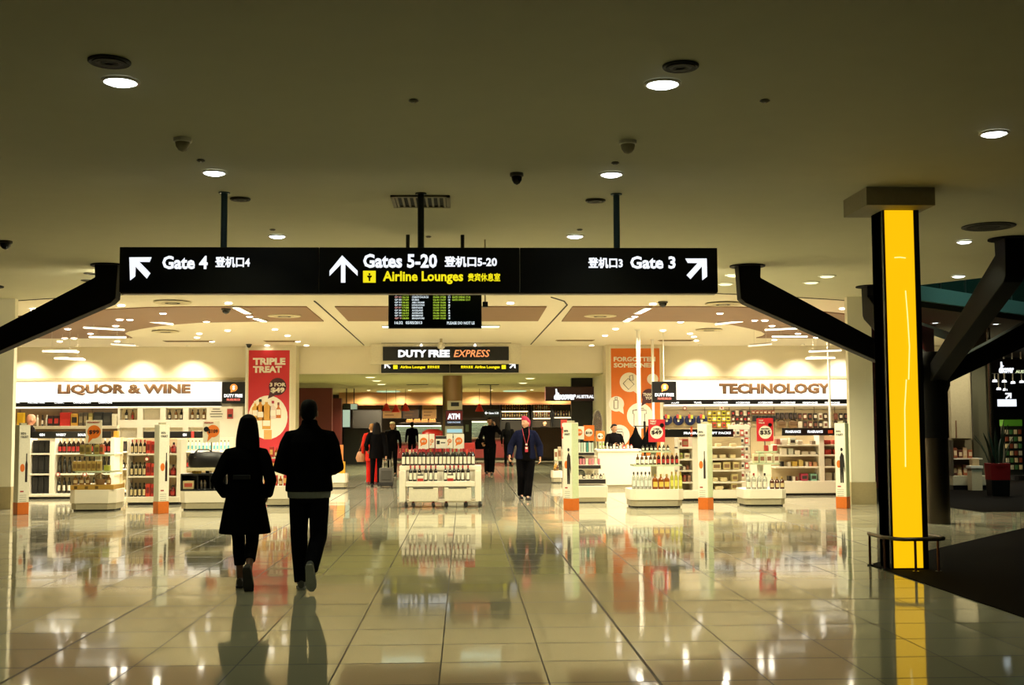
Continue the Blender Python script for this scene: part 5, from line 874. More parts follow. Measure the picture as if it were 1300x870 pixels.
for r, py in enumerate((524.5, 532, 539.5)):
    for i, px in enumerate((900.5, 906.5, 912.5, 918.5, 924)): pack(px, py, 5, 6.4, ['#d8cf2e', '#c9b42a', '#d9c93a'][(i+r) % 3] if r < 2 or i % 2 == 0 else '#c8402e', f'{ORD[i]} yellow pack from the left in the {["top", "middle", "bottom"][r]} yellow row of the technology wall', '#5a4a1a' if (i+r) % 2 else '#e6dcc0')
    for i, px in enumerate((930.5, 935.5, 940.5, 945.5, 950)): pack(px, py, 4.3, 6.6, ['#2b1d1d', '#5a1d1c', '#d9cfbc', '#241a1a'][(i*2+r) % 4], f'{ORD[i]} dark red pack from the left in the {["top", "middle", "bottom"][r]} row right of the yellow packs', '#d6c8b0' if (i+r) % 2 else '#a8322c')
for i, px in enumerate((956, 961, 966, 971, 976, 981)): pack(px, 523.5, 4.2, 4.6, '#a8442f', f'{ORD[i]} rust red pack from the left above the 35 dollar sign', '#e0d4bc')
for i, px in enumerate((957, 963, 969, 975, 981)): pack(px, 531.5, 5.4, 8, '#141212', f'{ORD[i]} black pouch from the left on the wall above the 35 dollar sign', None, 'black pouches', 'pouch', .1)
for i, px in enumerate((990, 1005)):
    o = thing('camera_bag', f'{ORD[i]} brown camera bag from the left on the technology wall', 'bag', (X(px, YW), YW-.2, Z(543.5, YW, px)), 0, 'brown camera bags'); MB().box(-.12, .12, -.08, .1, 0, .2).build('body', mat('#8a6a48', .7), o, bevel=.03); MB().box(-.125, .125, -.1, -.07, .09, .205).build('flap', mat('#6d5034', .7), o, bevel=.012); MB().tube([(-.11, 0, .2), (-.05, 0, .26), (.05, 0, .26), (.11, 0, .2)], .01, 6).build('strap', DARKCLOTH, o); MB().tube([(0, -.02, .265), (0, .168, .275)], .008, 6).build('hook', STEEL, o)
for i, px in enumerate((987, 992.5, 998, 1003.5, 1009)): pack(px, 528, 4.8, 8.5, '#1c1716' if i != 2 else '#3a2a24', f'{ORD[i]} black pack from the left in the row above the camera bags', '#4a3c36')
for r, py in enumerate((528.5, 539)):
    for i, px in enumerate((1015, 1021.5, 1028, 1034.5, 1041, 1047.5, 1060.5, 1067, 1073.5)): pack(px, py, 5.2, 8.6, ['#3a2420', '#241c1a', '#d9d0bc', '#6a3a2c', '#2a2422'][(i*3+r*2) % 5], f'{ORD[i]} boxed gadget from the left in the {["upper", "lower"][r]} row above the fragrance header', '#d6c8b0' if (i+r) % 2 else '#7a4a3a')
o = thing('price_bubble', 'small red and white price tag above the navy pillows', 'price tag', (X(869, YW), YW-.12, Z(518.5, YW, 869))); m_ = MB(); disc(m_, (0, 0), .06, .06, -.004, .004); m_.build('ring', CAPR, o); m_ = MB(); disc(m_, (0, 0), .04, .04, -.007, -.003); m_.build('centre', LABW, o); MB().box(-.006, .006, 0, .08, .04, .05).build('clip', STEEL, o)
o = thing('price_card', 'small white price card above the yellow packs', 'price card', (X(916, YW), YW-.1, Z(520.5, YW, 916))); MB().box(-.07, .07, 0, .01, 0, .12).build('card', LABW, o); m_ = MB(); disc(m_, (0, .06), .025, .025, -.004, 0); m_.build('red_dot', CAPR, o); MB().box(-.006, .006, 0, .06, .05, .06).build('clip', STEEL, o)

# ================================================================== BESIDE THE RED WALL: DISPLAY, PLANT, SOUVENIR SHOP
YV = 26.9
a, b_ = X(1206, YV), X(1234, YV); t = thing('cupboard', 'tall pale cupboard with a slot handle over an open counter of packs', 'cupboard', (a, YV, .01)); z = lambda p: Z(p, YV, 1220)-.01; q = lambda px: X(px, YV)-a
MB().box(0, q(1234.5), 0, .55, z(559), z(458)).build('cabinet', mat('#a89c7c', .5), t, bevel=.01); dr = MB().box(.03, q(1232), -.02, .0, z(557), z(466)).build('door', mat('#b3a787', .45), t, bevel=.006); MB().box(q(1213), q(1214.5), -.035, -.02, z(556), z(534)).build('handle', mat('#7a5a44', .4), dr, bevel=.003)
MB().box(0, q(1250), -.1, .55, .1, z(604)).build('counter', mat('#b9b094', .5), t, bevel=.01); MB().box(.02, q(1250), -.06, .5, 0, .1).build('plinth', KICK, t); MB().box(0, q(1246), .4, .55, z(604), z(559)).build('back_panel', mat('#8f8468', .6), t); MB().box(0, q(1246), -.03, .4, z(583.5), z(582)).build('shelf', FIX, t)
MB().box(-.02, .03, -.1, .55, z(604), z(559)).build('side_post', mat('#4a4436', .5), t)
for r, (py, xs) in enumerate(((582, (1214, 1220.5, 1226.5, 1233)), (604, (1213, 1219, 1226, 1232, 1240)))):
    for i, px in enumerate(xs): carton((X(px, YV), YV+.12, z(py)+.012), .095, .1, .24-.05*(i % 2), ['#8a4a30', '#5a2c22', '#c9a47a', '#a85a3a'][(i+r) % 4], f'{ORD[i]} brown souvenir pack from the left on the {["upper", "lower"][r]} level below the pale cupboard', 'souvenir packs', 'carton', '#d8c4a0')
o = thing('price_pedestal', 'small cream box pedestal in front of the souvenir packs', 'display stand', (X(1233, YV-.2), YV-.45, .01)); MB().box(-.12, .12, 0, .24, 0, .5).build('column', mat('#cdbf9c', .5), o, bevel=.006); MB().box(-.14, .14, -.02, .26, .5, .56).build('top', WHITE, o, bevel=.006); MB().box(-.08, .08, .04, .2, .56, .72).build('gift_pack', mat('#c2a67c', .5), o, bevel=.008)
struct('wall_souvenir_pier', MB().box(X(1236, 27.2), X(1256, 27.2), 27.2, 27.7, 0, 3.75), mat('#5b5843', .6, noise=.05))
t = thing('steel_post', 'slim polished steel post at the souvenir shop entrance', 'post', (X(1259, 27), 27, .01)); MB().tube([(0, 0, 0), (0, 0, 3.738)], .05, 14).build('shaft', mat('#a8a294', .2, 1, noise=0), t, smooth=True); MB().lathe([(.09, 0), (.09, .02)], 14).build('base', STEEL, t)
YN = 24.6; t = thing('potted_plant', 'snake plant in a red and black pot on the dark carpet', 'plant', (X(1265, YN), YN, .009))
MB().lathe([(.001, 0), (.24, 0), (.25, .01), (.27, .33), (.001, .33)], 4, sx=1).build('pot_base', mat('#0e0d0d', .4), t, bevel=.01); MB().lathe([(.275, .33), (.29, .68), (.26, .68), (.25, .62), (.001, .62)], 4).build('pot', mat('#8c1c1e', .4), t, bevel=.008); MB().lathe([(.001, .615), (.245, .62)], 16).build('soil', mat('#1e1712', .9), t)
for n_ in ('pot_base', 'pot'):
    for ch in t.children:
        if ch.name.startswith(n_): ch.rotation_euler.z = pi/4-.1
for k in range(13):
    an = k*2.4; r0 = .05+.11*random.random(); lean = .10+.2*random.random(); h = .55+.45*random.random(); u = Vector((cos(an), sin(an), 0)); side = Vector((-sin(an), cos(an), 0))
    P = [u*r0+Vector((0, 0, .61)), u*(r0+lean*.25)+Vector((0, 0, .61+h*.4)), u*(r0+lean*.6)+Vector((0, 0, .61+h*.75)), u*(r0+lean)+Vector((0, 0, .61+h))]; W = [.022, .034, .026, .003]; mb = MB()
    vs = [p+s_*w_*side+tt*u for p, w_ in zip(P, W) for s_, tt in ((-1, 0), (0, .012), (1, 0), (0, -.006))]; mb.add(vs, [(i*4+j, i*4+(j+1) % 4, i*4+4+(j+1) % 4, i*4+4+j) for i in range(3) for j in range(4)]+[(3, 2, 1, 0), (12, 13, 14, 15)]); mb.build('leaf', mat('#1f3321', .5, noise=.2, scale=20), t, smooth=True)
YD = 31; c = at(1285, 474, YD); t = thing('shop_sign', 'dark discover shop sign over the souvenir shop entrance at right', 'sign', (c.x, YD, c.z)); q = lambda a, b: at(a, b, YD)-c
MB().box(q(1258, 474).x, q(1345, 474).x, 0, .25, 0, q(1285, 456).z).build('box', mat('#1a0c0b', .4), t, bevel=.01); textpx(t, 'discover', 1268, 464.5, 1287, 474, YD, LETTER, bold=.07, shear=.2); textpx(t, 'AUSTRALIA', 1289, 470, 1318, 474, YD, mat((.8, .9, .55), emit=.8), bold=.05); poly_sign(t, [(1270, 466), (1270, 459.5), (1272, 459.5), (1272.4, 463.5), (1274.5, 464.6), (1273, 466.5)], YD, LETTER, 'emblem')
t = thing('souvenir_stand', 'green-topped spinner stand of small souvenirs in the shop at far right', 'display stand', (X(1284, 31.5), 31.5, .009)); MB().lathe([(.35, 0), (.35, .12), (.1, .14)], 20).build('base', KICK, t); MB().box(-.24, .24, -.1, .1, .14, 1.45).build('panel', mat('#1c2018', .5), t); MB().box(-.25, .25, -.13, .13, 1.45, 1.62).build('header', mat('#5aa02c', .5), t)
for r in range(6):
    for i in range(4): x = -.18+.12*i; MB().box(x-.04, x+.04, -.14, -.1, .28+.19*r, .4+.19*r).build('souvenir', mat(['#7a3a22', '#b0a88c', '#3c6a3a', '#c9b88a'][(i+r) % 4], .5), t, bevel=.006)
for i, (px, py) in enumerate(((1263, 485), (1275, 485.5), (1286, 487), (1268, 495), (1297, 486), (1276, 496))):
    p = at(px, py, 34+i*.5); o = thing('spot_fitting', f'{ORD[i]} small bright spot fitting in the souvenir shop ceiling', 'ceiling light', (p.x, p.y, 3.75), 0, 'souvenir shop spots'); MB().tube([(0, 0, 0), (0, 0, p.z-3.75+.05)], .02, 6).build('stem', TRIM, o); MB().lathe([(.001, p.z-3.75), (.07, p.z-3.75), (.05, p.z-3.75+.06)], 14).build('diffuser', mat((.95, .97, 1), emit=3), o)
lamp('light', (D.objects['spot_fitting'].location.x, 33, 3.3), 90, (.9, .95, 1), 2.4, .6, None, D.objects['spot_fitting'], .1)
t = thing('lit_screen', 'bright white screen over the souvenir stand', 'screen', (X(1280, 36), 36, Z(517, 36, 1280))); MB().box(-.32, .32, 0, .06, 0, .26).build('bezel', INK, t); MB().box(-.3, .3, -.004, 0, .02, .24).build('display', mat((.85, .92, 1), emit=1.1), t); poly_sign(t, [(1276, 499), (1284, 499), (1284, 506), (1282, 506), (1282, 502.5), (1277.5, 507), (1276, 505.5), (1280.5, 501), (1276, 501)], 36, LETTER)
MB().tube([(0, .03, .2), (0, .03, 3.75-t.location.z)], .02, 6).build('hanger', INK, t)
# dark armchair edge on the near carpet
t = thing('armchair', 'dark armchair cut off by the right edge, standing on the pointed carpet', 'chair', (6.75, 12.0, .009), radians(-70))
MB().box(-.4, .4, -.35, .4, .16, .43).build('seat', DARKCLOTH, t, bevel=.05); MB().box(-.4, .4, .32, .48, .3, .8).build('backrest', DARKCLOTH, t, bevel=.05)
for s_ in (-1, 1): MB().box(s_*.42-.07, s_*.42+.07, -.35, .42, .16, .6).build('armrest', DARKCLOTH, t, bevel=.04)
for x, y in ((-.36, -.3), (.36, -.3), (-.36, .38), (.36, .38)): MB().tube([(x, y, 0), (x, y, .17)], [.015, .02], 10).build('leg', STEEL, t, smooth=True)

# ================================================================== PASSAGE AND FOOD COURT
YM = 38.0; x = X(574.5, YM); t = thing('steel_column', 'thick brushed steel column in the middle of the passage', 'column', (x, YM, 0)); MB().lathe([(.315, .0), (.315, PC-.001)], 36).build('cladding', mat('#a08560', .3, .9, noise=.06, scale=2), t, smooth=True); MB().lathe([(.335, 0), (.335, .12), (.315, .13)], 36, cap=False).build('base_ring', STEEL, t, smooth=True)
YX = YM-.75; c = at(576, 600, YX); t = thing('cash_machine', 'ATM with a maroon sign on the front of the steel column', 'cash machine', (c.x, YX, 0)); q = lambda a, b: at(a, b, YX)-Vector((c.x, YX, 0))
MB().box(q(564.5, 0).x, q(587.5, 0).x, 0, .4, 0, q(576, 541).z).build('cabinet', mat('#b8b8a6', .4), t, bevel=.02); MB().box(q(565, 0).x, q(587, 0).x, -.02, .4, q(576, 541).z, q(576, 521).z).build('sign_box', mat('#1c1a2a', .4), t, bevel=.01)
textpx(t, 'ATM', 568, 525, 584, 532.5, YX-.02, LETTER, bold=.07, off=.008); MB().box(q(566, 0).x, q(586.5, 0).x, -.024, -.019, q(576, 533.5).z, q(576, 522).z).build('maroon_panel', mat('#7a1626', .5), t); textpx(t, 'CASH MACHINE', 568, 535.3, 584.5, 537.4, YX-.022, mat((.6, .75, 1), emit=.8), bold=.03)
MB().box(q(567, 0).x, q(586, 0).x, -.01, .0, q(576, 549.5).z, q(576, 545).z).build('screen', mat((.35, .65, .75), emit=.8), t); MB().box(q(568, 0).x, q(585, 0).x, -.1, .0, q(576, 556).z, q(576, 554).z).build('keypad', INK, t)
MB().box(q(567.5, 0).x, q(586, 0).x, .0, .3, q(576, 520.5).z, q(576, 509).z).build('top_sign', mat('#c9c4ac', .5), t, bevel=.008); MB().box(q(572, 0).x, q(582, 0).x, -.004, .001, q(576, 516).z, q(576, 511).z).build('pictogram', INK, t)
DR = mat('#5c1519', .45); WOODP = mat('#a87c42', .5, noise=.12, scale=5)
def counter(name, label, px0, px1, Y, ytop, ybot, col, depth=.8, top='#3a2a20'):
    a, b_ = X(px0, Y), X(px1, Y); c = (a+b_)/2; w = (b_-a)/2; t = thing(name, label, 'counter', (c, Y, 0)); h = Z(ytop, Y, 589)
    MB().box(-w, w, 0, depth, .12, h-.05).build('front', col, t, bevel=.01); MB().box(-w-.02, w+.02, -.03, depth+.02, h-.05, h).build('worktop', mat(top, .3), t, bevel=.008); MB().box(-w+.02, w-.02, .05, depth, 0, .12).build('plinth', KICK, t); return t, h
cl, hl = counter('food_counter', 'dark red food counter on the left of the steel column', 500, 562, 53, 562, 584, DR); cr, hr = counter('food_counter', 'dark red food counter on the right of the steel column', 597, 652, 53, 557, 584, DR)
cs, hs = counter('bar_counter', 'dark ribbed wooden bar counter behind the staff member', 676, 727, 52, 543, 583, mat('#2a1a12', .6), .8, '#1f150f')
rb = MB(); w = (X(727, 52)-X(676, 52))/2
for k in range(26): x_ = -w+.03+k*(2*w-.06)/25; rb.box(x_-.014, x_+.014, -.022, .0, .13, hs-.06)
rb.build('rib', mat('#3d281a', .6), cs)
for ct, h, px0, px1, lab in ((cl, hl, 503, 560, 'glass food display case on the left red counter'), (cr, hr, 597, 620, 'glass food display case on the right red counter')):
    a, b_ = X(px0, 53), X(px1, 53); c = (a+b_)/2; w = (b_-a)/2; t = thing('food_case', lab, 'display case', (c, 53.1, h+.001)); MB().box(-w, w, 0, .6, 0, .05).build('tray', STEEL, t); MB().box(-w, w, .55, .6, .05, .72).build('back', mat('#3c5a4c', .5), t); MB().box(-w, w, .0, .6, .72, .77).build('top', mat((.9, .95, .75), emit=.55), t); MB().box(-w, w, -.002, .004, .05, .72).build('glass_front', mat('#cfe6dc', .05, trans=.92, noise=0), t)
    for zz in (.28, .5): MB().box(-w, w, .1, .55, zz, zz+.02).build('shelf', mat('#9db8a8', .3), t)
    n_ = max(3, int(w*3.4))
    for k in range(n_): MB().ball((-w+.12+k*(2*w-.24)/(n_-1), .3, .10+.22*(k % 3)), (.09, .09, .05), 10).build('dish', mat(['#d8d0a8', '#8fb08a', '#c98a4a', '#e0dcc8'][k % 4], .6), t, smooth=True)
def menu(px0, px1, y0, y1, Y, m, label, glow=None):
    c = at((px0+px1)/2, y1, Y); t = thing('menu_board', label, 'sign', (c.x, Y, c.z)); a, b_ = at(px0, y1, Y)-c, at(px1, y0, Y)-c; MB().box(a.x, b_.x, 0, .08, 0, b_.z).build('board', m, t, bevel=.006); MB().box(a.x-.03, b_.x+.03, .02, .1, -.03, b_.z+.03).build('frame', INK, t)
    for k in range(3): MB().box(a.x*.8, a.x*.8+(b_.x-a.x)*(.5+.12*k), -.004, .0, b_.z*(.2+.25*k), b_.z*(.27+.25*k)).build('print_line', glow or mat('#6d4a22', .6), t)
    MB().tube([(0, .05, b_.z), (0, .05, PC-c.z)], .02, 6).build('hanger', INK, t); return t
BRW = mat('#4a2f1c', .5)
for a in ((486, 509.5, 514.5, 531, 57.2, WOODP, 'tan menu board behind the red pendants at the food court'), (512, 531, 514.5, 531, 57.2, BRW, 'dark brown menu board between the two tan ones'), (536, 554, 514.5, 531.5, 57.2, WOODP, 'tan menu board next to the steel column'), (454, 483, 514.5, 519.5, 57.2, BRW, 'low dark brown menu board at the left of the food court')): menu(*a)
struct('wall_food_panel', MB().box(X(447, 54), X(484, 54), 54.2, 54.4, 0, Z(520, 54)), mat('#15100d', .6)); struct('wall_food_low', MB().box(X(436, 49), X(470, 49), 49, 49.2, 0, Z(543, 49)), mat('#17130e', .6))
for i, (x0, y0, x1, y1) in enumerate(((434.5, 520, 445, 543), (435.5, 512.5, 444, 520), (444.5, 512.5, 454, 520.5))):
    c = at((x0+x1)/2, y1, 50); t = thing('glazed_panel', ['tall pale green lit panel beside the dark red wall', 'small dark square panel above the tall green one', 'small pale green square panel at the food court corner'][i], 'panel', (c.x, 50, c.z)); a, b_ = at(x0, y1, 50)-c, at(x1, y0, 50)-c; MB().box(a.x, b_.x, 0, .06, 0, b_.z).build('frame', INK, t); MB().box(a.x+.02, b_.x-.02, -.006, 0, .02, b_.z-.02).build('pane', mat((.62, .80, .60), emit=.62 if i == 0 else .4) if i != 1 else mat('#3a4438', .4), t)
    MB().box(a.x, b_.x, .0, .06, -c.z if i == 0 else -.001, 0).build('support', INK, t) if i == 0 else MB().tube([(0, .03, b_.z), (0, .03, PC-c.z)], .02, 6).build('hanger', INK, t)
for i, (px, py) in enumerate(((478.5-8, 522), (490-7.5, 523.5), (514.5-17, 522), (622, 522.5))):
    Y_ = 51+.5*(i == 1); c = at([490.5, 502, 515.5, 609.5][i]-0 if False else [490.5-0, 502, 515, 609][i] if False else [490, 503, 515, 608.5][i] if False else [472+18, 502, 515, 609][i] if False else [490.5, 502.5, 514.8, 608.7][i], py, Y_)
    t = thing('pendant_lamp', ['left red pendant lamp over the food court', 'middle red pendant lamp over the food court, set back', 'third red pendant lamp, before the tan menu board', 'lone red pendant lamp right of the steel column'][i], 'lamp', (c.x, Y_, c.z), 0, 'red pendant lamps')
    MB().lathe([(.19, 0), (.185, .02), (.10, .2), (.06, .3), (.02, .33)], 20, cap=False).build('lamp_shade', mat('#d01c16', .35), t, smooth=True); MB().ball((0, 0, .07), .06, 10).build('bulb', mat((1, .75, .35), emit=5), t); MB().tube([(0, 0, .32), (0, 0, PC-c.z)], .008, 6).build('cord', INK, t); lamp('light', c+Vector((0, 0, .03)), 25, (1, .6, .25), 2.6, .5, None, t, .05)
YK = 47; c = at(550, 552, YK); t = thing('kiosk', 'red round-topped kiosk behind the wine trolley', 'kiosk', (X(550, YK), YK, 0)); hz = Z(545, YK, 550)
MB().loft([(0, 0, 0, .42, .3), (0, 0, 1.02, .42, .3)], 20, pw=.5).build('body', mat('#6a1618', .4), t, smooth=True); MB().loft([(0, 0, 1.02, .46, .34), (0, 0, 1.16, .48, .36), (0, 0, hz-.1, .42, .32), (0, 0, hz, .22, .2)], 24, pw=.7).build('top', mat('#b3201c', .35), t, smooth=True)
t = thing('service_rail', 'chrome tray rail in front of the right food counter', 'rail', (X(608, 51.6), 51.6, 0)); MB().tube([(-.55, 0, 1.02), (.55, 0, 1.02)], .03, 8).build('bar', STEEL, t)
for x_ in (-.5, .5): MB().tube([(x_, 0, 0), (x_, 0, 1.02)], .02, 8).build('leg', STEEL, t)
for i, (px, py) in enumerate(((517, 541), (532.5, 540.5), (545, 540.5), (493, 540))):
    Y_ = 54.6; t = thing('bread_basket', f'{ORD[i]} wicker basket of bread on the shelf behind the food counter', 'basket', (X([520, 529.5, 539, 549][i], Y_), Y_, 1.72), 0, 'bread baskets'); MB().box(-.16, .16, -.12, .12, 0, .1).build('bowl', mat('#8a5a2a', .7, noise=.2, scale=60), t, bevel=.02)
    for k in range(3): MB().ball((-.09+.09*k, 0, .12), (.055, .09, .045), 10).build('bread', mat('#b5793a', .6), t, smooth=True)
t = thing('wall_shelf', 'long dark shelf of bread baskets behind the left food counter', 'shelving', (X(533, 54.6), 54.6, 1.68)); w = (X(560, 54.6)-X(508, 54.6))/2; MB().box(-w, w, -.15, .2, 0, .038).build('shelf', mat('#2e2018', .5), t); MB().box(-w, w, .2, .24, -1.68, .038).build('back_panel', mat('#3a2a1e', .5), t)
# bar shelves with bottles
for j, (px0, px1, lab) in enumerate(((635, 672.5, 'lit bar shelf of amber bottles behind the phone caller'), (675, 701, 'lit bar shelf of pale bottles right of the amber one'), (702, 727, 'dim bar shelf at the end of the bar'))):
    Y_ = 57.5; a, b_ = X(px0, Y_), X(px1, Y_); c = (a+b_)/2; w = (b_-a)/2; t = thing('bar_shelf', lab, 'shelving', (c, Y_, 0)); z = lambda p: Z(p, Y_, 660)
    MB().box(-w, w, .3, .36, 0, z(514)).build('back_panel', mat('#1d1712' if j != 1 else '#3d3022', .5), t); MB().box(-w, -w+.04, 0, .3, 0, z(514)).build('upright', INK, t); MB().box(w-.04, w, 0, .3, 0, z(514)).build('upright', INK, t)
    for py in ((530, 521) if j < 2 else (529, )):
        MB().box(-w+.04, w-.04, .0, .3, z(py)-.04, z(py)).build('shelf', INK, t); MB().box(-w+.08, w-.08, .02, .06, z(py)-.09, z(py)-.041).build('light_strip', mat((1, .88, .55), emit=2.0), t)
        n_ = (11, 8, 6)[j]
        for k in range(n_): bottle((a+.14+k*(2*w-.28)/(n_-1), Y_+.16, z(py)+.001), f'{ORD[k]} bar bottle from the left on the {"lower" if py > 525 else "upper"} {["amber", "pale", "dim"][j]} bar shelf', 'whisky' if k % 2 else 'slim', (['#7a4a14', '#a8701c', '#3a2a14'] if j == 0 else ['#d8c8b0', '#b0563a', '#e8e0d0'] if j == 1 else ['#6a2a2a', '#3a2020', '#a89a80'])[k % 3], CAPG, LABC, group='bottles on the bar shelves', s=1.0 if py > 525 else .95)
YG2 = 46; c = at(623, 529, YG2); t = thing('gate_sign', 'small dark sign with a left arrow hanging beyond the steel column', 'sign', (c.x, YG2, c.z)); q = lambda a, b: at(a, b, YG2)-c; MB().box(q(614.5, 529).x, q(634, 529).x, 0, .08, 0, q(624, 520.5).z).build('panel', mat('#0d1512', .4), t); textpx(t, 'Gates 5-20', 620.5, 523.3, 633, 526, YG2, LETTER, bold=.03); poly_sign(t, [(615.3, 524.5), (617.4, 522.2), (617.4, 524), (619.5, 524), (619.5, 525), (617.4, 525), (617.4, 526.8)], YG2, LETTER); MB().tube([(0, .04, q(0, 520.5).z), (0, .04, PC-c.z)], .02, 6).build('hanger', INK, t)
t = thing('menu_easel', 'dark standing notice with a pale figure right of the steel column', 'sign', (X(593, 50), 50, 0)); MB().box(-.2, .2, 0, .06, 0, Z(533, 50, 593)).build('board', mat('#10130f', .5), t, bevel=.01); MB().box(-.07, .07, -.006, 0, 1.3, 1.6).build('print', mat('#7a8a76', .5), t); MB().box(-.22, .22, -.1, .16, 0, .04).build('foot', KICK, t)
# discover AUSTRALIA shop front
YO = 39.6; c = at(728, 509, YO); t = thing('shop_sign', 'maroon discover AUSTRALIA sign over the black shop front at the passage', 'sign', (c.x, YO, c.z)); q = lambda a, b: at(a, b, YO)-c
MB().box(q(692.5, 509).x, q(766, 509).x, 0, .35, 0, q(728, 491).z).build('box', mat('#3a1013', .45), t, bevel=.01); textpx(t, 'discover', 703, 498.5, 731.5, 508, YO, LETTER, bold=.08, shear=.2); textpx(t, 'AUSTRALIA', 731.5, 501.5, 759, 506, YO, LETTER, bold=.05); poly_sign(t, [(705.5, 500), (705, 494), (707, 493.7), (707.6, 498), (710, 499.5), (709, 502), (704.5, 502)], YO, LETTER, 'emblem')
struct('wall_shopfront', MB().box(X(726, 40), X(766, 40), 40, 40.3, 0, PC), mat('#0e0c0b', .5)); struct('trim_8', MB().box(X(762.2, 39.8), X(764.2, 39.8), 39.8, 39.95, 0, Z(510, 39.8)), mat((.1, .55, .65), emit=.55))
t = thing('mirror_stand', 'grey oval standing mirror in front of the black shop front', 'mirror', (X(755.5, 36.0), 35.3, 0)); mb = MB(); disc(mb, (0, 1.55), .13, .42, -.015, .015, 32); mb.build('glass', mat('#8a8478', .15, .8, noise=0), t, smooth=True); MB().tube([(.14*cos(a_), 0, 1.55+.43*sin(a_)) for a_ in [k*pi/14 for k in range(29)]], .018, 6).build('frame', mat('#8f8672', .4), t, smooth=True); MB().tube([(0, 0, 0), (0, 0, 1.14)], .02, 8).build('stem', STEEL, t); MB().lathe([(.18, 0), (.18, .02)], 18).build('base', STEEL, t)
# ================================================================== PEOPLE
def remesh(mb, name, m, parent, vox, smooth=3, fac=.5):
    me = D.meshes.new('tmp'); me.from_pydata(mb.v, [], mb.f); bm = bmesh.new(); bm.from_mesh(me); bmesh.ops.recalc_face_normals(bm, faces=bm.faces); bm.to_mesh(me); bm.free()
    o = D.objects.new('tmp', me); COL.objects.link(o)
    r = o.modifiers.new('r', 'REMESH'); r.mode = 'VOXEL'; r.voxel_size = vox; r.use_smooth_shade = True
    s = o.modifiers.new('s', 'SMOOTH'); s.factor = fac; s.iterations = smooth
    dg = bpy.context.evaluated_depsgraph_get(); out = D.meshes.new_from_object(o.evaluated_get(dg)); D.objects.remove(o); D.meshes.remove(me)
    out.name = name; out.materials.clear(); out.materials.append(m); out.polygons.foreach_set('use_smooth', [True]*len(out.polygons))
    return obj(name, out, parent)
def V(*a): return Vector(a)
def add_head(mb, c, k, M):
    """skull, jaw, nose, chin, ears; looks along local +y"""
    n, L = 28, 22; vs = []
    for i in range(L+1):
        th = pi*i/L; zz = -cos(th); rr = max(sin(th) if zz < 0 else (1-zz**2.7)**(1/2.7), .02)
        for j in range(n):
            ph = 2*pi*j/n; x, y = rr*cos(ph), rr*sin(ph)
            wx = .076*(1-.30*max(0, -zz)**1.4); wy = .098*(1-.10*max(0, -zz)); px, py, pz = x*wx, y*wy, zz*.118
            if y > 0:
                f = max(0, 1-abs(x)/.30)
                if -.45 < zz < .12: py += .022*f*max(0, 1-abs(zz+.22)/.3)                # nose
                if -.95 < zz < -.6: py += .012*max(0, 1-abs(x)/.5)                        # chin
                e = max(0, 1-((abs(x)-.38)/.2)**2)*max(0, 1-((zz-.06)/.14)**2); py -= .012*e   # eye sockets
                py -= .004*max(0, 1-abs(zz+.5)/.07)*max(0, 1-abs(x)/.4)                   # mouth line
            else: py *= 1.04
            vs.append(c+M @ (Vector((px, py, pz))*k))
    fs = [(i*n+j, i*n+(j+1) % n, (i+1)*n+(j+1) % n, (i+1)*n+j) for i in range(L) for j in range(n)]+[tuple(range(n-1, -1, -1)), tuple(L*n+j for j in range(n))]
    mb.add(vs, fs)
    for s in (-1, 1):
        b = MB().ball((s*.080, -.008, -.012), (.010, .022, .034), 10); mb.add([c+M @ (Vector(p)*k) for p in b.v], b.f)
def add_hand(mb, w, d, nrm, side, k=1.0, curl=.5):
    """palm and five separate fingers from the wrist w along d; nrm = out of the palm; side=+1 puts the thumb on +lat"""
    d = Vector(d).normalized(); nrm = Vector(nrm); nrm = (nrm-d*nrm.dot(d)).normalized(); lat = d.cross(nrm)*side
    q = [w-d*.03*k, w, w+d*.045*k, w+d*.088*k]; n = 10; vs = []
    for p, (a, b) in zip(q, ((.026, .021), (.027, .019), (.040, .016), (.042, .013))): vs += [p+lat*(a*k*cos(2*pi*j/n))+nrm*(b*k*sin(2*pi*j/n)) for j in range(n)]
    mb.add(vs, [(i*n+j, i*n+(j+1) % n, i*n+n+(j+1) % n, i*n+n+j) for i in range(3) for j in range(n)]+[tuple(range(n-1, -1, -1)), tuple(3*n+j for j in range(n))])
    for i, (off, ln) in enumerate(((.031, .072), (.0105, .082), (-.0105, .076), (-.031, .060))):
        p = w+d*.080*k+lat*off*k; pts = [p]; a = curl*.35; fan = off*4
        for sgl in (.42, .32, .26):
            a += curl*.55; dirv = (d*cos(a)+nrm*sin(a)+lat*fan*.35).normalized(); pts.append(pts[-1]+dirv*ln*sgl*k)
        mb.tube(pts, [.0092*k, .0088*k, .008*k, .0066*k], 8)
    p = w+d*.022*k+lat*.030*k; pts = [p]
    for dv, ln in (((d*.55+lat*.75+nrm*.25), .034), ((d*.85+lat*.35+nrm*.35), .032), ((d*.9+lat*.05+nrm*.5), .026)): pts.append(pts[-1]+dv.normalized()*ln*k)
    mb.tube(pts, [.0135*k, .0115*k, .010*k, .008*k], 8)
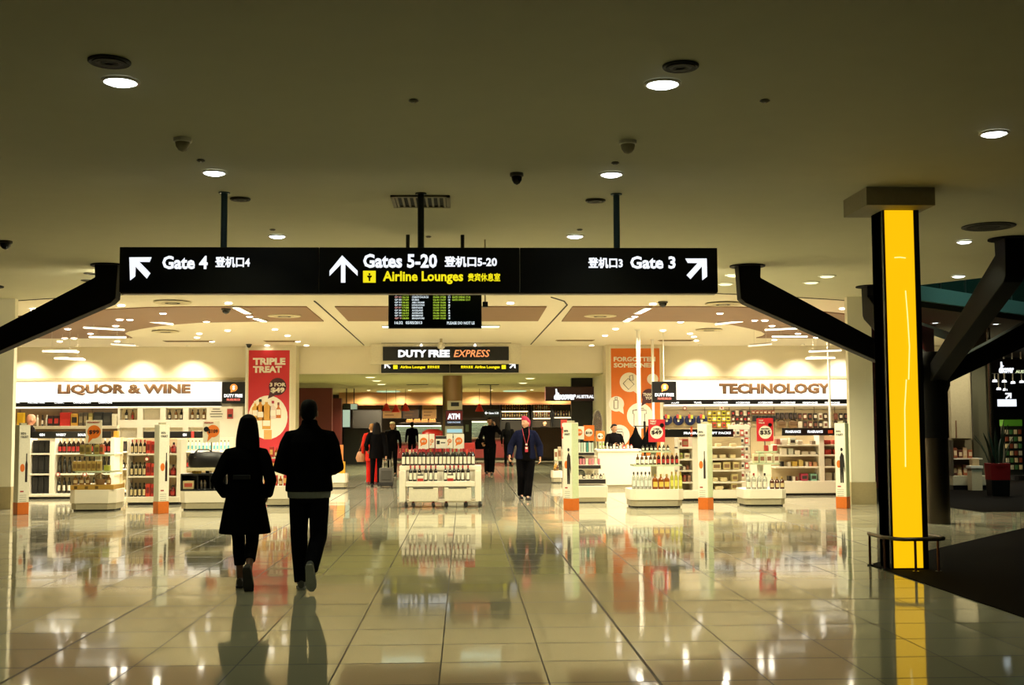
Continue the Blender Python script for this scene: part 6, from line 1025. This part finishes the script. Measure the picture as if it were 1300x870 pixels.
def shoe_at(parent, ankle, toe, up, m, sole, L=.265, heel=.0, name='shoe'):
    y = Vector(toe).normalized(); z = Vector(up); z = (z-y*z.dot(y)).normalized(); x = y.cross(z); M = Matrix((x, y, z)).transposed(); o0 = Vector(ankle)-z*.085-y*.065
    def T(mb): mb.v = [tuple(o0+M @ Vector(p)) for p in mb.v]; return mb
    sec = [(0, .026, .075), (.03, .036, .082), (.09, .038, .095), (.14, .042, .072), (.19, .047, .055), (.235, .040, .040), (L, .016, .022)]
    n = 14; vs = []
    for yy, hw, h in sec: vs += [(hw*cos(2*pi*j/n), yy, .012+h*.5+h*.5*sin(2*pi*j/n)) for j in range(n)]
    mb = MB().add(vs, [(i*n+j, i*n+(j+1) % n, i*n+n+(j+1) % n, i*n+n+j) for i in range(len(sec)-1) for j in range(n)]+[tuple(range(n-1, -1, -1)), tuple((len(sec)-1)*n+j for j in range(n))])
    s = T(mb).build(name, m, parent, smooth=True)
    pl = [(hw*1.06, yy) for yy, hw, h in sec]; poly = pl+[(-a, b) for a, b in reversed(pl)]
    T(MB().prism(poly, 'z', 0, .020)).build('sole', sole, s, bevel=.004); return s
def figure(label, loc, rz=0, H=1.70, J={}, skin='#b5805c', top='#080708', legs='#080708', shoe='#0d0c0c', sole='#2a2622', hair='#17100c', style='short', yaw=0, pitch=0, rings=None, sl=(.062, .050, .040), legr=(.088, .064, .050), leg_end=None, vox=.008, pocket=(), hd={}, curl=.5, toes={}, topname='jacket', legname='trousers', female=False, feet_flat=True, top_rough=.9):
    h = H/1.75
    j = dict(neck=V(0, -.01, .845*H), head=V(0, .015, .930*H), sl=V(-.108*H, 0, .812*H), sr=V(.108*H, 0, .812*H), el=V(-.145*H, -.04, .635*H), er=V(.145*H, -.04, .635*H), wl=V(-.15*H, .05, .50*H), wr=V(.15*H, .05, .50*H),
             hl=V(-.052*H, 0, .52*H), hr=V(.052*H, 0, .52*H), kl=V(-.055*H, .02, .285*H), kr=V(.055*H, .02, .285*H), al=V(-.055*H, -.02, .087), ar=V(.055*H, -.02, .087))
    j.update({k: Vector(v) for k, v in J.items()})
    M = Matrix.Rotation(yaw, 3, 'Z') @ Matrix.Rotation(pitch, 3, 'X'); hk = .98*h if H > 1.5 else .95
    b = MB(); add_head(b, j['head'], hk, M); b.tube([j['neck']-V(0, 0, .06), j['neck'], j['head']-V(0, .01, .06)], [.075*h, .052*h, .050*h], 12)
    tr0 = [(a, c, z, min(.086*H, max(.03, rx-.034)), min(.058*H, max(.03, ry-.03))) for a, c, z, rx, ry in (rings or ()) if z > .66*H]
    tr = [(0, 0, .47*H, .075*H, .058*H), (0, 0, .52*H, .092*H, .066*H), (0, 0, .60*H, .076*H, .055*H), (0, 0, .72*H, .088*H, .060*H), (0, 0, .79*H, .092*H, .052*H), (0, -.01, .835*H, .05*H, .036*H)]
    b.loft(tr[:3]+tr0 if rings else tr, 20)
    for s, S_, E_, W_ in ((-1, 'sl', 'el', 'wl'), (1, 'sr', 'er', 'wr')):
        b.ball(j[S_], .043*h, 10); b.tube([j[S_], (j[S_]+j[E_])/2, j[E_], (j[E_]+j[W_])/2, j[W_]], [.046*h, .043*h, .036*h, .034*h, .025*h], 10)
        d = hd.get(W_[1], None); d, nn = (d if d else ((j[W_]-j[E_]).normalized(), V(-s, 0, 0) if abs((j[W_]-j[E_]).normalized().x) < .8 else V(0, 0, -1)))
        D_ = Vector(d).normalized(); N_ = Vector(nn); lat = D_.cross((N_-D_*N_.dot(D_)).normalized()); sd = 1 if lat.y > 0 or (abs(lat.y) < .1 and lat.z > 0) else -1
        add_hand(b, j[W_], d, nn, sd, h*1.02, curl)
    for H_, K_, A_ in (('hl', 'kl', 'al'), ('hr', 'kr', 'ar')):
        k_, a_ = j[K_], j[A_]; cm = k_+(a_-k_)*.32+V(0, -.015, 0)
        b.tube([j[H_], j[H_]+(k_-j[H_])*.5, k_, cm, k_+(a_-k_)*.75, a_], [.078*h, .068*h, .05*h, .050*h, .036*h, .034*h], 12)
        td = Vector(toes.get(A_[1], (V(0, 1, 0), V(0, 0, 1)))[0]).normalized(); b.tube([a_-td*.02-V(0, 0, .01), a_+td*.08-V(0, 0, .03), a_+td*.15-V(0, 0, .045)], [.036*h, .032*h, .022*h], 8)
    body = remesh(b, 'person', mat(skin, .55, noise=.03), None, vox); body.location = loc; body.rotation_euler.z = rz; tag(body, label, 'person')
    # eyes, brows and lips
    for s in (-1, 1):
        q = MB().ball((s*.030, .080, .006), (.011, .009, .0055), 8); q.v = [tuple(j['head']+M @ (Vector(p)*hk)) for p in q.v]; q.build('eye', mat('#17110e', .2), body, smooth=True)
        q = MB().tube([(s*.014, .096, .024), (s*.032, .094, .030), (s*.050, .078, .024)], [.003, .004, .002], 6); q.v = [tuple(j['head']+M @ (Vector(p)*hk)) for p in q.v]; q.build('eyebrow', mat('#241812', .8), body, smooth=True)
    q = MB().tube([(-.024, .084, -.060), (0, .094, -.058), (.024, .084, -.060)], [(.003, .003), (.005, .007), (.003, .003)], 8); q.v = [tuple(j['head']+M @ (Vector(p)*hk)) for p in q.v]; q.build('lips', mat('#8c4a40', .5), body, smooth=True)
    # hair
    hm = mat(hair, .7, noise=.2, scale=40, spec=.15); hb = MB(); T = lambda p: j['head']+M @ (Vector(p)*hk)
    def cap(rx, ry, rz_, cz, ymin):
        n, L = 24, 14; vs = []
        for i in range(L+1):
            th = pi*i/L
            for jj in range(n):
                ph = 2*pi*jj/n; x, y, zz = sin(th)*cos(ph), sin(th)*sin(ph), -cos(th)
                yd = sin(ph); tf = min(1, max(0, (yd+.12)/.5)); lb = (-.15-.60*max(0, -yd)) if style != 'short' else -.72*max(0, -yd)**.8
                lim = lb*(1-tf)+.47*tf; zz2 = max(zz, lim)
                sc_ = 1.0 if zz2 == zz else .93; r = math.sqrt(max(0, 1-zz2*zz2)) if zz2 < 0 else max(0, 1-zz2**2.7)**(1/2.7); u = math.hypot(x, y) or 1e-6; vs.append(T((rx*r*x/u*sc_, ry*r*y/u*sc_, cz+rz_*zz2)))
        hb.add(vs, [(i*n+k, i*n+(k+1) % n, i*n+n+(k+1) % n, i*n+n+k) for i in range(L) for k in range(n)]+[tuple(range(n-1, -1, -1)), tuple(L*n+k for k in range(n))])
    if style != 'bald':
        cap(.0835, .108, .127, .002, 0)
        if style == 'long':
            for rr in ([(0, -.015, .138, .012, .03), (0, -.02, .128, .045, .07), (0, -.025, .095, .080, .092), (0, -.03, .04, .098, .085), (0, -.045, -.04, .112, .070), (0, -.05, -.13, .122, .062), (0, -.05, -.21, .124, .057), (0, -.045, -.28, .108, .05), (0, -.045, -.32, .07, .03)],):
                q = MB().loft([(a, b_, c, d, e_) for a, b_, c, d, e_ in reversed(rr)], 20); hb.add([T(p) for p in q.v], q.f)
        if style == 'quiff':
            q = MB().loft([(0, .02, .06, .07, .08), (0, .03, .12, .06, .075), (0, .05, .155, .035, .05)], 16); hb.add([T(p) for p in q.v], q.f)
            q = MB().loft([(0, -.10, -.08, .03, .02), (0, -.115, 0, .045, .035), (0, -.10, .07, .05, .04)], 12); hb.add([T(p) for p in q.v], q.f)
        if style == 'bun':
            q = MB().ball((0, -.115, .02), .042, 12); hb.add([T(p) for p in q.v], q.f)
        remesh(hb, 'hair', hm, body, min(vox, .007), 2)
    # top
    tm = mat(top, top_rough, noise=.15, scale=70, spec=.04); t = MB()
    rg = rings or [(0, 0, .50*H, .108*H, .078*H), (0, 0, .55*H, .104*H, .076*H), (0, 0, .62*H, .092*H, .069*H), (0, 0, .73*H, .103*H, .073*H), (0, 0, .79*H, .104*H, .064*H), (0, -.005, .825*H, .075*H, .05*H), (0, -.008, .85*H, .042*H, .038*H), (0, -.008, .862*H, .038*H, .036*H)]
    t.loft(rg, 24)
    for S_, E_, W_ in (('sl', 'el', 'wl'), ('sr', 'er', 'wr')):
        inn = V(j['neck'].x+(j[S_].x-j['neck'].x)*.45, j[S_].y, j[S_].z+.022*h)
        t.tube([inn, j[S_], j[S_]+(j[E_]-j[S_])*.22, (j[S_]+j[E_])/2, j[E_], (j[E_]+j[W_])/2, j[W_]-(j[W_]-j[E_]).normalized()*.012], [sl[0]*.80*h, sl[0]*.94*h, sl[0]*h, sl[0]*.95*h, sl[1]*1.02*h, sl[1]*.92*h, sl[2]*h], 12)
    tp = remesh(t, topname, tm, body, max(vox, .009), 9)
    # legs
    if legs:
        lm = mat(legs, .85, noise=.12, scale=70, spec=.04); g = MB(); g.loft([(0, 0, .455*H, .088*H, .066*H), (0, 0, .51*H, .101*H, .073*H), (0, 0, .585*H, .088*H, .064*H)], 20)
        for H_, K_, A_ in (('hl', 'kl', 'al'), ('hr', 'kr', 'ar')):
            k_, a_ = j[K_], j[A_]; end = a_-V(0, 0, .02) if leg_end is None else k_+(a_-k_)*leg_end
            g.tube([j[H_]+V(0, 0, .02), j[H_]+(k_-j[H_])*.5, k_, k_+(a_-k_)*.32+V(0, -.012, 0), k_+(end-k_)*.72, end], [legr[0]*h, (legr[0]*.6+legr[1]*.4)*h, legr[1]*h, (legr[1]*.75+legr[2]*.25)*h, (legr[1]*.3+legr[2]*.7)*h, legr[2]*h], 14)
        remesh(g, legname, lm, body, max(vox, .009), 3)
    for A_ in ('al', 'ar'):
        d, u = toes.get(A_[1], (V(.12*(1 if A_ == 'ar' else -1), 1, 0), V(0, 0, 1))); shoe_at(body, j[A_], d, u, mat(shoe, .5), mat(sole, .6))
    return body, j
def place(px, py): p = onz(px, py, 0); return (p.x, p.y, 0)
# ---- the couple walking away
wx = at(308.5, 741, 11.35); cw = '#0a090a'
w_, jw = figure('woman in a dark knee-length coat walking away, long dark hair, hands in her pockets', (wx.x, 11.35, 0), 0, 1.64,
    dict(head=V(.035, .01, 1.505), neck=V(.02, -.01, 1.37), sl=V(-.145, -.01, 1.255), sr=V(.178, -.01, 1.255), el=V(-.245, -.09, 1.005), er=V(.265, -.09, 1.005), wl=V(-.185, .09, .865), wr=V(.205, .09, .865),
         hl=V(-.08, 0, .84), hr=V(.085, 0, .84), kl=V(-.05, .03, .44), kr=V(.085, -.02, .43), al=V(-.03, .02, .087), ar=V(.095, -.25, .19)),
    skin='#6e4a36', top=cw, legs='#090909', shoe='#3a332b', sole='#1c1815', hair='#0d0908', style='long', yaw=.0, vox=.006, legr=(.082, .066, .056), leg_end=.66, curl=.6, topname='coat', legname='leggings',
    rings=[(.012, 0, .505, .245, .175), (.012, 0, .55, .240, .17), (.01, 0, .72, .208, .15), (.01, 0, .87, .178, .13), (.01, 0, .99, .165, .12), (.012, 0, 1.10, .168, .122), (.015, 0, 1.21, .180, .12), (.015, -.005, 1.27, .160, .10), (.018, -.01, 1.315, .105, .075), (.02, -.01, 1.36, .062, .055), (.02, -.01, 1.385, .058, .052)],
    sl=(.068, .062, .058), toes={'l': (V(-.12, 1, 0), V(0, 0, 1)), 'r': (V(.06, .32, -.95), V(0, .95, .32))})
MB().box(-.08, .08, -.135, -.12, 1.02, 1.06).build('belt_tab', mat('#0d0c0d', .7), w_, bevel=.004)
mx = at(391.5, 741, 11.2)
m_, jm = figure('man in a short dark jacket and jeans walking away, one heel lifted', (mx.x, 11.2, 0), 0, 1.765,
    dict(head=V(-.01, .02, 1.640), neck=V(0, -.005, 1.50), sl=V(-.180, 0, 1.405), sr=V(.188, 0, 1.405), el=V(-.262, -.05, 1.125), er=V(.262, -.05, 1.125), wl=V(-.16, .20, 1.10), wr=V(.16, .20, 1.10),
         hl=V(-.09, 0, .92), hr=V(.095, 0, .92), kl=V(-.095, .03, .50), kr=V(.095, -.04, .48), al=V(-.065, .0, .087), ar=V(.06, -.30, .235)),
    skin='#6a4632', top='#0a0a0b', legs='#0c0c10', shoe='#4a4a46', sole='#8f9088', hair='#0c0908', style='short', vox=.006, legr=(.098, .080, .066), curl=.9, hd={'l': (V(.75, .66, .0), V(.6, -.7, -.2)), 'r': (V(-.75, .66, .0), V(-.6, -.7, -.2))},
    rings=[(0, 0, .905, .222, .150), (0, 0, .95, .222, .15), (0, 0, 1.10, .205, .14), (0, 0, 1.25, .215, .14), (0, 0, 1.36, .215, .13), (0, -.003, 1.43, .178, .105), (0, -.005, 1.485, .115, .08), (0, -.005, 1.53, .080, .070), (0, -.005, 1.575, .072, .066)],
    sl=(.080, .070, .055), toes={'l': (V(-.1, 1, 0), V(0, 0, 1)), 'r': (V(.06, .30, -.95), V(0, .95, .30))})
remesh(MB().loft([(0, 0, .845, .198, .135), (0, 0, .90, .205, .14), (0, 0, .98, .20, .135)], 28), 'shirt_hem', mat('#7d8078', .85), m_, .009, 2)
# ---- shop worker coming towards us
sx = at(667.5, 633, 24.5)
s_, js = figure('staff member with pink hair and a navy denim jacket walking towards us', (sx.x, 24.5, 0), pi+.06, 1.70,
    dict(head=V(.0, .02, 1.575), sl=V(-.165, 0, 1.355), sr=V(.165, 0, 1.355), el=V(-.30, -.05, 1.10), er=V(.295, -.05, 1.10), wl=V(-.30, .04, .86), wr=V(.34, .10, .90), hl=V(-.10, 0, .88), hr=V(.10, 0, .88), kl=V(-.07, .07, .48), kr=V(.09, .02, .47), al=V(-.02, .16, .087), ar=V(.085, -.08, .10)),
    skin='#d8a283', top='#15182e', legs='#09080a', shoe='#0c0b0b', hair='#a8304c', style='quiff', yaw=-.85, vox=.006, legr=(.112, .092, .082), curl=.6, sl=(.085, .076, .058),
    rings=[(0, 0, .83, .222, .155), (0, 0, .90, .218, .155), (0, 0, 1.06, .185, .135), (0, 0, 1.22, .20, .14), (0, 0, 1.32, .20, .125), (0, -.003, 1.385, .15, .095), (0, -.005, 1.43, .095, .07), (0, -.005, 1.47, .072, .06)])
remesh(MB().loft([(0, .075, .80, .13, .09), (0, .075, .95, .12, .085), (0, .07, 1.1, .105, .085), (0, .07, 1.25, .10, .088), (0, .05, 1.38, .085, .075), (0, .0, 1.46, .066, .062), (0, .0, 1.51, .060, .056)], 22), 'black_top', DARKCLOTH, s_, .01, 2)
MB().tube([(-.07, .05, 1.46), (-.06, .155, 1.34), (-.015, .17, 1.16), (.0, .172, 1.10)], .006, 6).build('lanyard', mat('#a3283a', .6), s_); MB().tube([(.07, .05, 1.46), (.06, .155, 1.34), (.015, .17, 1.16), (.0, .172, 1.10)], .006, 6).build('lanyard', mat('#a3283a', .6), s_)
bd = MB().box(-.03, .03, .172, .178, .98, 1.09).build('name_badge', mat('#b5283a', .5), s_, bevel=.004); MB().box(-.022, .022, .1775, .18, 1.045, 1.08).build('photo', LABW, bd); MB().box(-.02, .02, .17, .176, 1.12, 1.15).build('badge_clip', WHITE, s_)
# ---- suitcase walker
cx_ = at(478, 617, 30.0)
f_, jf = figure('woman in dark clothes seen from behind, pulling a small grey suitcase', (cx_.x, 30.0, 0), 0, 1.62,
    dict(wr=V(.245, -.14, .76), er=V(.235, -.07, 1.02), kl=V(-.10, .03, .46), al=V(-.11, .0, .087), ar=V(.07, -.15, .12), kr=V(.07, .0, .46), wl=V(-.24, .08, .92), el=V(-.26, -.06, 1.05)),
    skin='#c08c6c', top='#080708', legs='#080709', hair='#0d0908', style='long', curl=.9, hd={'r': (V(0, -.1, -1), V(-1, 0, 0))}, vox=.007, sl=(.075, .066, .052), rings=[(0, 0, .72, .20, .14), (0, 0, .85, .195, .14), (0, 0, 1.0, .175, .125), (0, 0, 1.2, .185, .125), (0, 0, 1.28, .175, .11), (0, 0, 1.335, .12, .08), (0, 0, 1.375, .07, .06), (0, 0, 1.40, .06, .055)])
sp = (X(490.5, 29.6, 600), 29.58)
t = thing('suitcase', 'small grey cabin suitcase with its handle up, pulled by the dark-dressed woman', 'suitcase', (sp[0], sp[1], 0)); MB().box(-.17, .17, -.11, .11, .05, .50).build('shell', mat('#4a463f', .6, noise=.1), t, bevel=.03, smooth=True); MB().box(-.172, .172, -.112, .112, .05, .16).build('base_guard', mat('#0f0e0e', .5), t, bevel=.02); MB().box(-.12, .12, -.125, -.108, .2, .44).build('front_pocket', mat('#3d3a34', .7), t, bevel=.012)
for s in (-1, 1): MB().tube([(s*.085, .06, .49), (s*.085, .06, .70)], .009, 8).build('handle_tube', mat('#c9c4b4', .3, .8), t, smooth=True); MB().lathe([(.01, -.012), (.03, -.012), (.03, .012), (.01, .012)], 12, (0, 0, 0)).build('wheel', INK, t, loc=(s*.13, .06, .03)).rotation_euler = (0, pi/2, 0)
MB().tube([(-.085, .06, .70), (.085, .06, .70)], .013, 8).build('handle_grip', INK, t, smooth=True)
# ---- the others
r_, jr = figure('woman in a red dress mostly hidden behind the suitcase walker', (X(472, 31.2, 600), 31.2, 0), 0, 1.60, dict(), skin='#c9987a', top='#b0281c', legs='#b3201a', shoe='#5a1a14', hair='#8a6238', style='bun', vox=.01, topname='dress', rings=[(0, 0, .62, .17, .13), (0, 0, .80, .17, .13), (0, 0, .95, .16, .12), (0, 0, 1.15, .16, .11), (0, 0, 1.26, .16, .10), (0, 0, 1.32, .11, .07), (0, 0, 1.36, .06, .055)], legr=(.08, .065, .058))
o = thing('handbag', 'tan shoulder bag hanging at the side of the woman in red', 'bag', (X(458, 31.2, 590), 31.25, .60)); MB().loft([(0, 0, 0, .10, .06), (0, 0, .1, .14, .07), (0, 0, .24, .09, .04), (0, 0, .27, .06, .02)], 16).build('body', mat('#9a6a44', .6), o, smooth=True); MB().tube([(-.06, 0, .25), (.02, 0, .5), (.09, 0, .62), (.11, .03, .5), (.05, 0, .25)], .008, 6).build('strap', mat('#7a4e30', .6), o)
figure('person in black facing us beside the suitcase walker, wearing a pale cap', (X(498, 37.0, 600), 37.0, 0), pi, 1.66, dict(wr=V(.2, .12, .85)), skin='#b98764', top='#090808', legs='#080808', hair='#1a1210', style='short', vox=.01)
hb = S.objects[-1]
cap_owner = [o for o in S.objects if o.get('label', '').startswith('person in black facing us')][0]
MB().loft([(0, .015, 1.60, .086, .11), (0, .01, 1.645, .078, .10), (0, .0, 1.675, .04, .05)], 20).build('cap', mat('#c9b98a', .7), cap_owner, smooth=True); MB().box(-.06, .06, .10, .18, 1.60, 1.612).build('cap_peak', mat('#b8a878', .7), cap_owner, bevel=.004)
p_, jp = figure('man in black walking towards us by the steel column, one hand at his ear', (X(622, 37.4, 600), 37.4, 0), pi, 1.80,
    dict(el=V(-.34, .04, 1.28), wl=V(-.16, .13, 1.56), er=V(.29, -.02, 1.13), wr=V(.24, .18, .98), al=V(-.05, .10, .087), ar=V(.09, -.10, .10), kl=V(-.08, .08, .52)), skin='#a87a58', top='#090809', legs='#080808', hair='#0e0a08', style='short', hd={'l': (V(.25, -.1, 1), V(1, -.3, 0))}, curl=.9, vox=.007, sl=(.078, .066, .052), legr=(.11, .09, .08))
o = tag(MB().box(-.008, .008, -.035, .035, -.07, .07).build('phone', mat('#1a1a1c', .3), None, bevel=.004, loc=(X(622, 37.4, 600)+.105, 37.4-.10, 1.665)), 'dark phone at the ear of the man in black', 'phone')
o = thing('shoulder_bag', 'black shoulder bag at the hip of the man raising his hand', 'bag', (X(609.5, 37.3, 600), 37.3, .80)); MB().loft([(0, 0, 0, .14, .07), (0, 0, .2, .16, .08), (0, 0, .33, .12, .05)], 16, pw=.7).build('body', DARKCLOTH, o, smooth=True); MB().tube([(-.08, 0, .3), (.05, -.02, .62), (.1, 0, .68)], .012, 6).build('strap', DARKCLOTH, o)
figure('dark figure standing at the left food counter, seen from behind', (X(523, 50, 590), 50, 0), .2, 1.72, {}, skin='#7a5844', vox=.012)
figure('woman with long dark hair standing behind the staff member', (X(645, 45, 590), 45, 0), -.3, 1.68, {}, skin='#8a6450', hair='#0d0a09', style='long', vox=.012)
figure('barista with pale face behind the ribbed bar counter', (X(692, 54.2, 590), 54.2, 0), pi, 1.78, {}, skin='#d0a888', top='#171313', hair='#2a1a14', vox=.012)
figure('cashier with tied-back dark hair and black top behind the white counter', (X(780, 29.7, 590), 29.7, 0), pi+.25, 1.56, dict(wl=V(-.14, .26, 1.03), el=V(-.24, .02, 1.04), wr=V(.12, .28, 1.03), er=V(.24, .02, 1.04)), skin='#c2906c', top='#100e0e', hair='#120c0a', style='bun', yaw=.25, vox=.007)
figure('bald man in dark clothes browsing behind the liquor shelf unit', (X(37, 27.3, 600), 27.3, 0), -1.0, 1.84, {}, skin='#b8795a', top='#1a1614', legs='#15130f', style='bald', vox=.01)
